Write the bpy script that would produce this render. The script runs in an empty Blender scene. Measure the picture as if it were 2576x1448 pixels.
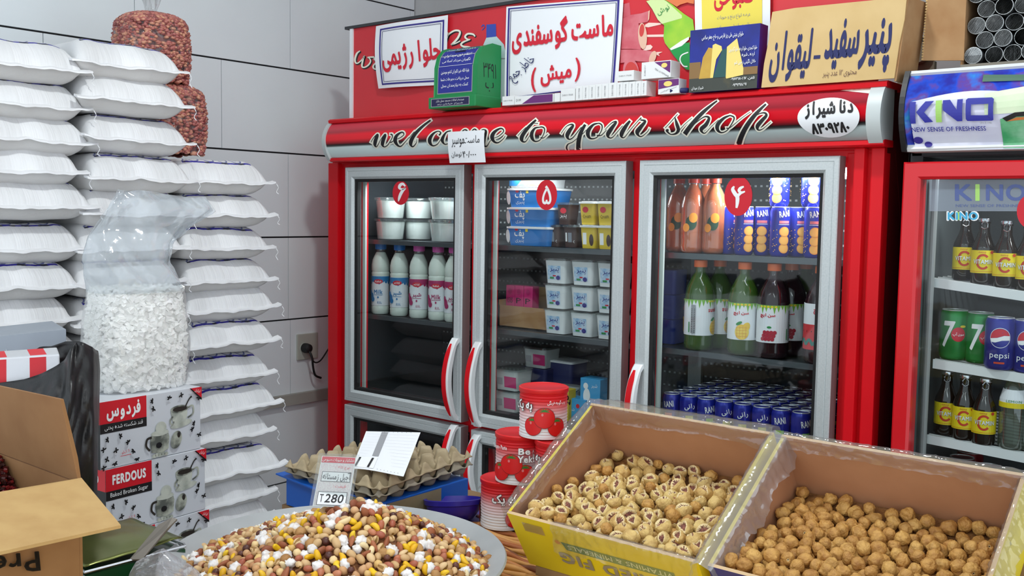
import bpy, bmesh, math, random, unicodedata
from mathutils import Vector as V, Matrix, noise as NZ
from mathutils.geometry import tessellate_polygon
RND = random.Random(11)
PI = math.pi
SC = bpy.context.scene
COL = SC.collection

# ------------------------------------------------------------------ camera
FPX = 2502.79
CAM = V((2.74853, -2.40584, 1.37471))
def _basis(yaw, pitch, roll):
    cy, sy = math.cos(yaw), math.sin(yaw)
    fw = V((-sy*math.cos(pitch), cy*math.cos(pitch), -math.sin(pitch)))
    r0 = V((cy, sy, 0)); u0 = r0.cross(fw)
    return (math.cos(roll)*r0 + math.sin(roll)*u0, -math.sin(roll)*r0 + math.cos(roll)*u0, fw)
CR, CU, CW = _basis(0.68459, 0.07594, 0.01613)
cam = bpy.data.cameras.new('camera'); cam.sensor_fit = 'HORIZONTAL'; cam.sensor_width = 36.0
cam.lens = FPX*36/2576; cam.clip_start = 0.02
co = bpy.data.objects.new('camera', cam); COL.objects.link(co)
co.matrix_world = Matrix(((CR.x, CU.x, -CW.x, CAM.x), (CR.y, CU.y, -CW.y, CAM.y), (CR.z, CU.z, -CW.z, CAM.z), (0, 0, 0, 1)))
SC.camera = co

# ------------------------------------------------------------------ world, lamps, exposure
SC.view_settings.view_transform = 'Standard'; SC.view_settings.look = 'None'
SC.view_settings.gamma = 1.0; SC.view_settings.use_curve_mapping = False
SC.view_settings.exposure = 0.12
wd = bpy.data.worlds.new('daylight'); SC.world = wd; wd.use_nodes = True
wd.node_tree.nodes['Background'].inputs[0].default_value = (0.86, 0.93, 1.0, 1)
wd.node_tree.nodes['Background'].inputs[1].default_value = 1.45
def lamp(loc, size, power, rot=(0, 0, 0), color=(1, 1, 1)):
    l = bpy.data.lights.new('ceiling_tube', 'AREA'); l.shape = 'RECTANGLE'; l.size, l.size_y = size
    l.energy = power; l.color = color
    o = bpy.data.objects.new('ceiling_tube', l); COL.objects.link(o); o.location = loc; o.rotation_euler = rot
    return o
lamp((1.50, -0.95, 2.93), (0.14, 0.14), 20, (0, 0, 0), (0.95, 1.0, 1.0))
lamp((3.3, -3.2, 2.86), (1.3, 0.3), 30, (-0.35, 0.3, 0), (0.96, 0.99, 1.0))  # unseen lamp behind the camera, added as fill
lamp((1.2, -3.4, 2.86), (1.3, 0.3), 12, (-0.3, -0.2, 0), (0.96, 0.99, 1.0))  # second unseen fill lamp, added further left

# ------------------------------------------------------------------ helpers
def at(px, py, ax, val):
    d = CR*((px-1288)/FPX) + CU*((724-py)/FPX) + CW
    return CAM + d*((val - CAM[ax])/d[ax])
def dep(px, py, z):
    return CAM + (CR*((px-1288)/FPX) + CU*((724-py)/FPX) + CW)*z
def proj(P):
    d = V(P) - CAM; z = d.dot(CW)
    return 1288 + FPX*d.dot(CR)/z, 724 - FPX*d.dot(CU)/z, z

def lin(c):
    return tuple((x/255/12.92 if x <= 10.3 else ((x/255+.055)/1.055)**2.4) for x in c[:3]) + (1.0,)
_mc = {}
def M(name, col, rough=0.5, metal=0.0, spec=0.5, var=None, bump=None, objvar=None, emit=0, trans=0, coat=0, alpha=1.0):
    if name in _mc: return _mc[name]
    m = bpy.data.materials.new(name); m.use_nodes = True; nt = m.node_tree; b = nt.nodes['Principled BSDF']
    b.inputs['Base Color'].default_value = lin(col); b.inputs['Roughness'].default_value = rough
    b.inputs['Metallic'].default_value = metal; b.inputs['Specular IOR Level'].default_value = spec
    if coat: b.inputs['Coat Weight'].default_value = coat
    if trans: b.inputs['Transmission Weight'].default_value = trans
    if alpha < 1: b.inputs['Alpha'].default_value = alpha
    if emit:
        b.inputs['Emission Color'].default_value = lin(col); b.inputs['Emission Strength'].default_value = emit
    src = None
    if var or bump:
        tc = nt.nodes.new('ShaderNodeTexCoord')
    if var:                                   # (scale, other colour, threshold lo, hi)
        n = nt.nodes.new('ShaderNodeTexNoise'); n.inputs['Scale'].default_value = var[0]; n.inputs['Detail'].default_value = 5
        r = nt.nodes.new('ShaderNodeValToRGB'); r.color_ramp.elements[0].position = var[2]; r.color_ramp.elements[1].position = var[3]
        r.color_ramp.elements[0].color = lin(col); r.color_ramp.elements[1].color = lin(var[1])
        nt.links.new(tc.outputs['Object'], n.inputs['Vector']); nt.links.new(n.outputs['Fac'], r.inputs['Fac'])
        src = r.outputs['Color']; nt.links.new(src, b.inputs['Base Color'])
    if objvar:                                # colours picked per object
        oi = nt.nodes.new('ShaderNodeObjectInfo'); r = nt.nodes.new('ShaderNodeValToRGB')
        while len(r.color_ramp.elements) < len(objvar): r.color_ramp.elements.new(0.5)
        for i, c in enumerate(objvar):
            r.color_ramp.elements[i].position = i/max(1, len(objvar)-1); r.color_ramp.elements[i].color = lin(c)
        nt.links.new(oi.outputs['Random'], r.inputs['Fac'])
        if src:
            mx = nt.nodes.new('ShaderNodeMix'); mx.data_type = 'RGBA'; mx.inputs[0].default_value = 0.5
            nt.links.new(src, mx.inputs[6]); nt.links.new(r.outputs['Color'], mx.inputs[7]); src = mx.outputs[2]
        else: src = r.outputs['Color']
        nt.links.new(src, b.inputs['Base Color'])
    if bump:
        n = nt.nodes.new('ShaderNodeTexNoise'); n.inputs['Scale'].default_value = bump[0]; n.inputs['Detail'].default_value = 4
        bp = nt.nodes.new('ShaderNodeBump'); bp.inputs['Strength'].default_value = bump[1]; bp.inputs['Distance'].default_value = bump[2] if len(bump) > 2 else 0.004
        nt.links.new(tc.outputs['Object'], n.inputs['Vector']); nt.links.new(n.outputs['Fac'], bp.inputs['Height'])
        nt.links.new(bp.outputs['Normal'], b.inputs['Normal'])
    _mc[name] = m; return m

def ramp_mat(name, axis, lo, hi, stops, rough=0.35, noise=None):
    """printed sheet whose colour bands run along one axis of the part"""
    if name in _mc: return _mc[name]
    m = bpy.data.materials.new(name); m.use_nodes = True; nt = m.node_tree; b = nt.nodes['Principled BSDF']
    b.inputs['Roughness'].default_value = rough+.08; b.inputs['Specular IOR Level'].default_value = .25
    tc = nt.nodes.new('ShaderNodeTexCoord'); sp = nt.nodes.new('ShaderNodeSeparateXYZ'); mr = nt.nodes.new('ShaderNodeMapRange')
    mr.inputs[1].default_value = lo; mr.inputs[2].default_value = hi
    r = nt.nodes.new('ShaderNodeValToRGB')
    while len(r.color_ramp.elements) < len(stops): r.color_ramp.elements.new(0.5)
    for e, (p, c) in zip(r.color_ramp.elements, stops): e.position = p; e.color = lin(c)
    nt.links.new(tc.outputs['Object'], sp.inputs[0]); nt.links.new(sp.outputs[axis], mr.inputs[0])
    src = mr.outputs[0]
    if noise:
        n = nt.nodes.new('ShaderNodeTexNoise'); n.inputs['Scale'].default_value = noise[0]
        mp = nt.nodes.new('ShaderNodeMapping'); mp.inputs['Scale'].default_value = noise[2]
        ma = nt.nodes.new('ShaderNodeMath'); ma.operation = 'MULTIPLY_ADD'; ma.inputs[1].default_value = noise[1]
        sb = nt.nodes.new('ShaderNodeMath'); sb.operation = 'SUBTRACT'; sb.inputs[1].default_value = 0.5
        nt.links.new(tc.outputs['Object'], mp.inputs[0]); nt.links.new(mp.outputs[0], n.inputs['Vector'])
        nt.links.new(n.outputs['Fac'], sb.inputs[0]); nt.links.new(sb.outputs[0], ma.inputs[0]); nt.links.new(src, ma.inputs[2]); src = ma.outputs[0]
    nt.links.new(src, r.inputs['Fac']); nt.links.new(r.outputs['Color'], b.inputs['Base Color'])
    _mc[name] = m; return m

def clear(name, tint=(240, 245, 245), gloss=0.08, edge=0.5, haze=0.0, hazecol=(235, 240, 245), rough=0.03, bump=None):
    """thin see-through sheet: pane, film, bag"""
    if name in _mc: return _mc[name]
    m = bpy.data.materials.new(name); m.use_nodes = True; nt = m.node_tree; nt.nodes.clear()
    out = nt.nodes.new('ShaderNodeOutputMaterial'); t = nt.nodes.new('ShaderNodeBsdfTransparent'); t.inputs[0].default_value = lin(tint)
    g = nt.nodes.new('ShaderNodeBsdfGlossy'); g.inputs['Roughness'].default_value = rough
    lw = nt.nodes.new('ShaderNodeLayerWeight'); lw.inputs[0].default_value = 0.35
    mr = nt.nodes.new('ShaderNodeMapRange'); mr.inputs[3].default_value = gloss; mr.inputs[4].default_value = edge
    nt.links.new(lw.outputs['Facing'], mr.inputs[0])
    src = t.outputs[0]
    if haze:
        d = nt.nodes.new('ShaderNodeBsdfDiffuse'); d.inputs[0].default_value = lin(hazecol)
        tl = nt.nodes.new('ShaderNodeBsdfTranslucent'); tl.inputs[0].default_value = lin(hazecol)
        a = nt.nodes.new('ShaderNodeMixShader'); a.inputs[0].default_value = 0.5
        nt.links.new(d.outputs[0], a.inputs[1]); nt.links.new(tl.outputs[0], a.inputs[2])
        h = nt.nodes.new('ShaderNodeMixShader'); h.inputs[0].default_value = haze
        nt.links.new(t.outputs[0], h.inputs[1]); nt.links.new(a.outputs[0], h.inputs[2]); src = h.outputs[0]
    mx = nt.nodes.new('ShaderNodeMixShader'); nt.links.new(mr.outputs[0], mx.inputs[0])
    nt.links.new(src, mx.inputs[1]); nt.links.new(g.outputs[0], mx.inputs[2]); nt.links.new(mx.outputs[0], out.inputs[0])
    if bump:
        tc = nt.nodes.new('ShaderNodeTexCoord'); n = nt.nodes.new('ShaderNodeTexNoise'); n.inputs['Scale'].default_value = bump[0]
        bp = nt.nodes.new('ShaderNodeBump'); bp.inputs['Strength'].default_value = bump[1]; bp.inputs['Distance'].default_value = 0.01
        nt.links.new(tc.outputs['Object'], n.inputs['Vector']); nt.links.new(n.outputs['Fac'], bp.inputs['Height'])
        nt.links.new(bp.outputs[0], g.inputs['Normal'])
    _mc[name] = m; return m

class G:
    """collects faces of several materials and links them as ONE mesh object"""
    def __init__(s): s.v = []; s.f = []; s.m = []; s.mats = []
    def mi(s, m):
        if m not in s.mats: s.mats.append(m)
        return s.mats.index(m)
    def add(s, vs, fs, m):
        b = len(s.v); i = s.mi(m); s.v += [tuple(v) for v in vs]
        for f in fs: s.f.append(tuple(b+k for k in f)); s.m.append(i)
        return s
    def box(s, c, d, m, rot=None):
        c = V(c); vs = []
        for z in (-.5, .5):
            for y in (-.5, .5):
                for x in (-.5, .5):
                    p = V((x*d[0], y*d[1], z*d[2]))
                    if rot: p = rot @ p
                    vs.append(c+p)
        return s.add(vs, [(0, 2, 3, 1), (4, 5, 7, 6), (0, 1, 5, 4), (2, 6, 7, 3), (0, 4, 6, 2), (1, 3, 7, 5)], m)
    def box2(s, a, b, m):
        return s.box([(a[i]+b[i])/2 for i in range(3)], [abs(b[i]-a[i]) for i in range(3)], m)
    def quad(s, a, b, c, d, m): return s.add([a, b, c, d], [(0, 1, 2, 3)], m)
    def slab(s, pts, n, t, m):
        """a flat polygon given thickness t along n"""
        n = V(n).normalized()*t; k = len(pts); a = [V(p) for p in pts]; vs = a+[p+n for p in a]
        fs = [tuple(range(k)), tuple(range(2*k-1, k-1, -1))]+[(i, i+k, (i+1) % k+k, (i+1) % k) for i in range(k)]
        return s.add(vs, fs, m)
    def lathe(s, prof, m, n=24, o=(0, 0, 0), rot=None, squash=None):
        """prof: (r, z[, material]) from bottom to top"""
        o = V(o); vs = []
        for p in prof:
            for k in range(n):
                a = 2*PI*k/n; q = V((p[0]*math.cos(a), p[0]*math.sin(a), p[1]))
                if squash: q = V((q.x*squash[0], q.y*squash[1], q.z))
                if rot: q = rot @ q
                vs.append(o+q)
        b = len(s.v); s.v += [tuple(v) for v in vs]
        for i in range(len(prof)-1):
            mm = s.mi(prof[i+1][2] if len(prof[i+1]) > 2 else m)
            for k in range(n):
                k2 = (k+1) % n; s.f.append((b+i*n+k, b+i*n+k2, b+(i+1)*n+k2, b+(i+1)*n+k)); s.m.append(mm)
        for i, fl in ((0, 1), (len(prof)-1, 0)):
            if prof[i][0] > 1e-5:
                r = [b+i*n+k for k in range(n)]; s.f.append(tuple(reversed(r)) if fl else tuple(r))
                s.m.append(s.mi(prof[i][2] if len(prof[i]) > 2 else m))
        return s
    def tube(s, path, r, m, n=8, closed=False):
        P = [V(p) for p in path]; k = len(P); b = len(s.v); i0 = s.mi(m)
        for i, p in enumerate(P):
            t = (P[(i+1) % k]-P[i-1]) if closed else (P[min(i+1, k-1)]-P[max(i-1, 0)])
            t.normalize(); a = t.cross(V((0, 0, 1)))
            if a.length < 1e-3: a = t.cross(V((0, 1, 0)))
            a.normalize(); c = t.cross(a); rr = r[i] if isinstance(r, (list, tuple)) else r
            for j in range(n):
                g = 2*PI*j/n; s.v.append(tuple(p+(a*math.cos(g)+c*math.sin(g))*rr))
        for i in range(k if closed else k-1):
            i2 = (i+1) % k
            for j in range(n):
                s.f.append((b+i*n+j, b+i2*n+j, b+i2*n+(j+1) % n, b+i*n+(j+1) % n)); s.m.append(i0)
        if not closed:
            s.f.append(tuple(b+j for j in range(n))); s.m.append(i0)
            s.f.append(tuple(b+(k-1)*n+j for j in reversed(range(n)))); s.m.append(i0)
        return s
    def grid(s, nu, nv, fn, m, mfn=None):
        b = len(s.v)
        for j in range(nv+1):
            for i in range(nu+1): s.v.append(tuple(fn(i/nu, j/nv)))
        for j in range(nv):
            for i in range(nu):
                q = b+j*(nu+1)+i; s.f.append((q, q+1, q+nu+2, q+nu+1))
                s.m.append(s.mi(mfn((i+.5)/nu, (j+.5)/nv) if mfn else m))
        return s
    def build(s, name, parent=None, smooth=False, bevel=0, world=False, auto=None, link=True):
        me = bpy.data.meshes.new(name)
        vs = s.v
        if world and parent is not None:
            o = parent.location; vs = [(x-o.x, y-o.y, z-o.z) for x, y, z in s.v]
        me.from_pydata(vs, [], s.f)
        for m in s.mats: me.materials.append(m)
        me.polygons.foreach_set('material_index', s.m)
        if bevel:
            bm = bmesh.new(); bm.from_mesh(me); bmesh.ops.remove_doubles(bm, verts=bm.verts, dist=1e-5)
            es = [e for e in bm.edges if len(e.link_faces) == 2 and e.calc_face_angle(0) > 0.6]
            bmesh.ops.bevel(bm, geom=es, offset=bevel, segments=2, affect='EDGES', profile=0.6, clamp_overlap=True)
            bm.to_mesh(me); bm.free()
        if smooth or auto:
            me.polygons.foreach_set('use_smooth', [True]*len(me.polygons))
            if auto:
                bm = bmesh.new(); bm.from_mesh(me)
                for e in bm.edges:
                    if len(e.link_faces) == 2 and e.calc_face_angle(0) > auto: e.smooth = False
                bm.to_mesh(me); bm.free()
        me.update()
        ob = bpy.data.objects.new(name, me)
        if link: COL.objects.link(ob)
        if parent is not None: ob.parent = parent
        return ob

def tag(o, label=None, cat=None, group=None, kind=None):
    for k, v in (('label', label), ('category', cat), ('group', group), ('kind', kind)):
        if v: o[k] = v
    return o
def thing(name, label, cat, loc=(0, 0, 0), rotz=0, group=None):
    o = bpy.data.objects.new(name, None); COL.objects.link(o); o.empty_display_size = 0.05
    o.location = loc; o.rotation_euler = (0, 0, rotz)
    return tag(o, label, cat, group)
def struct(g, name, **k):
    o = g.build(name, **k); o['kind'] = 'structure'; return o
def dup(root, loc, rot=None, label=None, group=None, scale=None):
    c = root.copy(); COL.objects.link(c); c.location = loc
    if rot is not None: c.rotation_euler = rot if hasattr(rot, '__len__') else (0, 0, rot)
    if scale: c.scale = scale if hasattr(scale, '__len__') else (scale,)*3
    if label: c['label'] = label
    if group: c['group'] = group
    for ch in KIDS.get(root.name, ()):
        d = ch.copy(); COL.objects.link(d); d.parent = c
        for g2 in KIDS.get(ch.name, ()):
            e = g2.copy(); COL.objects.link(e); e.parent = d
    return c
KIDS = {}
def kids(o, *ch):
    KIDS.setdefault(o.name, []).extend(ch); return o

# ---- lettering
_FORM = {}
for _c in list(range(0xFB50, 0xFE00))+list(range(0xFE70, 0xFEFF)):
    _d = unicodedata.decomposition(chr(_c)).split()
    if len(_d) == 2 and _d[0] in ('<isolated>', '<final>', '<initial>', '<medial>'):
        _FORM.setdefault(int(_d[1], 16), {}).setdefault({'is': 's', 'fi': 'f', 'in': 'i', 'me': 'm'}[_d[0][1:3]], chr(_c))
def _shape(w):
    cs = list(w); out = []; i = 0
    def dual(ch): return 'i' in _FORM.get(ord(ch), {})
    prev = None
    while i < len(cs):
        c = cs[i]; f = _FORM.get(ord(c))
        if c == '\u0644' and i+1 < len(cs) and cs[i+1] == '\u0627':
            out.append('\ufefc' if prev and dual(prev) else '\ufefb'); prev = cs[i+1]; i += 2; out.append('\u200a'); continue
        if not f: out.append(c); prev = None; i += 1; continue
        nx = cs[i+1] if i+1 < len(cs) else None
        jp = prev is not None and dual(prev) and 'f' in f
        jn = nx is not None and dual(c) and 'f' in _FORM.get(ord(nx), {})
        k = 'm' if jp and jn else 'f' if jp else 'i' if jn else 's'
        out.append(f.get(k) or f.get('s') or c); prev = c; i += 1
        if nx is not None and not dual(c): out.append('\u200a')
    return ''.join(reversed(out))
def fa(s):
    if not any('\u0600' <= c <= '\u06ff' for c in s): return s
    ws = s.split(' ')
    return ' '.join(w if all(ch in '۰۱۲۳۴۵۶۷۸۹/' for ch in w) else _shape(w) for w in reversed(ws))
_tx = {}; _gl = {}; _gw = {}
def _curve(body, res):
    c = bpy.data.curves.new('t', 'FONT'); c.body = body; c.resolution_u = res; c.fill_mode = 'FRONT'
    o = bpy.data.objects.new('t', c); COL.objects.link(o)
    dg = bpy.context.evaluated_depsgraph_get(); dg.update()
    e = o.evaluated_get(dg); me = e.to_mesh()
    vs = [(v.co.x, v.co.y) for v in me.vertices]; fs = [tuple(p.vertices) for p in me.polygons]
    e.to_mesh_clear(); bpy.data.objects.remove(o); bpy.data.curves.remove(c); return vs, fs
def glyph(ch, res):
    k = (ch, res)
    if k not in _gl:
        vs, fs = _curve(ch, res) if ch not in ' \u200a' else ([], [])
        if ch not in _gw: _gw[ch] = max(v[0] for v in _curve(ch+'|', 1)[0]) - _BAR
        w = _gw[ch]
        _gl[k] = (vs, fs, w)
    return _gl[k]
E_ = [(.02, 0), (.11, 0), (.285, .68), (.20, .68), (.38, 0), (.47, 0), (.29, .68), (.205, .68)]
for _r in (1, 2, 3, 4):
    _q = [(.27+.20*k_*math.cos(PI*i/9), .22+.21*k_*math.sin(PI*i/9)+(.10*k_*k_ if i == 5 else 0)) for k_ in (1, .5) for i in range(18)]
    _gl[('\ufee9', _r)] = (_q, [(i, (i+1) % 18, 18+(i+1) % 18, 18+i) for i in range(18)], .54)
    for _c, _s in (('۸', 0), ('۷', 1)): _gl[(_c, _r)] = ([(x, .68-y if _s else y) for x, y in E_], [(0, 1, 2, 3), (4, 5, 6, 7)], .52)
_BAR = max(v[0] for v in _curve('|', 1)[0])
for _c in set(c for d in _FORM.items() if 0x621 <= d[0] <= 0x6cc for c in d[1].values()) | set('۰۱۲۳۴۵۶۷۸۹،: abcdefghiklmnoprstuvwyABCDEFGHIKLMNOPRSTUVXY0123456789&()ـ\ufefb\ufefc'):
    for _r in (1, 2, 3, 4): glyph(_c, _r)
def text2d(s, off=0.0, res=2):
    """each glyph is filled on its own; a bolder weight is made of slightly shifted copies"""
    k = (s, off, res)
    if k in _tx: return _tx[k]
    vs, fs, x = [], [], 0.0; n = 0 if off < .004 else 4 if (off < .018 or res < 2) else 8
    sh = [(0, 0)]+[(off*math.cos(2*PI*i/n+.4), off*math.sin(2*PI*i/n+.4)) for i in range(n)]
    lat = not any('\u0600' <= c <= '\u06ff' for c in s)
    for ch in fa(s):
        if ch == '\u200a': x += .05+2.2*off; continue
        g_, f_, w = glyph(ch, res)
        for li, (dx, dy) in enumerate(sh if g_ else ()):
            b = len(vs); vs += [(p[0]+x+dx, p[1]+dy, li) for p in g_]; fs += [tuple(i+b for i in f) for f in f_]
        x += w+(off*1.6 if lat else 0)
    xs = [v[0] for v in vs] or [0]; ys = [v[1] for v in vs] or [0]
    x0, x1, y0, y1 = min(xs), max(xs), min(ys), max(ys)
    vs = [((q-x0)/max(1e-6, x1-x0), (y-y0)/max(1e-6, y1-y0), li) for q, y, li in vs]
    _tx[k] = (vs, fs, (x1-x0)/max(1e-6, y1-y0)); return _tx[k]

def spline(pts, n=6):
    """Catmull-Rom through tuples of any length"""
    out = []; k = len(pts)
    for i in range(k-1):
        a, b, c, d = pts[max(i-1, 0)], pts[i], pts[i+1], pts[min(i+2, k-1)]
        for j in range(n):
            t = j/n
            out.append(tuple(.5*(2*q+(r-p)*t+(2*p-5*q+4*r-s_)*t*t+(3*q-p-3*r+s_)*t**3) for p, q, r, s_ in zip(a, b, c, d)))
    out.append(tuple(pts[-1])); return out

def subdiv(vs, fs, mx, ly=True):
    """cut flat faces so that no edge is longer than mx (lets a print follow a curve)"""
    vs = [(v[0], v[1], v[2] if len(v) > 2 and ly else 0) for v in vs]; mid = {}; out = []; st = []
    for f in fs: st += [(f[0], f[i], f[i+1]) for i in range(1, len(f)-1)]
    def ln(a, b): return math.hypot(vs[a][0]-vs[b][0], vs[a][1]-vs[b][1])
    while st:
        t = st.pop(); L = [ln(t[i], t[(i+1) % 3]) for i in range(3)]; k = L.index(max(L))
        if L[k] <= mx: out.append(t); continue
        a, b, c = t[k], t[(k+1) % 3], t[(k+2) % 3]; key = (min(a, b), max(a, b))
        if key not in mid: mid[key] = len(vs); vs.append(tuple((p+q)/2 for p, q in zip(vs[a], vs[b])))
        m = mid[key]; st += [(a, m, c), (m, b, c)]
    return vs, out
class Art:
    """flat print on a surface: fn(u, v, h) -> point h above the surface.  down=True when v grows downwards"""
    def __init__(s, g, fn, down=False, h=0.0005, step=0.00025):
        s.g = g; s.fn = fn; s.sg = -1 if down else 1; s.h = h; s.st = step
    def _put(s, vs, fs, m):
        mx = getattr(s.fn, 'maxe', None)
        if mx: vs, fs = subdiv(vs, fs, mx)
        s.g.add([s.fn(p[0], p[1], s.h+(p[2]*5e-5 if len(p) > 2 else 0)) for p in vs], fs, m)
    def up(s): s.h += s.st; return s
    def poly(s, pts, m, up=True):
        t = tessellate_polygon([[V((p[0], p[1], 0)) for p in pts]])
        s._put(pts, [tuple(f) for f in t], m)
        if up: s.up()
        return s
    def rect(s, u0, v0, u1, v1, m, n=1, up=True):
        q = n if (v1-v0) > (u1-u0)*4 else 1
        vs = [(u0+(u1-u0)*i/n, v0+(v1-v0)*j/q) for j in range(q+1) for i in range(n+1)]
        s._put(vs, [(j*(n+1)+i, j*(n+1)+i+1, j*(n+1)+n+2+i, j*(n+1)+n+1+i) for j in range(q) for i in range(n)], m)
        if up: s.up()
        return s
    def frame(s, u0, v0, u1, v1, wu, wv, m):
        for a in ((u0, v0, u1, v0+wv), (u0, v1-wv, u1, v1), (u0, v0, u0+wu, v1), (u1-wu, v0, u1, v1)): s.rect(*a, m, n=12, up=False)
        return s.up()
    def ell(s, u, v, ru, rv, m, n=24, rot=0, up=True):
        ca, sa = math.cos(rot), math.sin(rot)
        pts = []
        for k in range(n):
            a = 2*PI*k/n; x, y = ru*math.cos(a), rv*math.sin(a); pts.append((u+x*ca-y*sa, v+x*sa+y*ca))
        R_ = 5; vs = [(u, v)]; fs = [(0, 1+k, 1+(k+1) % n) for k in range(n)]
        for j in range(1, R_+1): vs += [(u+(x-u)*j/R_, v+(y-v)*j/R_) for x, y in pts]
        for j in range(R_-1):
            fs += [(1+j*n+k, 1+j*n+n+k, 1+j*n+n+(k+1) % n, 1+j*n+(k+1) % n) for k in range(n)]
        s._put(vs, fs, m)
        if up: s.up()
        return s
    def text(s, t, u, v, w, h, m, off=0.0, rot=0, shear=0, res=2, flip=False, up=True):
        vs, fs, asp = text2d(t, off, res)
        if w is None: w = h*asp
        ca, sa = math.cos(rot), math.sin(rot); o = []
        for x, y, li in vs:
            x = (x-.5)*w; y = (y-.5)*h*s.sg
            if flip: x, y = -x, -y
            x += shear*y
            o.append((u+x*ca-y*sa, v+x*sa+y*ca, li))
        s._put(o, fs, m)
        if up: s.up()
        return s
    def pen(s, pts, m, n=6, grow=0, up=True, asp=1.0):
        p = spline(pts, n) if len(pts) > 2 else list(pts); vs = []
        for i, q in enumerate(p):
            a, b = p[max(i-1, 0)], p[min(i+1, len(p)-1)]; dx, dy = b[0]-a[0], b[1]-a[1]; L = math.hypot(dx, dy) or 1
            w = max(q[2], .0)/2+grow; ex = ey = 0
            if grow and i in (0, len(p)-1):
                k = -grow if i == 0 else grow; ex, ey = dx/L*k, dy/L*k
            vs += [(q[0]+ex-dy/L*w, q[1]+ey+dx/L*w), (q[0]+ex+dy/L*w, q[1]+ey-dx/L*w)]
        s._put(vs, [(2*i, 2*i+1, 2*i+3, 2*i+2) for i in range(len(p)-1)], m)
        if up: s.up()
        return s

def quadmap(tl, tr, br, bl):
    tl, tr, br, bl = map(V, (tl, tr, br, bl)); n = (tr-tl).cross(tl-bl).normalized()
    def fn(u, v, h):
        return (tl*(1-u)+tr*u)*(1-v)+(bl*(1-u)+br*u)*v+n*h
    fn.n = n; fn.c = (tl, tr, br, bl); return fn
def pxquad(pts, ax, val): return quadmap(*[at(x, y, ax, val) for x, y in pts])
def ypix(Y):
    def fn(px, py, h): return at(px, py, 1, Y) + V((0, -h, 0))
    return fn
def cylmap(r, o=(0, 0, 0), a0=-PI/2):
    """u: arc length round a vertical cylinder counted from a0, v: height"""
    o = V(o)
    def fn(u, v, h):
        a = a0+u/r; return o+V(((r+h)*math.cos(a), (r+h)*math.sin(a), v))
    fn.maxe = r*.26
    return fn
# ------------------------------------------------------------------ common materials
RED = M('red_enamel', (222, 16, 30), 0.4, spec=.25, var=(3, (208, 13, 27), .4, .7))
RED_SHADE = M('red_shaded_side', (104, 10, 18), 0.5)  # darkened red: puts the shade on the cooler's right side into its colour
ALU = M('brushed_aluminium', (200, 207, 208), 0.42, 0.2, var=(220, (188, 196, 198), .35, .7))
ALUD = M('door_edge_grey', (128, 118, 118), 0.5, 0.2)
BLK = M('black_rubber', (18, 18, 19), 0.6)
DGR = M('dark_grey', (44, 47, 50), 0.5)
LIN = M('fridge_liner', (72, 80, 86), 0.35, 0.2)
GRY = M('grey_plastic', (150, 154, 154), 0.5)
WHT = M('white_plastic', (226, 229, 230), 0.4)
WHP = M('white_paper', (233, 236, 240), 0.75)
CRM = M('cream_print', (236, 236, 220), 0.6)
INK = M('black_print', (20, 20, 24), 0.55)
PRED = M('red_print', (206, 26, 50), 0.55)
PBLU = M('blue_print', (48, 40, 130), 0.6)
PNAV = M('navy_print', (28, 34, 92), 0.6)
PWHT = M('white_print', (240, 242, 242), 0.55)
PGRY = M('grey_print', (150, 152, 156), 0.6)
PYEL = M('yellow_print', (238, 208, 40), 0.55)
PGRN = M('green_print', (40, 140, 70), 0.55)
KRAFT = M('kraft_card', (178, 140, 98), 0.85, var=(14, (160, 116, 74), .35, .7))
KRAFTL = M('pale_card', (205, 172, 118), 0.85, var=(18, (190, 156, 104), .35, .7))
CHROME = M('chrome', (205, 208, 212), 0.22, 1.0)
PANE = clear('door_glass', (236, 243, 243), 0.02, 0.28)
FILM = clear('clear_film', (247, 247, 248), 0.05, 0.38, haze=0.10, rough=0.10, bump=(38, 0.5))
FILMW = clear('white_film', (247, 247, 248), 0.12, 0.5, haze=0.30, rough=0.12, bump=(22, 0.7))

def dots_mat(name, base, dot, sx, sz, r, zrow):
    m = bpy.data.materials.new(name); m.use_nodes = True; nt = m.node_tree; b = nt.nodes['Principled BSDF']; b.inputs['Roughness'].default_value = .45
    tc = nt.nodes.new('ShaderNodeTexCoord'); sp = nt.nodes.new('ShaderNodeSeparateXYZ'); nt.links.new(tc.outputs['Object'], sp.inputs[0])
    def mth(op, a, bb):
        n = nt.nodes.new('ShaderNodeMath'); n.operation = op
        for i, q in enumerate((a, bb)):
            if hasattr(q, 'links'): nt.links.new(q, n.inputs[i])
            else: n.inputs[i].default_value = q
        return n.outputs[0]
    fx = mth('PINGPONG', sp.outputs[0], sx/2); fz = mth('PINGPONG', sp.outputs[2], sz/2)
    k = mth('MULTIPLY', mth('LESS_THAN', fx, r), mth('LESS_THAN', fz, r*.8))
    mx = nt.nodes.new('ShaderNodeMix'); mx.data_type = 'RGBA'; mx.inputs[6].default_value = lin(base); mx.inputs[7].default_value = lin(dot)
    nt.links.new(k, mx.inputs[0]); nt.links.new(mx.outputs[2], b.inputs['Base Color']); return m

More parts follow.
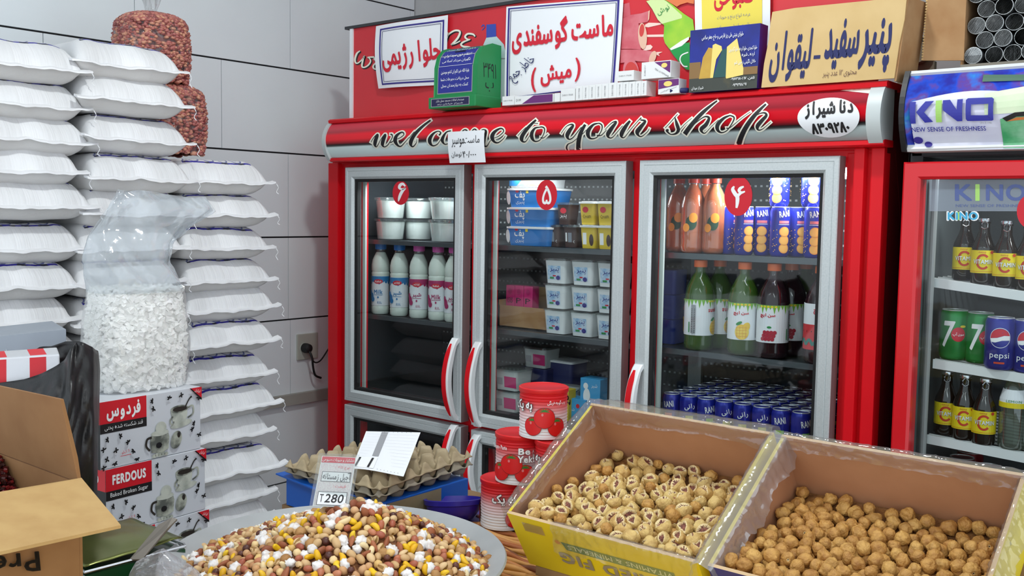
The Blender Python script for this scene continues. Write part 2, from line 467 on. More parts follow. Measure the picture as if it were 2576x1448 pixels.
# ------------------------------------------------------------------ the room
TILE = M('wall_tile', (228, 236, 238), 0.38, var=(2.2, (222, 228, 232), .3, .7))
JOINT = M('tile_joint', (26, 27, 30), 0.8)
XW = -0.40
g = G(); g.box2((XW-.10, -3.7, 0), (XW-.008, 1.0, 3.0), JOINT)
rows = [2.246, 1.913, 1.589, 1.2635, .939, .614, .289, 0.0]
zt = 3.0
for i, zb in enumerate([2.57]+rows):
    off = 0.07 if i % 2 == 0 else -0.241
    if zb == 1.2635 or zb == .939: off = .06
    y = off-.65*10
    while y < .75:
        a, b2 = max(y+.0012, -3.7), min(y+.65-.0012, .745)
        if b2 > a: g.box2((XW-.008, a, zb+.0032), (XW, b2, zt-.0032), TILE)
        y += .65
    zt = zb
struct(g, 'wall_left')
PLAST = M('plaster', (190, 192, 192), 0.8, var=(5, (176, 178, 178), .3, .7))
struct(G().box2((-.5, .75, 0), (4.6, .85, 3.0), PLAST), 'wall_back')
struct(G().box2((-.5, -3.7, -.1), (4.6, .85, 0), M('floor_tile', (120, 118, 114), .5)), 'floor')
struct(G().box2((-.5, -3.7, 3.0), (4.6, .85, 3.1), M('ceiling_paint', (225, 226, 226), .85)), 'ceiling')
struct(G().box2((XW, -3.5, .600), (XW+.022, .745, .642), M('ledge_grey', (158, 156, 148), .7)), 'trim_1')
# dark panel standing in for the shade behind the coolers
struct(G().box2((1.95, .70, 0), (2.36, .752, 2.6), M('dark_opening', (14, 14, 16), .9)), 'wall_shade_panel')

# wall socket, plug, cord
pS = at(771, 870, 0, XW)
t = thing('wall_socket', 'beige double wall socket with a black plug near the red cooler', 'socket', (XW, pS.y, pS.z))
BEI = M('beige_plastic', (176, 178, 168), .5)
s0 = G().box2((0, -.052, -.052), (.010, .052, .052), BEI).build('face_plate', t, bevel=.003)
g = G()
for yy in (-.02,):
    g.lathe([(.020, .010), (.020, .0125), (.016, .0125), (.015, .006)], BEI, 20, (0, yy, -.004), Matrix.Rotation(PI/2, 3, 'Y'))
g.build('socket_well', t, auto=.6)
t = thing('power_plug', 'black round power plug and cord hanging from the wall socket', 'plug', (XW+.012, pS.y-.02, pS.z-.004))
g = G().lathe([(.019, 0), (.020, .012), (.017, .03), (.008, .036)], BLK, 18, (0, 0, 0), Matrix.Rotation(PI/2, 3, 'Y')); g.build('plug_body', t, auto=.7)
pc = [(.03, 0, -.01), (.042, .004, -.035), (.035, .015, -.075), (.03, .03, -.11), (.03, .06, -.125)]
g = G().tube(spline(pc, 6), .0045, BLK)
g.tube(spline([(.03, .004, -.02), (.035, .02, -.055), (.03, .055, -.055), (.02, .10, -.02), (.01, .16, .04), (.01, .22, .10)], 6), .003, BLK); g.build('cord', t, smooth=True)

# ------------------------------------------------------------------ the three-door cooler
F = thing('display_cooler', 'red three-door glass display cooler with a lettered canopy', 'refrigerator', (0.9, .35, 0))
XL, XR = -.125, 1.912
DP = .62
g = G()
g.box2((XL, .045, .05), (XL+.03, .66, 1.545), RED); g.box2((XR-.03, .045, .05), (XR, .66, 1.70), RED_SHADE)
g.box2((XL, .64, .05), (XR, .66, 1.70), RED); g.box2((XL+.002, .0465, 1.535), (XR-.031, .639, 1.695), RED); g.box2((XL, .045, .0), (XR, .66, .07), DGR)
for k in range(4):                                    # front posts between the doors
    x = k*DP
    a, b2 = (XL, .0445) if k == 0 else (x-.045, x+.0445)
    if k == 3: a, b2 = x-.045, XR
    g.box2((a, .045, .07), (b2, .075, 1.535), RED)
g.box2((XL+.001, .0458, .64), (XR-.001, .0742, .70), RED); g.box2((XL+.001, .0458, 1.50), (XR-.001, .0742, 1.543), RED)
# stepped right-hand post
g.box2((1.842, .018, .07), (1.868, .05, 1.545), RED); g.box2((1.880, .030, .07), (XR, .05, 1.545), RED)
g.box2((XL, .028, .07), (XL+.055, .05, 1.545), RED)
g.build('cabinet', F, world=True, bevel=.003)
g = G()
for k in range(3): g.box2((k*DP+.045, .046, .70), (k*DP+.058, .054, 1.50), M('trim_grey', (190, 200, 194), .5))
g.build('inner_trim', F, world=True)
g = G(); g.box2((XL+.03, .615, .07), (XR-.03, .64, 1.53), dots_mat('perforated_back', (50, 56, 60), (170, 178, 180), .020, .046, .004, 0))
g.box2((XL+.03, .08, 1.50), (XR-.03, .62, 1.53), LIN); g.box2((XL+.03, .08, .07), (XL+.035, .62, 1.5), LIN); g.box2((XR-.035, .08, .07), (XR-.03, .62, 1.5), LIN)
g.box2((1.08, .60, .72), (1.13, .615, 1.5), ALU)
g.build('liner', F, world=True)
SH = M('shelf_steel', (58, 64, 68), .35, .4); SHE = M('shelf_edge', (92, 98, 102), .3, .6)
ZS = (1.265, .990, .720)
for zz in ZS+(.40,):
    for k in range(3):
        x0, x1 = k*DP+.006, k*DP+DP-.01
        if k == 0: x0 = XL+.04
        if k == 2: x1 = XR-.04
        g = G(); g.box2((x0, .095, zz-.010), (x1, .60, zz), SH); g.box2((x0, .088, zz-.014), (x1, .096, zz+.002), SHE)
        g.build('shelf', F, world=True)

def rect_sweep(g, x0, x1, z0, z1, prof, m):
    """frame moulding: prof = (inset, y) swept round a rectangle"""
    n = len(prof); vs = []
    for sx, sz in ((0, 0), (1, 0), (1, 1), (0, 1)):
        for d, y in prof:
            vs.append(((x1-d) if sx else (x0+d), y, (z1-d) if sz else (z0+d)))
    fs = []
    for c in range(4):
        c2 = (c+1) % 4
        for i in range(n-1): fs.append((c*n+i, c2*n+i, c2*n+i+1, c*n+i+1))
    return g.add(vs, fs, m)
DPROF = [(0, .04), (0, .003), (.002, 0), (.013, 0), (.0145, .0015), (.016, 0), (.034, 0), (.042, .007), (.042, .04)]
def handle(parent, x, z0, z1, side=1):
    n = 22; L = z1-z0; g = G(); vs = []; fs = []
    for i in range(n+1):
        s_ = i/n; z = z0+L*s_; b = max(0.0, math.sin(PI*s_))**.75
        yo = -.010-.048*b; yi = -.002-.034*b**1.15 if .08 < s_ < .92 else .0
        w = .014
        for xx, yy in ((-w, yo+.004), (-w+.004, yo), (w-.004, yo), (w, yo+.004), (w, yi), (-w, yi)): vs.append((x+xx, yy, z))
    for i in range(n):
        for j in range(6): fs.append((i*6+j, i*6+(j+1) % 6, i*6+6+(j+1) % 6, i*6+6+j))
    fs += [tuple(range(6)), tuple(range(n*6+5, n*6-1, -1))]
    g.add(vs, fs, WHT); h = g.build('handle', parent, world=False, auto=.6)
    g = G(); vs = []
    for i in range(n+1):
        s_ = .06+.88*i/n; b = math.sin(PI*s_)**.75; e = min(1, .35+6*min(s_-.06, .94-s_)) if i not in (0, n) else .35
        yo = -.010-.048*b; w = .0085*e
        for xx, yy in ((-w, yo+.001), (-w, yo-.0022), (w, yo-.0022), (w, yo+.001)): vs.append((x+xx-.001, yy, z0+L*s_))
    fs = []
    for i in range(n):
        for j in range(3): fs.append((i*4+j, i*4+j+1, i*4+5+j, i*4+4+j))
    g.add(vs, fs, RED); q = g.build('handle_inlay', parent, auto=.6); q['label'] = 'red inlay on a white handle'
    return h
def door(k, z0, z1, hx, hz, lab):
    x0 = k*DP; x1 = x0+.574
    g = G(); rect_sweep(g, x0, x1, z0, z1, DPROF, ALU)
    g.box2((x0+.001, .0395, z0+.001), (x0+.03, .040, z1-.001), ALUD)
    d = g.build('door', F, world=False); d.location = (-.9, -.35, 0); d['label'] = lab
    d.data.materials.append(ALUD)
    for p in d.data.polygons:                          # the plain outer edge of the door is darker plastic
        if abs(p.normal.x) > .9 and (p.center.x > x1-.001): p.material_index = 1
    g = G(); rect_sweep(g, x0+.042, x1-.042, z0+.042, z1-.042, [(0, .010), (.010, .012), (.010, .03)], BLK); g.build('gasket', d)
    G().quad((x0+.045, .014, z0+.045), (x1-.045, .014, z0+.045), (x1-.045, .014, z1-.045), (x0+.045, .014, z1-.045), PANE).build('glass_pane', d)
    if hx is not None: handle(d, hx, hz[0], hz[1])
    return d
hz6 = (at(1150, 1056, 1, 0).z, at(1150, 850, 1, 0).z); hx6 = at(1148, 855, 1, 0).x
hz5 = (at(1195, 1070, 1, 0).z, at(1195, 858, 1, 0).z); hx5 = at(1203, 860, 1, 0).x+.005
hx4 = at(1606, 918, 1, 0).x+.004; hz4 = (at(1606, 1120, 1, 0).z, at(1606, 915, 1, 0).z)
zu = (.680, 1.526); zl = (.075, .664)
D6 = door(0, zu[0], zu[1], hx6, hz6, 'upper left door')
D5 = door(1, zu[0], zu[1], hx5, hz5, 'upper middle door')
D4 = door(2, zu[0], zu[1], hx4, hz4, 'upper right door')
hl = (at(1150, 1215, 1, 0).z, at(1150, 1068, 1, 0).z)
door(0, zl[0], zl[1], hx6, (hl[1]-.215, hl[1]), 'lower left door')
h2 = at(1195, 1090, 1, 0).z
door(1, zl[0], zl[1], hx5, (h2-.215, h2), 'lower middle door')
door(2, zl[0], zl[1], hx4, (.36, .575), 'lower right door')
STK = M('sticker_red', (204, 18, 40), .5)
for d, ch, (px, py), (rx, rz) in ((D6, '۶', (1008, 485), (.040, .041)), (D5, '۵', (1375, 490), (.040, .046)), (D4, '۴', (1857, 493), (.040, .052))):
    p = at(px, py, 1, .012); g = G()
    a = Art(g, lambda u, v, h, p=p: V((p.x+u, .0125-h, p.z+v)))
    a.ell(0, 0, rx, rz, STK, 36)
    pa = Art(g, (lambda px_, py_, h: at(px_, py_, 1, .0125)+V((0, -h, 0))), True, h=.0009)
    if ch == '۶': pa.pen([(820+x/3.448, 380+y/3.448, w_/3.448) for x, y, w_ in [(690, 305, 14), (668, 284, 22), (645, 295, 26), (638, 318, 22), (660, 330, 16), (690, 322, 14), (668, 342, 24), (648, 375, 26), (636, 410, 20), (630, 436, 6)]], PWHT)
    elif ch == '۴':
        pa.pen([(1560+x/2.785, 380+y/2.785, w_/2.785) for x, y, w_ in [(800, 246, 10), (790, 268, 24), (806, 298, 28), (822, 320, 28), (822, 360, 24), (816, 398, 14)]], PWHT)
        pa.pen([(1560+x/2.785, 380+y/2.785, w_/2.785) for x, y, w_ in [(868, 248, 10), (846, 258, 20), (834, 276, 20), (850, 290, 18), (876, 282, 10)]], PWHT)
        pa.pen([(1560+x/2.785, 380+y/2.785, w_/2.785) for x, y, w_ in [(850, 292, 16), (832, 306, 20), (822, 322, 20)]], PWHT)
    else: a.text(ch, .001, 0, rx*.9, rz*1.25, PWHT, off=.012, res=4)
    q = g.build('number_sticker', d); q['label'] = 'round red sticker with a white numeral'

# canopy
HB, HT = 1.545, 1.698
HP = [(.045, HB), (-.014, HB), (-.020, HB+.004), (-.020, HB+.013), (-.010, HB+.016)]
g = G()
def sweepx(g, prof, x0, x1, m):
    n = len(prof); vs = [(x, y, z) for x in (x0, x1) for y, z in prof]
    return g.add(vs, [(i, i+1, n+i+1, n+i) for i in range(n-1)]+[tuple(range(n)), tuple(range(2*n-1, n-1, -1))], m)
def hy(v): return -.012-.030*math.sin(PI*min(1, max(0, v)))**.8
V0, V1 = HB+.016, HT-.016
hx0, hx1 = at(824, 350, 1, -.03).x, at(2216, 300, 1, -.03).x
sweepx(g, HP+[(.045, HB+.016)], hx0, hx1+.006, RED)
sweepx(g, [(.045, V1), (-.014, V1), (-.022, V1+.002), (-.024, V1+.011), (-.016, HT), (.10, HT), (.10, V1)], hx0-.004, hx1+.008, RED)
can = g.build('canopy', F, world=True)
HPR = ramp_mat('canopy_print', 2, V0, V1, [(0, (186, 206, 206)), (.26, (196, 214, 214)), (.305, (70, 70, 70)), (.345, (22, 18, 20)), (.385, (120, 14, 26)), (.50, (216, 14, 32)), (.64, (220, 24, 42)), (.73, (158, 44, 56)), (.84, (190, 58, 72)), (1, (204, 60, 76))], .3, (1.0, .16, (1.2, 1, 9)))
n = 18; prof = [(hy(i/n), V0+(V1-V0)*i/n) for i in range(n+1)]
g = G(); sweepx(g, prof+[(.04, V1), (.04, V0)], hx0+.002, hx1-.002, HPR)
fb = g.build('canopy_front', F); fb.location = (-.9, -.35, 0)
for p in fb.data.polygons: p.use_smooth = len(p.vertices) == 4
g = G()
for xa, xb in ((hx0-.012, hx0+.004), (hx1-.030, hx1+.004)):
    sweepx(g, [(.045, HB+.005)]+[(hy(i/14)-.006, HB+.005+(HT-.018-HB)*i/14) for i in range(15)]+[(.045, HT-.013)], xa, xb, M('cap_grey', (196, 204, 204), .4))
g.build('end_cap', F, world=True, auto=.5)
def hdr(px, py, h):
    p = at(px, py, 1, -.034); v = (p.z-V0)/(V1-V0); return V((p.x-.9, hy(v)-h-.35-.0006, p.z))
hdr.maxe = 11
ZA = lambda pts, dx=0, dy=0: [(900+x/4.77, 260+y/4.77, w/4.77) for x, y, w in pts]
ZB = lambda pts: [(1400+x/4.441, 230+y/4.441, w/4.441) for x, y, w in pts]
WORDS = [ZA(q) for q in (
 [(178,468,6),(215,415,8),(252,374,14),(258,390,36),(235,450,42),(218,500,32),(228,522,10),(262,490,7),(310,420,7),(345,375,14),(350,390,36),(325,450,42),(308,500,32),(325,522,12),(370,500,8),(415,450,8),(440,405,10),(432,375,16),(412,372,10)],
 [(405,470,10),(425,465,10),(470,438,6),(530,415,8),(575,380,10),(570,355,14),(540,350,20),(490,390,36),(470,450,44),(485,500,30),(520,515,12),(580,470,7),(640,410,6)],
 [(640,420,6),(700,340,8)], [(848,198,30),(760,305,40),(690,400,42),(650,470,42),(645,505,28),(665,518,12),(715,475,7),(730,430,5)],
 [(1000,385,20),(1020,355,16),(985,335,12),(930,365,26),(885,430,42),(880,480,38),(905,508,16),(960,490,8),(1010,440,6),(1090,345,10)],
 [(1140,330,14),(1090,345,16),(1050,400,32),(1030,450,36),(1050,490,14),(1100,480,8)],
 [(1215,470,36),(1255,390,34),(1290,325,14),(1320,320,16),(1335,350,26),(1310,430,34),(1290,500,30)],[(1350,400,8),(1410,315,14),(1440,320,16),(1450,350,28),(1420,430,34),(1400,500,30)],
 [(1460,400,8),(1510,325,12),(1550,322,18),(1562,350,28),(1532,430,36),(1508,500,32),(1540,510,10),(1600,450,6),(1640,422,6),(1710,395,8),(1770,345,10),(1765,312,14),(1725,305,20),(1660,350,38),(1630,410,46),(1645,460,30),(1690,470,12),(1760,425,7),(1790,390,5)],
 [(1940,390,5),(2000,330,6),(2040,290,6)], [(2145,198,28),(2070,290,40),(2000,380,42),(1975,430,42),(1985,458,24),(2020,455,8),(2080,390,6),(2130,330,5)], [(2100,238,5),(2180,242,9)],
 [(2200,288,12),(2150,300,22),(2110,360,40),(2105,420,40),(2130,455,18),(2190,440,8),(2250,370,9),(2265,310,14),(2235,285,14),(2190,290,10)], [(2205,410,12),(2240,415,8),(2300,370,5)])]
WORDS += [ZB(q) for q in (
 [(70,470,5),(130,395,7),(180,370,14),(205,385,26),(165,440,42),(130,500,38),(150,535,14),(210,500,8),(300,400,8)],
 [(342,372,28),(290,460,40),(240,560,42),(200,640,40),(150,680,20),(95,675,14),(75,640,16),(110,590,10),(180,560,6),(300,480,6),(355,430,5)],
 [(480,358,12),(430,375,24),(375,440,42),(365,500,38),(395,528,16),(460,510,8),(520,440,9),(530,385,14),(500,358,12),(470,360,10)], [(460,490,14),(510,490,9),(580,430,5)],
 [(560,430,5),(640,352,10),(685,345,24),(630,420,42),(585,480,40),(590,515,18),(640,505,7),(760,385,6)], [(840,330,24),(780,410,42),(735,480,40),(735,512,18),(770,505,7),(870,400,6),(930,330,7),(962,295,16)],
 [(955,320,12),(1010,335,26),(960,400,42),(915,455,44),(925,495,20),(960,500,9),(1030,450,6),(1055,415,5)],
 [(1230,410,5),(1290,350,7),(1365,255,8)], [(1340,290,8),(1365,370,36),(1375,430,36),(1340,470,20),(1280,478,12),(1245,440,26),(1268,430,18)], [(1380,440,6),(1450,370,5),(1530,300,5)],
 [(1768,98,22),(1650,230,44),(1540,360,46),(1436,478,46)], [(1480,440,5),(1580,350,7),(1670,285,14),(1722,300,28),(1690,370,40),(1632,420,40),(1635,455,22),(1670,462,8),(1760,380,5),(1830,320,5)],
 [(1960,268,12),(1890,300,28),(1820,370,42),(1810,430,36),(1850,460,14),(1920,430,9),(1990,340,12),(2000,290,16),(1950,268,12)], [(1910,412,14),(1960,400,8),(2100,290,5),(2180,230,5)],
 [(2338,140,24),(2230,270,44),(2100,440,48),(1985,602,50)], [(2140,380,6),(2250,270,8),(2330,240,16),(2362,270,30),(2310,330,40),(2257,390,40),(2260,430,18),(2310,420,8),(2410,345,5)])]
g = G(); a = Art(g, hdr, True, h=.0006)
for wq in WORDS: a.pen(wq, CRM, 6, grow=3.4, up=False)
a.h += .0006
for wq in WORDS: a.pen(wq, INK, 6, up=False)
q = g.build('lettering', can); q['label'] = 'black script lettering edged in cream'
g = G(); a = Art(g, hdr, True, h=.0012, step=.0005)
a.ell(2088, 295, 78, 50, WHP, 48, rot=-.05); a.text('دنا شیراز', 2089, 275, 122, 46, INK, off=.045, rot=-.06, res=3); a.text('۸۳۰۹۲۸۰', 2090, 322, 96, 26, INK, off=.05, rot=-.06, res=3)
q = g.build('phone_sticker', can); q['label'] = 'white oval sticker with black Persian print'
g = G(); a = Art(g, hdr, True, h=.0004)
a.poly([(2080, 222), (2189, 218), (2189, 232), (2185, 234)], CRM)
g.build('canopy_stripe', can)

# handwritten price note stuck on the canopy
pf = pxquad([(1127, 332), (1219, 327), (1221, 408), (1130, 410)], 1, -.052)
g = G(); g.grid(8, 8, lambda u, v: pf(u, v, .004*math.sin(u*3)+.003*math.sin(v*4)), WHP)
a = Art(g, lambda u, v, h: pf(u, v, .004*math.sin(u*3)+.003*math.sin(v*4)+h), True, h=.0008)
a.text('ماست', .68, .27, .42, .24, INK, res=2); a.text('موسیر', .30, .36, .36, .30, INK, res=2)
a.text('۴۰/۰۰۰', .60, .74, .36, .20, INK, res=2); a.text('تومان', .24, .74, .30, .20, INK, res=2)
nt_ = g.build('price_note'); tag(nt_, 'small white handwritten note stuck over the canopy lettering', 'note')

# cooler lamps
def fl(x, y, z, sx, p):
    l = bpy.data.lights.new('cooler_tube', 'AREA'); l.shape = 'RECTANGLE'; l.size = sx; l.size_y = .04; l.energy = p; l.color = (.93, .97, 1)
    o = bpy.data.objects.new('cooler_tube', l); COL.objects.link(o); o.location = (x, y, z); o.rotation_euler = (math.radians(25), 0, 0)
fl(.30, .10, 1.488, .45, 3.2); fl(.92, .10, 1.488, .45, 1.0); fl(1.64, .12, 1.488, .36, 6.0)
TUBE = M('lit_tube', (225, 238, 255), .5, emit=6)
G().box2((1.70, .18, 1.482), (1.84, .34, 1.496), TUBE).build('cooler_lamp', F, world=True)
# ------------------------------------------------------------------ billboard and signs above the cooler
ZC = lambda pts: [(860+x/5.363, 20+y/5.363, w/5.363) for x, y, w in pts]
PB = thing('sign_board', 'long red advertising board with brush lettering, standing on the cooler', 'sign', (.9, .08, 1.70))
YB = .07
BRED = M('board_red', (204, 34, 48), .4, var=(1.3, (212, 62, 66), .35, .75))
g = G(); g.box2((-.035, YB, 1.70), (1.865, YB+.03, 2.03), BRED); g.build('panel', PB, world=True)
g = G(); g.box2((-.050, YB-.006, 1.70), (-.034, YB+.034, 2.035), WHP); g.build('side_trim', PB, world=True)
g = G(); g.box2((-.075, YB-.008, 2.030), (1.865, YB+.036, 2.040), DGR); g.build('top_trim', PB, world=True)
g = G(); a = Art(g, ypix(YB), True, h=.0008, step=.0003)
FRA = [ZC(q) for q in (
 [(248,578,12),(205,615,24),(180,690,26),(190,740,22),(225,740,16),(280,690,16),(305,640,18)],
 [(305,640,18),(280,730,24),(275,790,22),(310,800,18),(360,770,20),(390,720,18),(375,680,16),(350,665,14),(440,662,22)],
 [(520,655,16),(465,665,22),(440,690,22),(490,728,24),(440,760,20),(425,800,22),(455,825,20),(535,815,14)],
 [(1395,470,16),(1420,400,22),(1435,345,22),(1405,330,14)],
 [(1400,420,14),(1450,350,20),(1530,305,24),(1595,320,26),(1570,400,28),(1500,480,26),(1475,495,14),(1530,480,16),(1600,445,14)],
 [(1800,385,18),(1770,355,24),(1700,350,24),(1665,390,24),(1700,425,22),(1735,425,12),(1650,455,22),(1610,490,24),(1640,520,26),(1720,530,24),(1770,555,20),(1795,540,12)])]
for q in FRA: a.pen([(x+2, y+2, w+2) for x, y, w in q], INK, 6, up=False)
a.up()
for q in FRA: a.pen(q, CRM, 6, up=False)
g.build('brush_lettering', PB, world=True)
g = G(); a = Art(g, ypix(YB), True, h=.0008, step=.0003)
BOT = M('bottle_print', (196, 222, 218), .5, var=(6, (176, 206, 206), .4, .6)); BCAP = M('cap_print', (52, 72, 168), .5)
a.poly([(1225, 92), (1248, 90), (1268, 112), (1276, 150), (1276, 256), (1212, 262), (1210, 150), (1214, 118)], BOT)
a.poly([(1224, 62), (1248, 60), (1249, 92), (1224, 95)], BCAP)
a.pen([(1212, 68, 2), (1216, 63, 3), (1220, 68, 2), (1213, 76, 2)], BCAP)
a.rect(1214, 146, 1276, 148, PGRY)
g.build('water_bottle_print', PB, world=True)
g = G(); a = Art(g, ypix(YB), True, h=.0008, step=.0003)
SAUS = M('sausage_print', (214, 122, 130), .5, var=(22, (202, 92, 104), .35, .65)); SAUL = M('sausage_cut_print', (226, 184, 160), .5)
RAY = M('ray_print', (240, 208, 196), .5)
Z3 = lambda pts: [(1500+x/5.6, y/5.6) for x, y in pts]
a.poly(Z3([(380, 60), (470, 36), (485, 215), (380, 250)]), SAUS)
for q in ([(690, 350), (740, 320), (915, 325), (915, 345), (740, 385), (690, 380)], [(710, 490), (970, 485), (970, 520), (710, 522)], [(700, 640), (770, 630), (800, 660), (770, 700), (660, 720)], [(840, 735), (940, 730), (880, 760), (900, 790), (840, 770)]):
    a.poly(Z3(q), RAY)
a.poly(Z3([(372, 260), (500, 210), (640, 190), (760, 150), (750, 260), (730, 310), (560, 340), (370, 390)]), SAUS)
a.poly(Z3([(740, 160), (762, 145), (752, 270), (735, 300)]), SAUL)
a.poly(Z3([(365, 370), (600, 320), (620, 420), (620, 560), (640, 700), (500, 690), (358, 690)]), SAUS)
a.ell(*Z3([(660, 510)])[0], 11, 33, SAUL, rot=-.06); a.ell(*Z3([(650, 430)])[0], 6, 16, M('sausage_core', (206, 66, 62), .5), rot=.1)
a.poly(Z3([(352, 700), (620, 700), (850, 735), (850, 800), (800, 880), (560, 860), (350, 890)]), SAUS)
a.ell(*Z3([(805, 810)])[0], 8, 17, SAUL, rot=.35)
a.ell(*Z3([(500, 1010)])[0], 20, 33, SAUS, rot=-.1); a.ell(*Z3([(510, 1030)])[0], 17, 28, M('sausage_core', (206, 66, 62), .5), rot=-.1)
for q in ([(715, 20), (900, -30), (1100, -30), (1010, 10), (1250, 200), (1375, 280), (1395, 430), (1345, 520), (1150, 650), (1040, 690), (980, 610), (960, 540), (970, 360), (890, 290), (800, 120)],):
    a.poly(Z3(q), M('lime_bottle_print', (176, 214, 62), .5, var=(9, (120, 190, 50), .4, .65)))
a.poly(Z3([(720, 20), (900, -30), (1000, 20), (1220, 220), (1220, 260), (940, 340), (880, 280), (800, 130)]), M('bottle_neck_print', (206, 226, 160), .5))
a.poly(Z3([(1040, 690), (1200, 620), (1330, 600), (1330, 990), (1280, 980), (1200, 900), (1100, 780)]), M('bottle_green_print', (26, 150, 70), .5))
a.poly(Z3([(1050, 690), (1210, 580), (1320, 520), (1320, 560), (1220, 650), (1070, 710)]), PWHT)
a.pen([(x, y, 3) for x, y in Z3([(1310, 740), (1220, 780), (1195, 850), (1240, 930), (1300, 940)])], PWHT)
a.poly(Z3([(930, -30), (1400, -30), (1390, 60), (1330, 50), (1300, 40), (1200, 70), (1150, 100), (1050, 40)]), M('orange_glow_print', (220, 120, 70), .5))
a.text('نوش', *Z3([(960, 150)])[0], 34, 16, PGRN, rot=-.5)
g.build('food_print', PB, world=True)

def paper(name, label, corners, ax, val, art, curl=.0, mat=None, bend=None, cat='sign', thick=None):
    f0 = pxquad(corners, ax, val)
    def f(u, v, h): return f0(u, v, h + (bend(u, v) if bend else 0))
    g = G(); g.grid(36, 16, lambda u, v: f(u, v, 0), mat or WHP)
    if thick: g.grid(10, 10, lambda u, v: f(u, v, -thick), mat or WHP)
    art(Art(g, f, True, h=.0014, step=.0005))
    return tag(g.build(name), label, cat)
def s1(a):
    a.frame(.075, .06, .955, .95, .020, .024, PBLU); a.frame(.115, .105, .915, .905, .006, .007, PNAV)
    a.text('حلوا رژیمی', .52, .53, .80, .42, PRED, off=.03, rot=-.06, res=4)
paper('paper_sign', 'white paper sign with red Persian lettering, left of the green box', [(946, 66), (1124, 37), (1119, 212), (953, 223)], 1, YB-.018, s1, bend=lambda u, v: .012*math.sin(v*3)*(1-u)+.006*math.sin(u*5))
def s2(a):
    a.frame(.020, .018, .972, 1.0, .016, .014, PBLU); a.frame(.045, .048, .950, 1.0, .005, .005, PNAV)
    a.text('ماست گوسفندی', .50, .335, .87, .36, PRED, off=.035, rot=-.035, res=4)
    a.text('میش', .47, .80, .27, .23, PRED, off=.03, res=4, rot=-.05)
    a.text('(', .275, .83, .045, .27, PRED, off=.02, res=3); a.text(')', .66, .77, .045, .27, PRED, off=.02, res=3)
    a.text('خاطر جمع', .170, .70, .30, .15, PNAV, rot=-.75, res=3)
paper('paper_sign', 'largest white paper sign with blue border and red lettering, behind the medicine cartons', [(1274, 17), (1567, -6), (1553, 212), (1271, 250)], 1, YB-.016, s2, bend=lambda u, v: .004*math.sin(u*4+v*2))
def s3(a):
    a.rect(.10, .0, .90, 1.0, M('yellow_sheet', (232, 212, 84), .6)); a.text('صبوحی', .53, .20, .52, .26, PRED, off=.03, rot=-.03, res=3)
    a.text('عرضه انواع برنج و حبوبات', .53, .44, .44, .085, PGRY, res=2, rot=-.03); a.text('نامیدر از شرب سبلان', .52, .60, .44, .085, PGRY, res=2, rot=-.03)
paper('paper_sign', 'yellow and white shop sign behind the navy carton', [(1747, -20), (1938, -34), (1937, 120), (1750, 140)], 1, YB-.016, s3)

# navy sweets carton
pn = [at(1737, 77, 1, -.03), at(1913, 58, 1, -.03), at(1904, 221, 1, -.03), at(1733, 231, 1, -.03)]
zb = 1.700; pn[2].z = zb; pn[3].z = zb
NV = M('navy_carton', (26, 34, 112), .35, var=(5, (30, 50, 170), .4, .7))
g = G(); g.slab(pn, (0, 1, 0), .045, NV)
cb = tag(g.build('sweets_carton'), 'navy blue carton printed with a stone gateway picture, left of the cheese card', 'box')
f = quadmap(*pn); g = G(); a = Art(g, f, True)
STO = M('stone_print', (206, 168, 70), .5, var=(12, (176, 132, 52), .35, .7)); STL = M('stone_light_print', (236, 212, 120), .5); GRD = M('ground_print', (62, 66, 60), .5, var=(6, (150, 130, 60), .5, .75)); TEA = M('shade_print', (40, 84, 84), .5)
a.rect(0, .76, 1, 1, GRD); a.rect(0, .52, .17, .78, M('wall_print', (136, 104, 62), .5))
a.poly([(.15, .79), (.20, .45), (.28, .30), (.34, .32), (.32, .79)], STO); a.poly([(.32, .79), (.34, .27), (.38, .25), (.47, .30), (.48, .36), (.40, .5), (.36, .79)], STL)
a.poly([(.36, .79), (.48, .36), (.56, .34), (.57, .79)], TEA); a.poly([(.55, .80), (.55, .32), (.69, .20), (.74, .42), (.80, .68), (.80, .78), (.56, .82)], STL)
a.rect(.80, .66, 1, .78, M('wall_print', (136, 104, 62), .5))
for i, (s, u, v, w, h) in enumerate((('حلوای بنیتی طی ریز فارسی و حاج جعفر سلامی', .48, .15, .60, .10), ('حلوا کنجدی، حلوا ارده، حلوا گردویی', .78, .37, .40, .085), ('ارده ـ شیره', .86, .47, .18, .07), ('خلال نگینی زمین شو', .82, .58, .30, .08), ('تلفن، ۰۹۱۷۳۱۸۰۵۱۷', .80, .84, .34, .055), ('۰۹۳۹۳۷۸۵۶۷', .76, .93, .20, .045), ('شیراز میدان', .14, .94, .18, .06))):
    a.text(s, u, v, w, h, PWHT, off=.012, res=2)
g.build('carton_print', cb)

# cheese carton side used as a sign
CARD = M('cheese_card', (214, 184, 130), .8, var=(10, (204, 172, 116), .35, .7))
oc = [(1943, 30), (2000, 20), (2100, 10), (2200, 0), (2281, -9), (2275, 50), (2262, 110), (2249, 204), (2180, 206), (2080, 212), (1980, 218), (1915, 222), (1922, 160), (1934, 100), (1938, 60)]
pp = [at(x, y, 1, -.026) for x, y in oc]
for p in pp:
    if p.z < 1.712: p.z = 1.7005
tt = thing('cheese_card', 'big torn brown card with navy Persian lettering at the canopy right end', 'sign', (pp[0].x+.15, -.02, 1.70))
G().slab(pp, (0, 1, 0), .006, CARD).build('card_face', tt, world=True)
g = G(); g.slab([at(2281, -9, 1, -.022), at(2249, 204, 1, -.022), at(2249, 204, 1, -.022)+V((.012, .10, .0)), at(2281, -9, 1, -.022)+V((.012, .10, 0))], (1, 0, 0), .005, KRAFT); g.build('side_flap', tt, world=True)
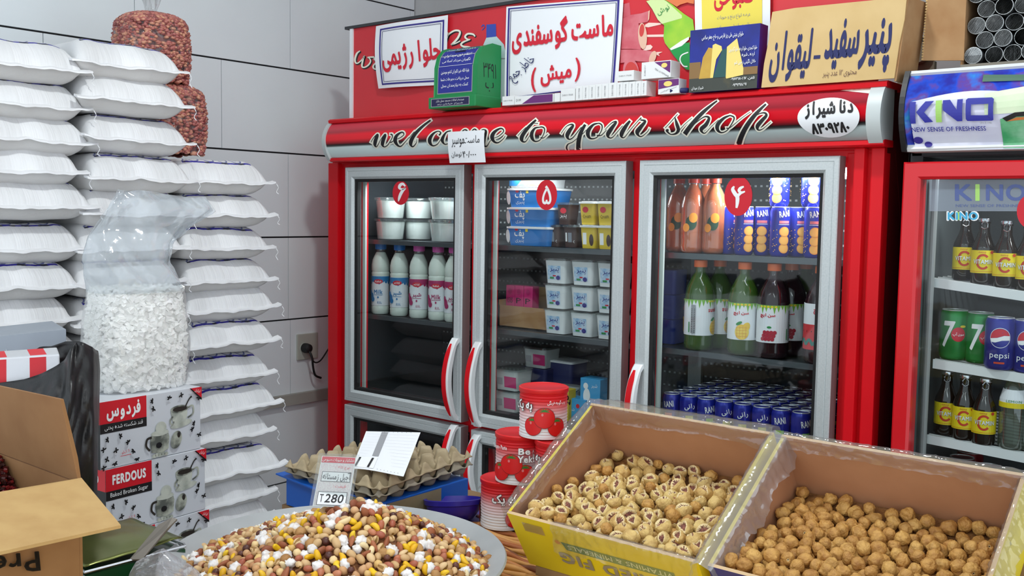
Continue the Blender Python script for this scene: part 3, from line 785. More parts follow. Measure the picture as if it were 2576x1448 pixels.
g = G(); f = pxquad([(1943, 28), (2281, -9), (2249, 204), (1915, 222)], 1, -.026); a = Art(g, f, True)
CN = M('card_ink', (38, 44, 96), .7)
a.text('پنیر', .83, .56, .22, .66, CN, off=.035, rot=-.02, res=4); a.text('سفید', .585, .50, .25, .62, CN, off=.035, rot=-.02, res=4); a.text('لیقوان', .20, .60, .32, .66, CN, off=.035, rot=-.02, res=4); a.rect(.385, .62, .435, .665, CN)
a.text('محتوی ۱۲ عدد پنیر', .60, .87, .25, .10, M('card_ink_light', (110, 80, 70), .7), res=2, rot=-.01)
g.build('card_lettering', tt, world=True)

# green charity box
GRN = M('green_metal', (22, 132, 72), .4); LBL = M('blue_label', (36, 44, 140), .45)
x0, x1 = .505, .690
t = thing('charity_box', 'green metal charity box with blue labels on the canopy', 'box', ((x0+x1)/2, -.02, 1.700))
w = (x1-x0)/2
prof = [(.060, .034), (.060, .196), (.020, .198), (-.012, .188), (-.034, .165), (-.045, .13), (-.048, .034)]
vs = [(x, y, z) for x in (-w, w) for y, z in prof]; n = len(prof)
g = G(); g.add(vs, [(i, i+1, n+i+1, n+i) for i in range(n-1)]+[(n-1, 0, n, 2*n-1), tuple(range(n)), tuple(range(2*n-1, n-1, -1))], GRN); g.build('box_body', t, bevel=.003)
G().box2((-w-.012, -.062, 0), (w+.004, .062, .036), GRN).build('box_foot', t, bevel=.003)
fp = [(y, z) for y, z in reversed(prof[2:])]
L = [0]
for i in range(1, len(fp)): L.append(L[-1]+math.hypot(fp[i][0]-fp[i-1][0], fp[i][1]-fp[i-1][1]))
def chm(u, v, h):
    v = max(0, min(L[-1], v))
    for i in range(len(L)-1):
        if v <= L[i+1]+1e-9:
            k = (v-L[i])/(L[i+1]-L[i]); y = fp[i][0]*(1-k)+fp[i+1][0]*k; z = fp[i][1]*(1-k)+fp[i+1][1]*k
            dy, dz = fp[i+1][0]-fp[i][0], fp[i+1][1]-fp[i][1]; q = math.hypot(dy, dz); return V((u, y-dz/q*h, z+dy/q*h))
g = G(); a = Art(g, chm, h=.0008, step=.0005)
def strip(u0, v0, u1, v1, m):
    for i in range(8): a.rect(u0, v0+(v1-v0)*i/8, u1, v0+(v1-v0)*(i+1)/8, m, up=False)
    a.up()
strip(-w+.014, .012, w-.022, .172, PGRY); strip(-w+.017, .015, w-.025, .169, LBL)
cx_ = -.004
for s, v, ww, hh in (('به یاری خداوند بزرگ صندوق', .160, .12, .010), ('انتقام خون سید ایران', .132, .115, .015), ('نگهبان مرداد اسلامی', .115, .12, .013), ('بقیة الله خیر لکم ان کنتم مومنین', .078, .12, .016), ('محل دریافت وجوهات شما', .056, .12, .012), ('کمک به نیازمندان محل', .036, .115, .012)):
    a.text(s, cx_, v, ww, hh, PWHT, off=.01, res=1, up=False)
a.up(); a.rect(-w+.018, .0975, w-.026, .0985, PWHT); strip(.0-.025, .147, .02, .152, INK)
g.build('main_label', t)
g = G(); a = Art(g, lambda u, v, h: V((u, -.062-h, v)))
a.rect(-w+.0, .005, w-.02, .031, PGRY); a.rect(-w+.003, .007, w-.023, .029, M('label_dark', (30, 30, 74), .5)); a.text('صندوق امانات مسجد محل بازار', -.01, .022, .12, .008, PWHT, res=1); a.text('شیراز خیابان زند', -.01, .012, .11, .006, PWHT, res=1)
g.build('foot_label', t)
g = G(); a = Art(g, lambda u, v, h: V((w+h, u, v)))
a.text('۳۴۹۱', .008, .115, .062, .045, INK, res=2, off=-.01); a.text('ب', .008, .065, .04, .03, INK, res=2, off=-.01); g.build('marker_writing', t)

# medicine cartons in a row on the canopy
MW = M('carton_white', (228, 230, 230), .55); MP = M('carton_purple', (104, 40, 112), .5); MG = M('carton_grey', (120, 120, 124), .5)
def carton(px, py0, py1, wpx, depth, lab, Y=-.035, z=None, purple=None, txt=True, side=False, group=None):
    p = at(px, py1, 1, Y); q = at(px+wpx, py1, 1, Y); h = at(px, py0, 1, Y).z-at(px, py1, 1, Y).z; w = q.x-p.x
    zb = 1.7005 if z is None else z
    t = tag(G().box2((-w/2+.0003, 0, 0), (w/2-.0003, depth, h), MW).build('medicine_carton', bevel=.0008), lab, 'box', group); t.location = ((p.x+q.x)/2, Y, zb)
    g = G(); a = Art(g, lambda u, v, hh: V((u, -hh, v)), h=.0004)
    if purple == 'front':
        a.poly([(-w*.48, h*.35), (-w*.48, h*.97), (w*.48, h*.97), (w*.48, h*.55)], MP); a.ell(-.002, h*.68, w*.2, h*.18, STL); a.text('سیپروفلوکس', .0, h*.28, w*.8, h*.13, MG, rot=.25, res=1)
    elif purple == 'wide':
        a.poly([(-w*.3, h*.05), (w*.0, h*.95), (w*.48, h*.95), (w*.48, h*.05)], MP); a.text('DUM', -w*.39, h*.5, w*.12, h*.3, MG, res=1)
    elif purple == 'side':
        a.poly([(-w*.05, h*.95), (w*.48, h*.95), (w*.48, h*.25)], MP); a.ell(w*.28, h*.72, w*.1, h*.14, STL); a.text('TEA LUXPHAR', w*.2, h*.3, w*.55, h*.10, MG, rot=-.5, res=1); a.text('DAROU', -w*.37, h*.5, h*.6, w*.05, MG, rot=PI/2, res=1)
    elif txt == 'h': a.text('DAROU PHAR', 0, h*.5, w*.75, h*.16, MG, res=1)
    elif txt: a.text('DAROU PHAR', 0, h*.5, h*.72, w*.22, MG, rot=PI/2, res=1)
    g.build('carton_print', t); return t
carton(1263, 243, 266, 30, .05, 'small white medicine carton lying beside the green box', txt='h')
carton(1294, 243, 264, 98, .05, 'long purple and white medicine carton lying in front of the big paper sign', purple='wide')
carton(1394, 236, 258, 14, .05, 'tiny white medicine carton right of the purple lying one', txt=None)
carton(1410, 226, 256, 36, .05, 'low white medicine carton at the left end of the upright row', txt='h')
o16 = ('first', 'second', 'third', 'fourth', 'fifth', 'sixth', 'seventh', 'eighth', 'ninth', 'tenth', 'eleventh')
xs = [1448, 1465, 1481, 1497, 1513, 1530, 1551, 1566, 1581, 1597, 1612, 1626, 1640]
for i in range(11):
    carton(xs[i], 215-1.6*i if i < 5 else 206-1.0*(i-5), 250-1.2*i, xs[i+1]-xs[i], .05, '%s upright white medicine carton from the left in the row on the canopy' % o16[i], group='upright medicine cartons')
zt_ = 1.7005+at(1600, 200, 1, -.035).z-at(1600, 240, 1, -.035).z
carton(1552, 178, 203, 42, .05, 'white medicine carton lying on top of the upright row', z=zt_+.001, txt='h')
carton(1613, 156, 198, 74, .05, 'purple cornered medicine carton standing on top of the row', z=zt_+.001, purple='side')
carton(1655, 199, 236, 53, .04, 'purple and white medicine carton at the right end of the row', purple='front')
pen_ = G().tube([(1.352, -.03, 1.708), (1.40, -.02, 1.708)], .007, PNAV, 10); tag(pen_.build('marker_pen', smooth=True), 'blue marker pen lying right of the medicine cartons', 'pen')
# ------------------------------------------------------------------ goods inside the three-door cooler
def Xat(px, Y, py=700): return at(px, py, 1, Y).x
CLEARP = clear('clear_plastic', (236, 240, 238), .08, .5, haze=.06)
YOG = M('yogurt_white', (236, 238, 236), .5)
# clear tubs of yogurt
def tub(lab, grp):
    t = thing('yogurt_tub', lab, 'tub', (0, 0, 0), 0, grp)
    a = G().lathe([(.046, .002), (.047, .004), (.053, .064), (.010, .0645)], YOG, 24).build('yogurt', t, auto=.7)
    b = G().lathe([(.047, 0), (.0475, .002), (.055, .066), (.059, .067), (.059, .071)], CLEARP, 24).build('cup', t, auto=.7)
    c = G().lathe([(.060, .068), (.061, .076), (.052, .0765), (.050, .074), (.001, .0745)], CLEARP, 24).build('lid', t, auto=.7)
    return kids(t, a, b, c)
T0 = tub('clear tub of white yogurt, lower one of the left stack behind the left door', 'yogurt tubs behind the left door'); T0.location = (Xat(982, .16, 600), .16, 1.2675)
z2 = 1.2675+.0775
dup(T0, (Xat(982, .16, 600), .16, z2), label='clear tub of white yogurt, upper one of the left stack behind the left door')
for px, Y, nm in ((1052, .26, 'middle rear'), (1120, .16, 'right')):
    for k, w in ((0, 'lower'), (1, 'upper')):
        dup(T0, (Xat(px, Y, 600), Y, 1.2675+.0775*k), label='clear tub of white yogurt, %s one of the %s stack behind the left door' % (w, nm))
# milk bottles
PETM = M('milk_body', (222, 232, 222), .25)
PETC = clear('pet_clear', (230, 236, 232), .1, .5, haze=.12)
def milk(lab, capc, main, txt, ang):
    t = thing('milk_bottle', lab, 'bottle', (0, 0, 0), ang, 'milk bottles behind the left door'); r = .0335
    G().lathe([(.028, 0), (.033, .006), (r, .026), (r-.001, .03), (r-.001, .142), (r, .146), (r, .152), (r-.002, .156), (r, .160), (r, .182), (.030, .200), (.020, .222), (.0165, .228)], PETM, 28).build('bottle_body', t, auto=.8)
    G().lathe([(.0165, .228), (.0185, .230), (.0185, .234), (.0165, .2345), (.0165, .238)], PETC, 20).build('neck', t, auto=.8)
    g = G().lathe([(.0195, .238), (.0198, .240), (.0198, .258), (.018, .260)], capc, 24)
    for k in range(24):
        a_ = 2*PI*k/24; g.box((.0199*math.cos(a_), .0199*math.sin(a_), .249), (.0012, .0018, .016), capc, Matrix.Rotation(a_, 3, 'Z'))
    g.build('cap', t)
    g = G().lathe([(r+.0002, .032), (r+.0002, .140)], WHP, 32); a = Art(g, cylmap(r+.0002), h=.0004); W = r*PI*.98
    a.rect(-W, .122, W, .140, main, 24)
    for k in range(16): a.ell(-W+W/8*k+.004, .122, .006, .004+.004*((k*7) % 3), main, 10, up=False)
    a.up(); a.ell(0, .121, .017, .0085, PRED, 24); a.text('کاله' if txt != 'Milk' else 'Kalleh', 0, .121, .022, .007, PWHT, res=1, off=.02)
    a.text(txt, .0, .083, .032, .016, main, off=.02, res=2); a.rect(-.016, .071, .016, .0725, main, 4); a.ell(0, .063, .003, .004, main, 10); a.text('ESL', .006, .044, .016, .008, main, res=1)
    a.ell(-.026, .066, .009, .014, main); a.ell(-.022, .056, .009, .010, main); a.ell(-.031, .080, .006, .010, main)
    g.build('label', t); return t
BLU = M('cap_blue', (30, 118, 196), .4); PNK = M('cap_pink', (216, 92, 176), .4); LBLU = M('label_blue', (32, 120, 180), .5); LMAG = M('label_magenta', (170, 30, 96), .5)
for px, cc, mm, tx, wh in ((957, BLU, LBLU, 'Milk', 'far left'), (1004, BLU, LBLU, 'شیر', 'second from the left'), (1053, PNK, LMAG, 'شیر', 'third from the left'), (1101, PNK, LMAG, 'Milk', 'fourth from the left'), (1142, PNK, LMAG, 'شیر', 'partly behind the door frame')):
    milk('milk bottle with %s cap, %s behind the left door' % ('blue' if cc is BLU else 'pink', wh), cc, mm, tx, .55).location = (Xat(px, .135, 780), .135, .9925)

# middle door, top shelf
def rbox(g, w, d, h, m, t=1.0, r=.012, z=0, n=5):
    """rounded-corner tapered tub body"""
    ring = []
    for cx, cy, a0 in ((1, 1, 0), (-1, 1, PI/2), (-1, -1, PI), (1, -1, 1.5*PI)):
        for i in range(n+1):
            a = a0+PI/2*i/n; ring.append((cx*(w/2-r)+r*math.cos(a), cy*(d/2-r)+r*math.sin(a)))
    k = len(ring); vs = [(x*t, y*t, z) for x, y in ring]+[(x, y, z+h) for x, y in ring]
    return g.add(vs, [(i, (i+1) % k, k+(i+1) % k, k+i) for i in range(k)]+[tuple(reversed(range(k))), tuple(range(k, 2*k))], m)
def lidded(name, lab, cat, w, d, h, body, lid, art=None, loc=(0, 0, 0), ang=0, grp=None, t=.9):
    o = thing(name, lab, cat, loc, ang, grp)
    kids(o, rbox(G(), w-.004, d-.004, h-.007, body, t).build('tub_body', o, auto=.7))
    g = G(); rbox(g, w+.003, d+.003, .006, lid, 1, .014, h-.0075); rbox(g, w-.012, d-.012, .0012, lid, 1, .01, h-.0016); kids(o, g.build('lid', o, auto=.7))
    if art:
        g = G(); dz = (d-.004)/2
        def fn(u, v, hh): return V((u, -(dz*(t+(1-t)*v/(h-.007)))-hh, v))
        art(Art(g, fn, h=.0005)); kids(o, g.build('label', o))
    return o
TB = M('tub_blue', (34, 120, 196), .4); TBR = M('tub_brown', (66, 44, 40), .45); TYE = M('tub_yellow', (220, 190, 50), .5)
def art_pf(a):
    a.text('پف', -.035, .036, .04, .030, PWHT, off=.02, res=2); a.text('پنیری', -.035, .014, .035, .012, PWHT, res=1); a.ell(-.045, .052, .007, .005, PRED); a.ell(-.082, .03, .008, .022, PWHT)
    a.rect(-.008, .045, .002, .056, PYEL)
xb0, xb1 = Xat(1272, .11, 560), Xat(1382, .11, 560)
bh = .0620
for k, w in enumerate(('lowest', 'middle', 'third')):
    lidded('cheese_tub', 'white lidded blue tub with Persian print, %s of the stack behind the middle door' % w, 'tub', xb1-xb0, .13, bh, TB, WHT, art_pf, ((xb0+xb1)/2, .11+.065, 1.2675+bh*k), 0, 'blue tubs behind the middle door')
o = thing('food_tray', 'clear topped tray of food on top of the blue tub stack', 'tray', ((xb0+xb1)/2-.01, .175, 1.2675+bh*3+.0015))
rbox(G(), .15, .12, .042, WHT, .95).build('tray_body', o, auto=.7)
g = G(); a = Art(g, lambda u, v, h: V((u, -.0605-h, v)), h=.0006); a.rect(-.07, .005, .07, .039, M('tray_picture', (120, 130, 150), .5, var=(40, (180, 140, 110), .4, .6))); a.poly([(-.07, .039), (.0, .039), (-.04, .005), (-.07, .005)], LBLU); g.build('picture', o)
def art_br(a): a.rect(-.016, .018, -.010, .046, PWHT); a.rect(-.006, .016, .008, .046, M('barcode_grey', (130, 140, 150), .5)); a.text('c', .016, .018, .006, .008, PWHT, res=1)
def art_br2(a): a.ell(0, .044, .012, .009, PRED); a.text('پنیر', 0, .026, .026, .014, PWHT, res=1)
for px, z, wh, ar in ((1401, 0, 'lower left', art_br), (1445, 0, 'lower right', art_br), (1428, 1, 'upper', art_br2)):
    lidded('dessert_cup', 'dark brown dessert cup, %s one behind the middle door' % wh, 'cup', .060, .06, .070, TBR, CLEARP, ar, (Xat(px, .16, 600), .16, 1.2675+.0708*z), 0, 'brown cups behind the middle door', .82)
def art_ye(a): a.ell(-.005, .046, .011, .009, PRED); a.text('Cream', 0, .026, .03, .012, TBR, res=1, rot=.1)
def art_ye2(a): a.rect(-.018, .012, -.004, .048, PWHT); a.ell(.014, .026, .008, .018, TBR)
for px, z, wh, ar in ((1490, 0, 'lower left', art_ye2), (1533, 0, 'lower right', art_ye2), (1487, 1, 'upper left', art_ye), (1531, 1, 'upper right', art_ye)):
    lidded('cream_cup', 'yellow cream cup, %s of the four behind the middle door' % wh, 'cup', .064, .06, .072, TYE, WHT, ar, (Xat(px, .14, 600), .14, 1.2675+.0728*z), 0, 'yellow cups behind the middle door', .82)
# second shelf
def art_wt(a): a.rect(-.028, .012, .022, .056, M('pale_blue_print', (150, 186, 220), .5, var=(60, (200, 216, 232), .4, .6))); a.text('پنیر', -.002, .042, .036, .018, PBLU, res=1); a.rect(-.02, .014, -.004, .020, PGRN); a.ell(.012, .018, .008, .007, PBLU); a.rect(-.008, .022, .004, .026, PRED)
for ci, (px, cw) in enumerate(((1413, 'left'), (1480, 'middle'), (1546, 'right'))):
    for k, w in enumerate(('bottom', 'middle', 'top')):
        lidded('feta_tub', 'white square tub, %s one of the %s stack behind the middle door' % (w, cw), 'tub', .088, .088, .0795, WHT, CLEARP, art_wt, (Xat(px, .155, 760), .155+.0*ci, .9925+.080*k), .0, 'white tubs behind the middle door', .86)
xa, xb = Xat(1252, .14, 800), Xat(1378, .14, 800)
t = thing('carton_tray', 'open brown carton tray of pink packets behind the middle door', 'box', ((xa+xb)/2, .24, .9925)); w = (xb-xa)/2; q = .095
g = G(); g.box2((-w, -q, 0), (w, q, .004), KRAFT); g.box2((-w, -q, 0), (w, -q+.004, .072), KRAFT); g.box2((-w, q-.004, 0), (w, q, .125), KRAFTL); g.box2((-w, -q, 0), (-w+.004, q, .09), KRAFT); g.box2((w-.004, -q, 0), (w, q, .115), KRAFTL)
g.build('tray', t)
PINK = M('pink_packet', (196, 36, 110), .45)
for k, px in enumerate((1288, 1310, 1333)):
    o = thing('juice_packet', 'pink packet standing in the brown tray, %s of three' % ('left', 'middle', 'right')[k], 'packet', (Xat(px, .17, 750), .178, .9973), 0, 'pink packets in the tray')
    G().box2((-.018, -.018, 0), (.018, .018, .135), PINK).build('packet_body', o, bevel=.002)
    g = G(); a = Art(g, lambda u, v, h: V((u, -.018-h, v))); a.text('ISIS' if k == 0 else 'P', 0, .085, .022, .018, INK, res=1); a.rect(-.010, .035, .012, .058, PGRY); a.ell(0, .115, .008, .010, LMAG); g.build('packet_print', o)
# third shelf
def art_pk(a): a.rect(-.005, .010, .045, .046, PINK); a.rect(-.035, .018, -.012, .040, PGRY)
for px, Y, k, wh in ((1292, .13, 0, 'lower one'), (1292, .13, 1, 'upper one'), (1362, .26, 2, 'highest one, further back')):
    z = (.7225, .7925, .862)[k]
    if k == 2:
        z = .8545; tag(rbox(G(), .11, .10, .13, PNAV, .95).build('navy_tub', auto=.7), 'plain navy tub under the pink labelled tub behind the middle door', 'tub').location = (Xat(px, Y, 960), Y, .7225)
    lidded('sauce_tub', 'clear tub with pink label, %s behind the middle door' % wh, 'tub', .098, .095, .0695, M('tub_pale', (190, 196, 194), .4), CLEARP, art_pk, (Xat(px, Y, 980), Y, z), 0, 'pink labelled tubs', .9)
def art_nv(a): a.text('پنیر', -.02, .05, .03, .03, PWHT, res=1); a.ell(.03, .045, .016, .02, PGRY)
lidded('cheese_bucket', 'dark navy tub with white print at the back behind the middle door', 'tub', .13, .10, .16, M('tub_navy', (30, 38, 92), .45), WHT, art_nv, (Xat(1422, .3, 900), .30, .7225), 0, None, .92)
o = thing('clear_bucket', 'small clear lidded bucket beside the blue milk carton', 'bucket', (Xat(1424, .17, 980), .17, .7225))
G().lathe([(.042, 0), (.048, .085), (.051, .086), (.051, .095), (.04, .096)], M('tub_pale', (190, 196, 194), .4), 22).build('bucket_body', o, auto=.7); G().tube([(.05*math.cos(a), .05*math.sin(a), .09+.018*math.sin(a)) for a in [PI+PI*k/12 for k in range(13)]], .0016, CHROME, 6).build('handle', o)
CBL = M('carton_sky', (60, 158, 212), .45)
for px, Y, h, w, lab in ((1484, .125, .140, .075, 'taller sky blue milk carton behind the middle door'), (1450, .115, .072, .070, 'small sky blue carton with red dot beside the tall one')):
    o = thing('milk_carton', lab, 'carton', (Xat(px, Y, 1000), Y, .7225)); G().box2((-w/2, 0, 0), (w/2, .055, h), CBL).build('carton_body', o, bevel=.0015)
    g = G(); a = Art(g, lambda u, v, hh: V((u, -hh, v)))
    if h > .1:
        a.poly([(-w/2, .0), (w/2, 0), (w/2, .05), (w*.2, .036), (-w*.1, .046), (-w/2, .058)], PWHT); a.text('شیر', .016, .118, .022, .014, PWHT, res=1); a.ell(-.012, .085, .013, .024, PWHT); a.ell(-.016, .116, .009, .010, PWHT); a.ell(.024, .014, .008, .008, PRED)
    else: a.ell(.006, .05, .007, .007, PRED); a.text('شیر', -.016, .036, .02, .012, PWHT, res=1)
    g.build('carton_print', o)
tag(G().box2((-.012, -.02, 0), (.012, .02, .10), TYE).build('yellow_packet', bevel=.002), 'narrow yellow packet behind the top tomato tin', 'packet').location = (Xat(1428, .11, 1000), .118, .7225)

# right door: bottles, cans
def bottle_prof(r, h, neck=.013, sh=.62):
    return [(r*.78, 0), (r*.96, .006), (r, .018), (r*.97, .034), (r, .042), (r, h*sh), (r*.98, h*(sh+.04)), (r*.86, h*(sh+.14)), (r*.60, h*(sh+.235)), (neck, h*(sh+.30)), (neck, h*.955)]
OJ = M('orange_drink', (226, 116, 56), .2, var=(14, (206, 90, 44), .35, .7)); OCAP = M('cap_orange', (236, 110, 44), .4); RCAP = M('cap_red', (206, 60, 40), .4)
for k, (px, Y, wh) in enumerate(((1705, .16, 'leftmost'), (1742, .125, 'front'), (1772, .22, 'rear'), (1796, .14, 'rightmost'))):
    o = thing('orange_drink_bottle', 'orange drink bottle with red cap, %s of the four on the top shelf' % wh, 'bottle', (Xat(px, Y, 600), Y, 1.2675), k, 'orange drink bottles'); r = .034
    G().lathe(bottle_prof(r, .205), OJ, 24).build('bottle_body', o, auto=.9)
    G().lathe(bottle_prof(r+.0012, .207, .0142), CLEARP, 24).build('bottle_wall', o, auto=.9)
    G().lathe([(.0165, .198), (.0168, .216), (.015, .218)], RCAP, 22).build('cap', o, auto=.7)
    g = G(); a = Art(g, cylmap(r+.0012, a0=-PI/2-k+.35), h=.001); a.ell(.0, .085, .016, .020, M('leaf_print', (40, 70, 50), .5)); a.ell(.006, .10, .012, .014, M('orange_print', (240, 150, 50), .5)); a.ell(-.014, .072, .010, .012, M('orange_print', (240, 150, 50), .5)); g.build('label', o)
CANB = M('can_blue', (30, 40, 150), .25, .3); LIDM = M('can_lid', (222, 225, 228), .24, .45); ORS = M('orange_slice', (236, 176, 84), .5); ORD = M('orange_ring', (226, 150, 60), .5); FPK = M('flavour_pink', (226, 120, 130), .5)
def can(lab, grp, style, ang=0, h=.1335, r=.0262, name='drink_can', base=None, cat='can'):
    body = base or CANB; g = G()
    g.lathe([(r*.80, 0), (r*.9, .003), (r, .010), (r, h-.012), (r*.92, h-.005), (r*.87, h-.002)], body, 28); c = Art(g, cylmap(r), h=.0003, step=.0002)
    style(c, r, h)
    o = g.build(name, auto=.8); tag(o, lab, cat, grp); o.rotation_euler.z = ang
    l = G().lathe([(r*.87, h-.003), (r*.89, h-.001), (r*.875, h), (r*.80, h-.0005), (r*.76, h-.005), (.001, h-.005)], LIDM, 28)
    l.box((0, .004, h-.0042), (.008, .018, .0008), LIDM); l = l.build('lid', o, auto=.6)
    return kids(o, l)
def st_big(c, r, h):
    for dx, tx in ((-.0, 'RANI'), (r*PI, 'رانی')):
        c.text(tx, dx, h*.86, .030, .017, PWHT, off=.03, res=2, rot=.16); c.rect(dx-.014, h*.665, dx+.014, h*.72, FPK, 4); c.rect(dx-.015, h*.64, dx+.015, h*.65, PWHT, 4)
        for i, (x, y) in enumerate(((0, .17), (0, .33), (.0, .50))):
            c.ell(dx+x, h*y, .0135, .0135, ORD); c.ell(dx+x, h*y, .0115, .0115, ORS)
        for i in range(26):
            q = RND.uniform(-1, 1); c.ell(dx+(.018+.012*abs(q))*(1 if q > 0 else -1), h*RND.uniform(.1, .62), .0014, .0014, ORS, 5, up=False)
        c.up()
def st_small(tx, fc, fruit):
    def st(c, r, h):
        for dx, t in ((0, tx), (r*PI, tx)):
            c.text(t, dx, h*.78, .030, .018, PWHT, off=.02, res=2, rot=.16); c.rect(dx-.011, h*.51, dx+.011, h*.59, fc, 4); c.rect(dx-.018, h*.425, dx+.018, h*.435, PWHT, 5)
            c.ell(dx+.002, h*.24, .014, .014, PGRN); c.ell(dx-.004, h*.20, .013, .013, fruit)
            for i in range(10): c.ell(dx+(.017+.006*RND.random())*(1 if i % 2 else -1), h*RND.uniform(.08, .4), .0013, .0013, PWHT, 5, up=False)
            c.up()
    return st
def facing(x, y): return math.atan2(CAM.y-y, CAM.x-x)+PI/2
wl = ('first', 'second', 'third', 'fourth', 'fifth', 'sixth', 'seventh')
cb0 = can('blue drink can with orange slices, first from the left on the top shelf', 'cans with orange slices', st_big); first = True
zc = 1.2675
for k, (px, Y, da) in enumerate(((1832, .16, 1.1), (1872, .125, .5), (1921, .15, -.2), (1962, .125, .45), (2006, .17, .5), (2048, .125, .1))):
    x = Xat(px, Y, 580); a = facing(x, Y)+da
    if k == 0: cb0.location = (x, Y, zc); cb0.rotation_euler.z = a
    else: dup(cb0, (x, Y, zc), a, 'blue orange-slice can, %s from the left in the lower tier of the top shelf' % wl[k])
for px, Y, da, w in ((1962, .150, -.3, 'left one'), (2042, .150, .2, 'right one')):
    x = Xat(px, Y, 470); dup(cb0, (x, Y, zc+.134), facing(x, Y)+da, 'blue drink can with orange slices, %s of the upper tier under the lamp' % w)
YF = M('flavour_yellow', (196, 190, 90), .5); GF = M('flavour_green', (120, 190, 70), .5); PF = M('peach_print', (220, 130, 90), .5)
protos = [can('blue drink can, %s from the left in the front row of the low shelf' % wl[i], 'cans in the front row', st_small(*s_)) for i, s_ in enumerate((('RANI', FPK, FPK), ('رانی', YF, YF), ('RANI', GF, GF), ('رانی', YF, ORS), ('رانی', YF, PF), ('رانی', YF, PF), ('RANI', GF, ORS)))]
x0, x1 = Xat(1690, .125, 990), Xat(1966, .125, 1020)
for i, p_ in enumerate(protos):
    x = x0+(x1-x0)*i/6; p_.location = (x, .125, .7225); p_.rotation_euler.z = facing(x, .125)+(-.35, .1, .45, .3, .0, .1, -.1)[i]
for j in range(1, 7):
    for i in range(7):
        x = x0+(x1-x0)*i/6; dup(protos[(i*3+j*5) % 7], (x, .125+.0556*j, .7225), RND.random()*6, 'blue drink can behind the front row on the low shelf, only its silver lid clear', 'cans behind the front row')
for j in range(7):
    x = x0+(x1-x0)*7/6; dup(protos[(6+j) % 7], (x, .125+.0556*j, .7225), facing(x, .1)+.6, 'blue can in the column beside the right door frame, %s from front' % wl[j], 'cans in the right hand column')
# juice bottles on the middle shelf
JG = M('juice_green', (56, 84, 28), .12, var=(8, (40, 70, 24), .35, .7), coat=.4); JD = M('juice_dark', (38, 20, 26), .12, coat=.4)
MANGO = M('mango_print', (240, 196, 60), .5, var=(60, (246, 214, 90), .4, .6)); CHER = M('cherry_print', (176, 34, 56), .5); MELON = M('melon_print', (206, 50, 56), .5); LEAF = M('leaf_green_print', (120, 180, 60), .5)
def juice(lab, liq, fruit, tx, ang, Y, px, seal=None):
    r = .0425; x = Xat(px, Y, 860); t = thing('juice_bottle', lab, 'bottle', (x, Y, .9925), facing(x, Y)+ang, 'juice bottles behind the right door')
    G().lathe(bottle_prof(r, .252, .015, .58), liq, 30).build('bottle_body', t, auto=.9)
    g = G().lathe([(.0185, .236), (.0188, .238), (.0188, .254), (.0172, .256)], OCAP, 24); g.build('cap', t, auto=.6)
    zb, zt_ = (.044, .145) if not seal else (.038, .158)
    g = G().lathe([(r+.0003, zb), (r+.0003, zt_)], WHP, 36); c = Art(g, cylmap(r+.0003), h=.0004); W = r*PI*.98
    if not seal:
        for k in range(24): c.poly([(-W+W/12*k, zt_), (-W+W/12*(k+1), zt_), (-W+W/12*(k+.5), zt_-.012-.006*((k*5) % 3))], LEAF, up=False)
        c.up()
        for s_ in (0, W):
            for k in range(5): c.ell(s_-.02+.01*k, zt_-.004, .004, .003, PYEL, 8, up=False)
            c.text(tx, s_-.002, zt_-.028, .042, .013, PRED, off=.03, res=2)
            if fruit is CHER:
                for k in range(12): c.ell(s_-.014+.009*(k % 4)+.003*(k//4), zb+.010+.009*(k//4), .0055, .0055, CHER, 10, up=False)
                c.ell(s_+.004, zb+.042, .006, .003, PGRN)
            else:
                c.ell(s_+.002, zb+.022, .019, .021, fruit); c.ell(s_+.012, zb+.034, .010, .016, fruit, rot=-.5)
                for k in range(4): c.rect(s_-.012+.008*k, zb+.006, s_-.0112+.008*k, zb+.038, ORD, up=False); c.rect(s_-.014, zb+.010+.008*k, s_+.016, zb+.0108+.008*k, ORD, up=False)
                c.ell(s_-.006, zb+.046, .009, .004, PGRN, rot=.5)
            c.up()
        for s_ in (W/2, -W/2):
            c.rect(s_-.006, zb+.006, s_+.006, zt_-.014, PGRY, 2)
            for k in range(14): c.rect(s_-.005, zb+.009+.005*k, s_+.005, zb+.0105+.005*k, INK, up=False)
            c.rect(s_-.013, zb+.008, s_-.010, zb+.038, PGRN)
    else:
        c.poly([(-W, zb), (W, zb), (W, zb+.06), (-W, zb+.06)], MELON) if False else c.rect(-W, zb, W, zb+.066, MELON, 24)
        c.text(tx, .0, zt_-.018, .046, .018, PRED, off=.03, res=2); c.text('پالپی', .014, zt_-.040, .02, .012, LBLU, res=1)
        for k in range(12): c.pen([(-W+W/6*k, zb+.012, .008), (-W+W/6*(k+.5), zb+.026, .008), (-W+W/6*(k+1), zb+.012, .008)], M('melon_rind', (60, 130, 120), .5), 4, up=False)
        c.up()
        for k in range(18): c.ell(-W+W/9*k+.003, zb+.048, .0012, .002, INK, 6, up=False)
    g.build('label', t); return t
juice('green juice bottle with mango label turned to its barcode, far left in the row', JG, MANGO, 'sunich', 1.15, .125, 1757)
juice('green mango juice bottle at the rear, second from the left in the row', JG, MANGO, 'sunich', .75, .20, 1806)
juice('green juice bottle with the mango picture facing out', JG, MANGO, 'سن ایچ', -.12, .125, 1868)
juice('dark cherry juice bottle with the fruit facing out', JD, CHER, 'سن ایچ', -.3, .125, 1942)
juice('dark cherry juice bottle at the rear beside the front cherry one', JD, CHER, 'سن ایچ', -.2, .212, 1986)
juice('green mango juice bottle at the rear right of the row', JG, MANGO, 'سن ایچ', .2, .30, 2022)
juice('dark juice bottle with red watermelon label, far right in the row', JD, MELON, 'سن ایچ', .1, .12, 2062, True)
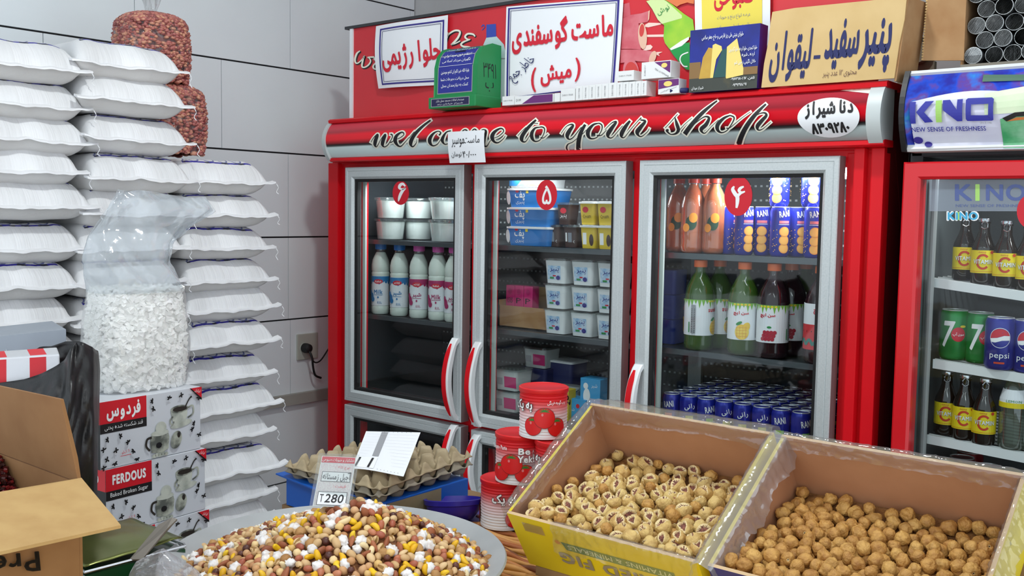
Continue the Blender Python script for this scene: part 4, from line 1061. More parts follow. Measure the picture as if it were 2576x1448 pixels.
for k in range(3):
    tag(rbox(G(), .07, .08, .072, M('tub_deep_blue', (36, 60, 150), .45), .92).build('blue_tub', auto=.7), 'dim blue tub at the left behind the right door, %s of the stack' % ('bottom', 'middle', 'top')[k], 'tub', 'blue tubs in the shade').location = (Xat(1688, .20, 760), .20, .9925+.0735*k)

# ------------------------------------------------------------------ the single-door cooler on the right
K = thing('beverage_cooler', 'red single-door cooler with a colourful lit canopy at the right edge', 'refrigerator', (2.28, .3, 0))
kx0, kx1 = 1.967, 2.585
KR = M('red_enamel_bright', (214, 24, 36), .28); DK = M('cooler_dark', (26, 28, 32), .5)
g = G(); g.box2((kx0, .05, 0), (kx0+.03, .62, 1.715), DK); g.box2((kx1-.03, .05, 0), (kx1, .62, 1.715), DK); g.box2((kx0, .60, 0), (kx1, .62, 1.715), DK); g.box2((kx0, .05, 1.52), (kx1, .62, 1.715), DK); g.box2((kx0, .05, 0), (kx1, .62, .12), DK)
g.build('cabinet', K, world=True, bevel=.004)
g = G(); g.box2((kx0+.03, .58, .12), (kx1-.03, .6, 1.52), M('cooler_back', (60, 66, 70), .5)); g.box2((kx0+.03, .07, .12), (kx0+.034, .58, 1.5), M('cooler_side', (92, 100, 102), .4)); g.box2((kx1-.034, .07, .12), (kx1-.03, .58, 1.5), LIN); g.tube([(kx0+.05, .085, .12), (kx0+.05, .085, 1.47)], .008, GRY, 10); g.build('liner', K, world=True)
g = G(); rect_sweep(g, kx0, kx1, .12, 1.507, [(0, .048), (0, .004), (.004, 0), (.034, 0), (.040, .006), (.040, .048)], KR); d = g.build('door', K, world=True)
G().quad((kx0+.038, .02, .15), (kx1-.038, .02, .15), (kx1-.038, .02, 1.47), (kx0+.038, .02, 1.47), PANE).build('glass_pane', d).location = (-2.28+2.28, 0, 0)
for c_ in list(d.children): c_.location = (-2.28, -.3, 0)
# canopy
ks = [(.06, 1.532), (-.004, 1.532), (-.010, 1.540), (-.010, 1.545)]
V0k, V1k = 1.546, 1.704
def ky(v): return -.012-.034*math.sin(PI*min(1, max(0, v)))
g = G(); sweepx(g, [(.06, 1.530), (-.012, 1.530), (-.016, 1.536), (-.012, V0k), (.06, V0k)], kx0+.008, kx1, WHT); sweepx(g, [(.06, V1k), (-.012, V1k), (-.016, 1.709), (-.010, 1.716), (.06, 1.716)], kx0+.008, kx1, WHT); can_k = g.build('canopy', K, world=True)
m = bpy.data.materials.new('canopy_picture'); m.use_nodes = True; nt = m.node_tree; b = nt.nodes['Principled BSDF']; b.inputs['Roughness'].default_value = .3
tc = nt.nodes.new('ShaderNodeTexCoord'); mp = nt.nodes.new('ShaderNodeMapping'); n1 = nt.nodes.new('ShaderNodeTexNoise'); n1.inputs['Scale'].default_value = 11; n1.inputs['Detail'].default_value = 4
r = nt.nodes.new('ShaderNodeValToRGB')
st = [(0, (20, 20, 60)), (.36, (40, 46, 170)), (.42, (30, 80, 215)), (.47, (110, 70, 160)), (.52, (60, 120, 225)), (.57, (60, 190, 215)), (.62, (170, 225, 230)), (1, (240, 250, 250))]
while len(r.color_ramp.elements) < len(st): r.color_ramp.elements.new(.5)
for e, (p_, c_) in zip(r.color_ramp.elements, st): e.position = p_; e.color = lin(c_)
nt.links.new(tc.outputs['Object'], mp.inputs[0]); nt.links.new(mp.outputs[0], n1.inputs['Vector']); nt.links.new(n1.outputs['Fac'], r.inputs['Fac']); nt.links.new(r.outputs['Color'], b.inputs['Base Color'])
KPIC = m; KLAV = M('lavender_print', (230, 232, 246), .4, var=(9, (214, 216, 240), .35, .7)); KGRE = M('green_face_print', (70, 170, 110), .4, var=(16, (150, 210, 170), .4, .65)); KCRE = M('pale_green_print', (226, 240, 206), .4, var=(10, (206, 232, 190), .4, .6))  # lavender lightened in place of a glow behind the canopy
g = G(); n = 16; sweepx(g, [(ky(i/n), V0k+(V1k-V0k)*i/n) for i in range(n+1)]+[(.05, V1k), (.05, V0k)], kx0+.012, kx1-.002, KPIC); fr = g.build('canopy_front', K, world=True)
for p_ in fr.data.polygons: p_.use_smooth = len(p_.vertices) == 4
sweepx(g := G(), [(.06, 1.530)]+[(ky(i/12)-.004, 1.530+.186*i/12) for i in range(13)]+[(.06, 1.716)], kx0+.0, kx0+.012, DK); g.build('end_cap', K, world=True)
def kfn(px, py, h):
    p = at(px, py, 1, -.035); v = (p.z-V0k)/(V1k-V0k); return V((p.x-2.28, ky(v)-h-.3-.0006, p.z))
def dense(pts, k=6):
    o = []
    for i in range(len(pts)):
        a_, b_ = pts[i], pts[(i+1) % len(pts)]
        o += [(a_[0]+(b_[0]-a_[0])*j/k, a_[1]+(b_[1]-a_[1])*j/k) for j in range(k)]
    return o
kfn.maxe = 12
g = G(); a = Art(g, kfn, True, h=.0012, step=.0006)
def stripx(x0, x1, top, bot, m, n=14, q=8):
    """area between two curves, cut into a mesh that can follow the curved front"""
    b0 = len(g.v)
    for j in range(q+1):
        for i in range(n+1):
            x = x0+(x1-x0)*i/n; t_, o_ = top(i/n), bot(i/n); y = t_+(o_-t_)*j/q; g.v.append(tuple(kfn(x, y, a.h)))
    mi = g.mi(m)
    for j in range(q):
        for i in range(n): g.f.append((b0+j*(n+1)+i, b0+j*(n+1)+i+1, b0+(j+1)*(n+1)+i+1, b0+(j+1)*(n+1)+i)); g.m.append(mi)
    a.up()
stripx(2294, 2600, lambda t: 258-22*math.sin(t*3.0)-14*t, lambda t: 376-3*t, KLAV)
stripx(2480, 2620, lambda t: 236-26*t, lambda t: 290-10*t, KCRE, 8, 4)
stripx(2518, 2640, lambda t: 300-34*t, lambda t: 371, KGRE, 8, 6)
stripx(2470, 2620, lambda t: 186, lambda t: 205-4*t, M('green_dark_print', (70, 110, 90), .4), 8, 2)
a.poly([(2524, 298), (2556, 284), (2600, 280), (2600, 292), (2560, 294), (2534, 306)], INK); a.poly([(2534, 306), (2560, 296), (2600, 294), (2600, 300), (2560, 303)], M('orange_line_print', (206, 120, 60), .5))
for px, py, rx in ((2306, 352, 12), (2330, 362, 10)): a.ell(px, py, rx, rx*.7, M('violet_print', (60, 50, 150), .5), 14)
KB = M('logo_blue', (48, 52, 160), .4); KG = M('logo_green', (166, 214, 110), .4)
Z2 = lambda pts: [(2100+x/2.992, y/2.992) for x, y in pts]
for q_ in ([(583, 772), (628, 770), (620, 932), (580, 934)], [(630, 850), (700, 768), (765, 764), (690, 850), (752, 920), (690, 926)]): a.poly(Z2(q_), KB)
a.poly(Z2([(778, 762), (825, 758), (818, 922), (775, 924)]), KG)
for q_ in ([(832, 760), (885, 756), (935, 830), (940, 754), (982, 750), (972, 914), (935, 916), (832, 835)],): a.poly(Z2(q_), KB)
for q_ in ([(1020, 745), (1200, 738), (1215, 750), (1212, 785), (1045, 792), (1040, 872), (1170, 872), (1205, 905), (1195, 911), (1010, 914), (1000, 900), (1005, 758)], [(1175, 780), (1212, 778), (1206, 908), (1168, 880)]): a.poly(Z2(q_), KB)
a.text('NEW SENSE OF FRESHNESS', 2389, 325, 186, 11, KB, off=.01, rot=-.02, res=2); a.text('SINCE 1980', 2484, 310, 30, 5, PGRY, res=1)
g.build('canopy_picture', can_k).location = (0, 0, 0)
# marks on the door glass
g = G(); a = Art(g, lambda px, py, h: at(px, py, 1, .0195-h)-V((2.28, .3, 0)), True, h=.0002)
FROST = clear('frosted_band', (225, 232, 240), .05, .2, haze=.35, hazecol=(190, 205, 225))
a.poly([(2338, 452), (2640, 452), (2640, 531), (2338, 531)], FROST)
LB = M('logo_dim_blue', (80, 96, 150), .5); LC = M('logo_cyan', (60, 170, 214), .4)
a.text('K', 2424, 484, 44, 42, LB, off=.03, res=2); a.text('I', 2459, 484, 11, 42, KG, off=.02, res=2); a.text('NO', 2530, 484, 100, 42, LB, off=.03, res=4); a.text('NEW SENSE OF FRESHNESS', 2490, 517, 172, 7, LB, res=2)
a.text('KINO', 2422, 543, 82, 25, PWHT, off=.07, res=3); a.text('KINO', 2422, 543, 76, 20, LC, off=.045, res=3); a.rect(2407, 533, 2413, 553, KG)
a.ell(2590, 532, 32, 42, STK, 36)
g.build('glass_marks', d).location = (0, 0, 0)
for c_ in d.children:
    if c_.name.startswith('glass_marks'): c_.location = (0, 0, 0)
KSH = []
for (pa, pb_) in (((2355, 700), (2576, 733)), ((2360, 905), (2576, 940)), ((2345, 1095), (2576, 1140))):
    A, B = at(*pa, 1, .10), at(*pb_, 1, .10); sl = (B.z-A.z)/(B.x-A.x); KSH.append((A, sl))
    xr = kx1-.036; zr = A.z+sl*(xr-A.x); xl = A.x-.012
    g = G(); zl_ = A.z-sl*.012
    g.add([(xl, .10, zl_-.022), (xr, .10, zr-.022), (xr, .10, zr), (xl, .10, zl_), (xl, .106, zl_-.022), (xr, .106, zr-.022), (xr, .106, zr), (xl, .106, zl_)], [(0, 1, 2, 3), (4, 7, 6, 5), (3, 2, 6, 7), (0, 4, 5, 1), (0, 3, 7, 4), (1, 5, 6, 2)], WHT)
    for k in range(12):
        y = .115+.04*k; g.add([(xl, y, zl_-.004), (xr, y, zr-.004), (xr, y+.006, zr-.004), (xl, y+.006, zl_-.004), (xl, y, zl_), (xr, y, zr), (xr, y+.006, zr), (xl, y+.006, zl_)], [(0, 3, 2, 1), (4, 5, 6, 7), (0, 1, 5, 4), (2, 3, 7, 6)], WHT)
    g.build('shelf', K, world=True)
g = G(); g.box2((kx0+.034, .10, .64), (kx1-.034, .58, .650), SH); g.build('shelf', K, world=True)
BRN = M('brown_glass', (28, 20, 14), .1, coat=.5); VYE = M('vitamin_yellow', (232, 210, 30), .45); VRE = M('vitamin_red', (196, 60, 30), .5)
def ksz(i, x): A, sl = KSH[i]; return A.z+sl*(x-A.x)+.0005
def vit(i, px, Y, py, lab, grp):
    x = Xat(px, Y, py); t = thing('vitamin_drink_bottle', lab, 'bottle', (x, Y, ksz(i, x)), facing(x, Y), grp); r = .0265
    G().lathe([(.024, 0), (r, .005), (r, .082), (.025, .090), (.016, .112), (.0125, .124), (.0120, .142), (.0135, .143), (.0135, .149)], BRN, 26).build('bottle_body', t, auto=.8)
    g = G().lathe([(.0140, .147), (.0146, .149), (.0136, .155), (.001, .156)], CHROME, 20); g.tube([(.0, -.014, .150), (-.006, -.0175, .143), (-.007, -.0185, .134), (0, -.019, .130), (.007, -.0185, .134), (.006, -.0175, .143)], .0014, CHROME, 6, closed=True); g.build('pull_cap', t, auto=.7)
    g = G().lathe([(r+.0003, .026), (r+.0003, .080)], VYE, 28); c = Art(g, cylmap(r+.0003), h=.0004)
    N = 22; ring = [(.013*math.cos(.75+(2*PI-1.5)*k/N), .053+.016*math.sin(.75+(2*PI-1.5)*k/N), .0052) for k in range(N+1)]; c.pen(ring, VRE, 2)
    c.text('VITAMIN', 0.001, .053, .046, .0115, INK, off=.05, res=1); c.text('VITAMIN', .001, .0532, .045, .0105, PWHT, off=.025, res=1); c.text('sunny', -.002, .0745, .016, .005, VRE, res=1); c.ell(.019, .0755, .004, .004, VRE, 12); c.rect(-.03, .0295, .03, .0302, VRE, 6)
    g.build('label', t); return t
wv = ('left', 'middle', 'right')
for k, (px, Y) in enumerate(((2424, .17), (2471, .14), (2527, .135), (2584, .14))): vit(0, px, Y, 690, 'brown bottle with yellow label on the top cooler shelf, %s from the left' % wl[k], 'bottles on the top shelf')
for k, (px, Y) in enumerate(((2377, .15), (2423, .135), (2474, .125))): vit(2, px, Y, 1080, 'brown bottle with yellow label on the low cooler shelf, %s of three' % wv[k], 'bottles on the low shelf')
x = Xat(2546, .135, 1100); t = thing('lemonade_bottle', 'clear bottle with white and yellow label right of the brown bottles', 'bottle', (x, .135, ksz(2, x)), facing(x, .135)); r = .031
G().lathe([(.027, 0), (r, .006), (r, .10), (r*.98, .115), (.020, .150), (.0135, .160), (.0135, .166)], clear('lemonade_glass', (188, 200, 190), .12, .5, haze=.25, hazecol=(170, 180, 166)), 26).build('bottle_body', t, auto=.9); G().lathe([(.016, .165), (.0165, .166), (.0165, .180), (.015, .181)], M('cap_pale', (196, 206, 196), .5), 22).build('cap', t, auto=.7)
g = G().lathe([(r+.0004, .100), (r*.99, .117), (.0245, .140)], WHP, 28); g.lathe([(r+.0008, .098), (r+.0008, .110)], VYE, 28); c = Art(g, cylmap(r+.001), h=.0006); c.text('LEMON', 0, .114, .034, .006, PGRN, res=1); g.build('label', t)
SEV = M('can_green', (22, 130, 60), .28, .3); PEP = M('can_royal', (34, 44, 140), .28, .3)
def st_7(c, r, h):
    c.text('7', -.014, h*.52, .026, h*.52, PWHT, off=.02, res=2, shear=.1); c.ell(.010, h*.52, .0165, .0175, PRED, 26); c.text('سون آپ', .010, h*.52, .026, .010, PWHT, res=1, off=.02); c.ell(.020, h*.68, .007, .003, PYEL, 12)
def st_p(c, r, h):
    c.ell(0, h*.62, .0225, .0235, PWHT, 32); c.ell(0, h*.62, .0215, .0222, PEP, 32)
    R1 = .0212
    c.poly([(R1*math.cos(t_), h*.62+R1*math.sin(t_)) for t_ in [.25+(PI-.15)*k/14 for k in range(15)]]+[(-.006, h*.62+.0005), (.008, h*.62+.006)], PRED)
    c.poly([(R1*math.cos(PI+.1), h*.62+R1*math.sin(PI+.1)), (-.006, h*.62+.0), (.008, h*.62+.0055), (R1*math.cos(.25), h*.62+R1*math.sin(.25)), (R1*math.cos(-.25), h*.62+R1*math.sin(-.25)), (.004, h*.62-.006), (-.010, h*.62-.011), (R1*math.cos(PI+.5), h*.62+R1*math.sin(PI+.5))], PWHT)
    c.text('pepsi', 0, h*.27, .042, .017, PWHT, off=.0, res=2); c.rect(-.011, h*.125, .011, h*.16, VRE, 4)
def kcan(i, px, Y, py, style, base, lab, da=0, name='soda_can'):
    x = Xat(px, Y, py); o = can(lab, 'cans on the middle shelf', style, facing(x, Y)+da, .122, .033, name, base); o.location = (x, Y, ksz(i, x))
kcan(1, 2398, .155, 880, st_7, SEV, 'left green drink can on the middle cooler shelf', 0); kcan(1, 2463, .165, 880, st_7, SEV, 'green drink can half hidden by the blue one', .15)
kcan(1, 2514, .115, 890, st_p, PEP, 'blue drink can with round emblem on the middle cooler shelf', 0); kcan(1, 2583, .135, 890, st_p, PEP, 'blue drink can cut by the right edge of the photo', 0)
RC = M('can_dark_red', (120, 16, 30), .3, .4)
for k, (px, py, Y) in enumerate(((2378, 1170, .17), (2442, 1192, .135), (2486, 1172, .21), (2420, 1150, .26), (2440, 1138, .34), (2500, 1205, .14))):
    p = at(px, py, 1, Y); o = can('dark red can on the lowest visible cooler shelf, %s' % ('at the left', 'in front', 'at the right', 'in the second row', 'at the back', 'at the front right')[k], 'dark red cans', lambda c, r, h: c.rect(-.08, h*.7, .08, h*.75, PWHT, 20), 0, .122, .033, 'cola_can', RC); o.location = (p.x, Y, .6505)
lk = bpy.data.lights.new('cooler_tube', 'AREA'); lk.shape = 'RECTANGLE'; lk.size = .5; lk.size_y = .03; lk.energy = 1.4
ob = bpy.data.objects.new('cooler_tube', lk); COL.objects.link(ob); ob.location = (2.28, .09, 1.50); ob.rotation_euler = (math.radians(30), 0, 0)

# carton of clear tubes on top of the small cooler
t = thing('tube_carton', 'open brown carton lying on the right cooler, filled with clear tubes', 'box', (2.25, .25, 1.7165))
g = G(); tx0, tx1 = Xat(2424, .08, 90), 2.62
g.box2((tx0-.004, .08, 1.7165), (tx1, .42, 1.735), M('grey_card', (140, 134, 122), .8)); g.box2((tx0-.004, .08, 1.735), (tx0, .42, 2.05), KRAFT); g.box2((tx1, .08, 1.735), (tx1+.004, .42, 2.05), KRAFT); g.box2((tx0, .41, 1.735), (tx1, .42, 2.05), DK); g.box2((tx0, .08, 2.046), (tx1, .42, 2.05), KRAFT)  # carton back coloured dark, as the shade behind the tubes
g.build('carton_body', t, world=True)
fq = [at(2334, -30, 1, .055), at(2432, -30, 1, .075), at(2424, 152, 1, .075), at(2320, 152, 1, .055)]
g = G(); g.slab(fq, (0, 1, 0), .005, KRAFT)
for k in range(26): z_ = fq[3].z+.003+(fq[0].z-fq[3].z)*k/26; g.box((fq[3].x+(fq[0].x-fq[3].x)*k/26, .0575, z_), (.004, .006, .004), KRAFTL)
g.build('side_flap', t, world=True)
CT = M('tube_inside', (40, 42, 44), .4)  # dark colour stands in for the shade inside the clear tubes
RIM = M('tube_rim', (206, 212, 214), .3)
def tube0():
    o = thing('plastic_tube', 'clear plastic tube lying end-on in the carton on the right cooler', 'tube', (0, 0, 0), 0, 'clear tubes in the carton')
    R_ = Matrix.Rotation(-PI/2, 3, 'X')
    kids(o, G().lathe([(.0185, 0), (.0185, .28)], CT, 18, (0, 0, 0), R_).build('tube_wall', o, smooth=True), G().lathe([(.0182, 0), (.0196, .0), (.0196, .003), (.0182, .003)], RIM, 20, (0, 0, 0), R_).build('rim', o, smooth=True))
    return o
TU = None
for j in range(7):
    for i in range(7):
        x = tx0+.0215+.0405*i+(.020 if j % 2 else 0)+RND.uniform(-.001, .001); z = 1.7555+.0352*j; y = .085+RND.uniform(0, .02)
        if x > tx1-.02: continue
        if TU is None: TU = tube0(); TU.location = (x, y, z)
        else: dup(TU, (x, y, z), (0, RND.uniform(0, 6), RND.uniform(-.02, .02)))
# pipe fitting by the dark wall panel
p = at(2306, 130, 1, .52); t = thing('pipe_fitting', 'dull beige pipe fitting in the dark gap beside the cheese card', 'pipe', (p.x, .52, 1.72))
BG = M('dull_beige', (120, 112, 94), .6)
g = G().lathe([(.030, 0), (.030, .08)], BG, 20, (.01, .05, p.z-1.72-.005), Matrix.Rotation(PI/2, 3, 'X')); g.build('pipe', t, auto=.7); G().tube([(0.01, .03, p.z-1.70+.03*0), (-.02, .03, p.z-1.72+.05), (-.05, .05, p.z-1.72+.075)], .014, DGR, 10).build('hose', t, smooth=True)
G().box2((-.05, .0, 0), (.05, .02, p.z-1.72-.03), BG).build('bracket', t)
# ------------------------------------------------------------------ stacked white sacks against the left wall
def sack_mat():
    m = bpy.data.materials.new('woven_sack'); m.use_nodes = True; nt = m.node_tree; b = nt.nodes['Principled BSDF']; b.inputs['Roughness'].default_value = .55
    uv = nt.nodes.new('ShaderNodeUVMap'); sp = nt.nodes.new('ShaderNodeSeparateXYZ'); nt.links.new(uv.outputs[0], sp.inputs[0])
    oi = nt.nodes.new('ShaderNodeObjectInfo')
    def mth(op, *q):
        n = nt.nodes.new('ShaderNodeMath'); n.operation = op
        for i, x in enumerate(q):
            if hasattr(x, 'links'): nt.links.new(x, n.inputs[i])
            else: n.inputs[i].default_value = x
        return n.outputs[0]
    u, v = sp.outputs[0], sp.outputs[1]
    n = nt.nodes.new('ShaderNodeTexNoise'); n.inputs['Scale'].default_value = 9; nt.links.new(uv.outputs[0], n.inputs['Vector'])
    wob = mth('MULTIPLY', mth('SUBTRACT', n.outputs['Fac'], .5), .014)
    vv = mth('ADD', mth('ADD', v, wob), mth('MULTIPLY', mth('SUBTRACT', oi.outputs['Random'], .5), .024))
    inside = mth('LESS_THAN', mth('ABSOLUTE', mth('SUBTRACT', u, .5)), .40)
    line = mth('MULTIPLY', mth('LESS_THAN', mth('ABSOLUTE', mth('SUBTRACT', vv, .080)), .006), inside)
    # row of rings and scribbles behind the line
    cu = mth('SUBTRACT', mth('FRACT', mth('MULTIPLY', u, 6.0)), .5); cv = mth('MULTIPLY', mth('SUBTRACT', vv, .130), 9.0)
    rr = mth('ADD', mth('MULTIPLY', cu, cu), mth('MULTIPLY', cv, cv))
    ring = mth('MULTIPLY', mth('LESS_THAN', mth('ABSOLUTE', mth('SUBTRACT', rr, .15)), .035), inside)
    n2 = nt.nodes.new('ShaderNodeTexNoise'); n2.inputs['Scale'].default_value = 70; nt.links.new(uv.outputs[0], n2.inputs['Vector'])
    band = mth('MULTIPLY', mth('LESS_THAN', mth('ABSOLUTE', mth('SUBTRACT', vv, .20)), .022), mth('LESS_THAN', mth('ABSOLUTE', mth('SUBTRACT', u, .5)), .33))
    band2 = mth('MULTIPLY', mth('LESS_THAN', rr, .03), inside)
    scr = mth('MULTIPLY', mth('MAXIMUM', band, band2), mth('GREATER_THAN', n2.outputs['Fac'], .54))
    top = nt.nodes.new('ShaderNodeNewGeometry')
    ink = mth('MAXIMUM', ring, scr)
    base = nt.nodes.new('ShaderNodeTexNoise'); base.inputs['Scale'].default_value = 3; base.inputs['Detail'].default_value = 6; nt.links.new(uv.outputs[0], base.inputs['Vector'])
    r0 = nt.nodes.new('ShaderNodeValToRGB'); r0.color_ramp.elements[0].color = lin((206, 207, 208)); r0.color_ramp.elements[1].color = lin((226, 227, 229)); r0.color_ramp.elements[0].position = .3; r0.color_ramp.elements[1].position = .6; nt.links.new(base.outputs['Fac'], r0.inputs[0])
    m1 = nt.nodes.new('ShaderNodeMix'); m1.data_type = 'RGBA'; nt.links.new(ink, m1.inputs[0]); nt.links.new(r0.outputs[0], m1.inputs[6]); m1.inputs[7].default_value = lin((110, 116, 160))
    m2 = nt.nodes.new('ShaderNodeMix'); m2.data_type = 'RGBA'; nt.links.new(line, m2.inputs[0]); nt.links.new(m1.outputs[2], m2.inputs[6])
    lc = nt.nodes.new('ShaderNodeMix'); lc.data_type = 'RGBA'; lc.inputs[6].default_value = lin((46, 40, 150)); lc.inputs[7].default_value = lin((40, 42, 60)); nt.links.new(mth('GREATER_THAN', n.outputs['Fac'], .56), lc.inputs[0])
    nt.links.new(lc.outputs[2], m2.inputs[7]); nt.links.new(m2.outputs[2], b.inputs['Base Color'])
    w = nt.nodes.new('ShaderNodeTexNoise'); w.inputs['Scale'].default_value = 1; w.inputs['Detail'].default_value = 3
    mp = nt.nodes.new('ShaderNodeMapping'); mp.inputs['Scale'].default_value = (26, 5, 1); nt.links.new(uv.outputs[0], mp.inputs[0]); nt.links.new(mp.outputs[0], w.inputs['Vector'])
    bp = nt.nodes.new('ShaderNodeBump'); bp.inputs['Strength'].default_value = .45; bp.inputs['Distance'].default_value = .006; nt.links.new(w.outputs['Fac'], bp.inputs['Height']); nt.links.new(bp.outputs[0], b.inputs['Normal'])
    return m
SACK = sack_mat()
SACKB = M('sack_underside', (216, 215, 213), .6, bump=(60, .3))
HEM = M('sack_hem', (228, 229, 231), .55, bump=(120, .3))
def sack_proto(seed, W=.285, L=.57, ht=.067, hb=.037):
    rn = random.Random(seed); ox = rn.uniform(0, 50)
    t = thing('rice_sack', '', 'sack')
    nu, nv = 30, 34; vs = []; fs = []; uvs = []
    def prof(u, v, h, kf):
        e = max(0.0, 1-abs(2*u-1)**9)**.42
        f = min(1, v/kf); f = math.sin(f*PI/2)**.62; b = min(1, (1-v)/.12); b = math.sin(b*PI/2)**.7
        return h*e*f*b
    def edge(u, v):                                   # waist between the pinched corners
        return (u-.5)*W*(1+.07*abs(2*v-1)**6-.02)
    for side in (0, 1):
        for j in range(nv+1):
            for i in range(nu+1):
                u, v = i/nu, (j/nv)**1.35
                nz = NZ.noise(V((u*5+ox, v*7, side*9)))*.006+NZ.noise(V((u*14+ox, v*10, side*9)))*.0022
                h = prof(u, v, ht if side == 0 else hb, .125 if side == 0 else .10)
                z = h*(1+nz*9) if side == 0 else -h*(1+nz*6)
                z += .005*NZ.noise(V((u*3+ox, 3.3, 0)))*(1-v)**3
                vs.append((-v*L+.010*NZ.noise(V((u*4+ox, 7.7, 0)))*(1-v)**4, edge(u, v), z)); uvs.append((u, v))
    N = (nu+1)*(nv+1)
    for side in (0, 1):
        for j in range(nv):
            for i in range(nu):
                q = side*N+j*(nu+1)+i; f = (q, q+nu+1, q+nu+2, q+1); fs.append(f if side == 0 else tuple(reversed(f)))
    me = bpy.data.meshes.new('sack_body'); me.from_pydata(vs, [], fs); me.materials.append(SACK); me.materials.append(SACKB)
    ul = me.uv_layers.new(name='UVMap')
    for p in me.polygons:
        p.use_smooth = True; p.material_index = 0 if p.index < nu*nv else 1
        for li in p.loop_indices: ul.data[li].uv = uvs[me.loops[li].vertex_index]
    o = bpy.data.objects.new('sack_body', me); COL.objects.link(o); o.parent = t
    # sewn hem along the front edge, wider than the sack: its ends stick out
    g = G(); n = 40; ear = .022
    def hemp(s, k):
        y = -W/2*1.05-ear*.6+(W*1.05+ear*1.6)*s; u = min(1, max(0, y/(W*1.05)+.5))
        x = .010*NZ.noise(V((u*4+ox, 7.7, 0))); z = .005*NZ.noise(V((u*3+ox, 3.3, 0)))+.0012*math.sin(s*23+ox)+.0008*math.sin(s*51+ox)
        drop = -.0055+.004*NZ.noise(V((s*6+ox, 1, 2)))
        e = max(0, abs(2*s-1)-.86)/.14
        return V((x+(-.006, .013, .014, -.006)[k]-.006*e, y, z+(.0035, .0035+drop, drop-.001, -.003)[k]+e*.004))
    vv = [hemp(i/n, k) for i in range(n+1) for k in range(4)]
    g.add(vv, [(i*4+k, i*4+(k+1) % 4, i*4+4+(k+1) % 4, i*4+4+k) for i in range(n) for k in range(4)]+[(0, 1, 2, 3), (4*n+3, 4*n+2, 4*n+1, 4*n)], HEM)
    h = g.build('sewn_hem', t, auto=.9)
    g = G(); y0 = W/2*1.05+ear*.8
    g.tube(spline([(.012, y0, -.002), (.016, y0+.004, -.014), (.010, y0+.001, -.026), (.014, y0+.006, -.04+rn.uniform(-.01, .01))], 4), .0011, HEM, 5); th = g.build('thread', t)
    return kids(t, o, h, th)
SP = [sack_proto(k) for k in range(4)]
XF = .25
nth = ('top', 'second', 'third', 'fourth', 'fifth', 'sixth', 'seventh', 'eighth', 'ninth', 'tenth', 'eleventh', 'twelfth', 'thirteenth', 'fourteenth', 'fifteenth', 'sixteenth')
ncol = {'A': 'column at the left photo edge', 'B': 'middle column behind the sugar bag', 'C': 'column nearest the red cooler'}
COLS = {'A': [(219, 183), (231, 277), (239, 361), (214, 437), (241, 521), (224, 626), (210, 716), (197, 803)],
        'B': [(463, 187), (471, 269), (486, 363), (488, 455), (480, 540), (470, 622), (462, 706)],
        'C': [(681, 462), (685, 542), (689, 622), (695, 700), (698, 769), (695, 849), (694, 934), (706, 1008), (691, 1078), (710, 1161), (693, 1233), (692, 1290)]}
used = set(); k = 0; colbot = {}
for c_, pts in COLS.items():
    zs = []
    seq = [(at(px, py, 0, XF).y, at(px, py, 0, XF).z) for px, py in pts]
    while seq[-1][1] > .38: seq.append((seq[0][0]+RND.uniform(-.01, .01), seq[-1][1]-.1005))
    for i, (y, z) in enumerate(seq):
        if c_ == 'B' and i > 9: break
        p = k % 4; k += 1
        loc = (XF+RND.uniform(-.012, .012), y-.285*.525-.012, z); rot = (RND.uniform(-.015, .015), RND.uniform(-.02, .02), RND.uniform(-.04, .04))
        lab = 'white woven sack, %s from top of the %s' % (nth[i] if i else 'first', ncol[c_])
        if p not in used: used.add(p); r_ = SP[p]; r_.location = loc; r_.rotation_euler = rot; r_['label'] = lab; r_['group'] = 'white sacks in the stacks'
        else: dup(SP[p], loc, rot, lab, 'white sacks in the stacks', scale=(1, 1, RND.uniform(.94, 1.04)))
    colbot[c_] = seq[min(len(seq)-1, 9 if c_ == 'B' else 99)]
WOOD = M('raw_wood', (150, 118, 80), .75, var=(9, (124, 94, 60), .35, .7))
t = thing('wooden_pallet', 'low wooden platform under the stacks of white sacks', 'pallet', (-.03, -.95, 0))
zP = min(q[1] for q in colbot.values())-.036
g = G()
for j in range(6): g.box2((-.36, -1.55+.19*j, zP-.02), (.30, -1.55+.19*j+.17, zP), WOOD)
g.build('deck', t, world=True)
for j, y in enumerate((-1.45, -.98, -.50)): G().box2((-.34, y-.05, 0), (.28, y+.05, zP-.02), WOOD).build('support', t, world=True)

# clear bags of red-brown beans standing on the right-hand column
BEAN = M('bean_skin', (168, 98, 88), .42, var=(40, (190, 126, 106), .35, .75))
BAGC = clear('bag_film', (244, 244, 244), .05, .45, haze=.05, rough=.08, bump=(24, .7))
def seeds(g, pts, rx, ry, rz, mats, rn, n=6, m_=4):
    for p, nrm in pts:
        R_ = V((0, 0, 1)).rotation_difference(nrm).to_matrix() @ Matrix.Rotation(rn.uniform(0, 6.28), 3, 'Z') @ Matrix.Rotation(rn.uniform(-.6, .6), 3, 'X')
        s_ = rn.uniform(.85, 1.15); vs = [p+R_ @ V((0, 0, -rz*s_))]; fs = []
        for j in range(1, m_):
            th = PI*j/m_
            for i in range(n):
                a = 2*PI*i/n; vs.append(p+R_ @ V((rx*s_*math.sin(th)*math.cos(a), ry*s_*math.sin(th)*math.sin(a), -rz*s_*math.cos(th))))
        vs.append(p+R_ @ V((0, 0, rz*s_)))
        for i in range(n): fs.append((0, 1+(i+1) % n, 1+i)); fs.append((len(vs)-1, 1+(m_-2)*n+i, 1+(m_-2)*n+(i+1) % n))
        for j in range(m_-2):
            for i in range(n): fs.append((1+j*n+i, 1+j*n+(i+1) % n, 1+(j+1)*n+(i+1) % n, 1+(j+1)*n+i))
        g.add(vs, fs, rn.choice(mats))
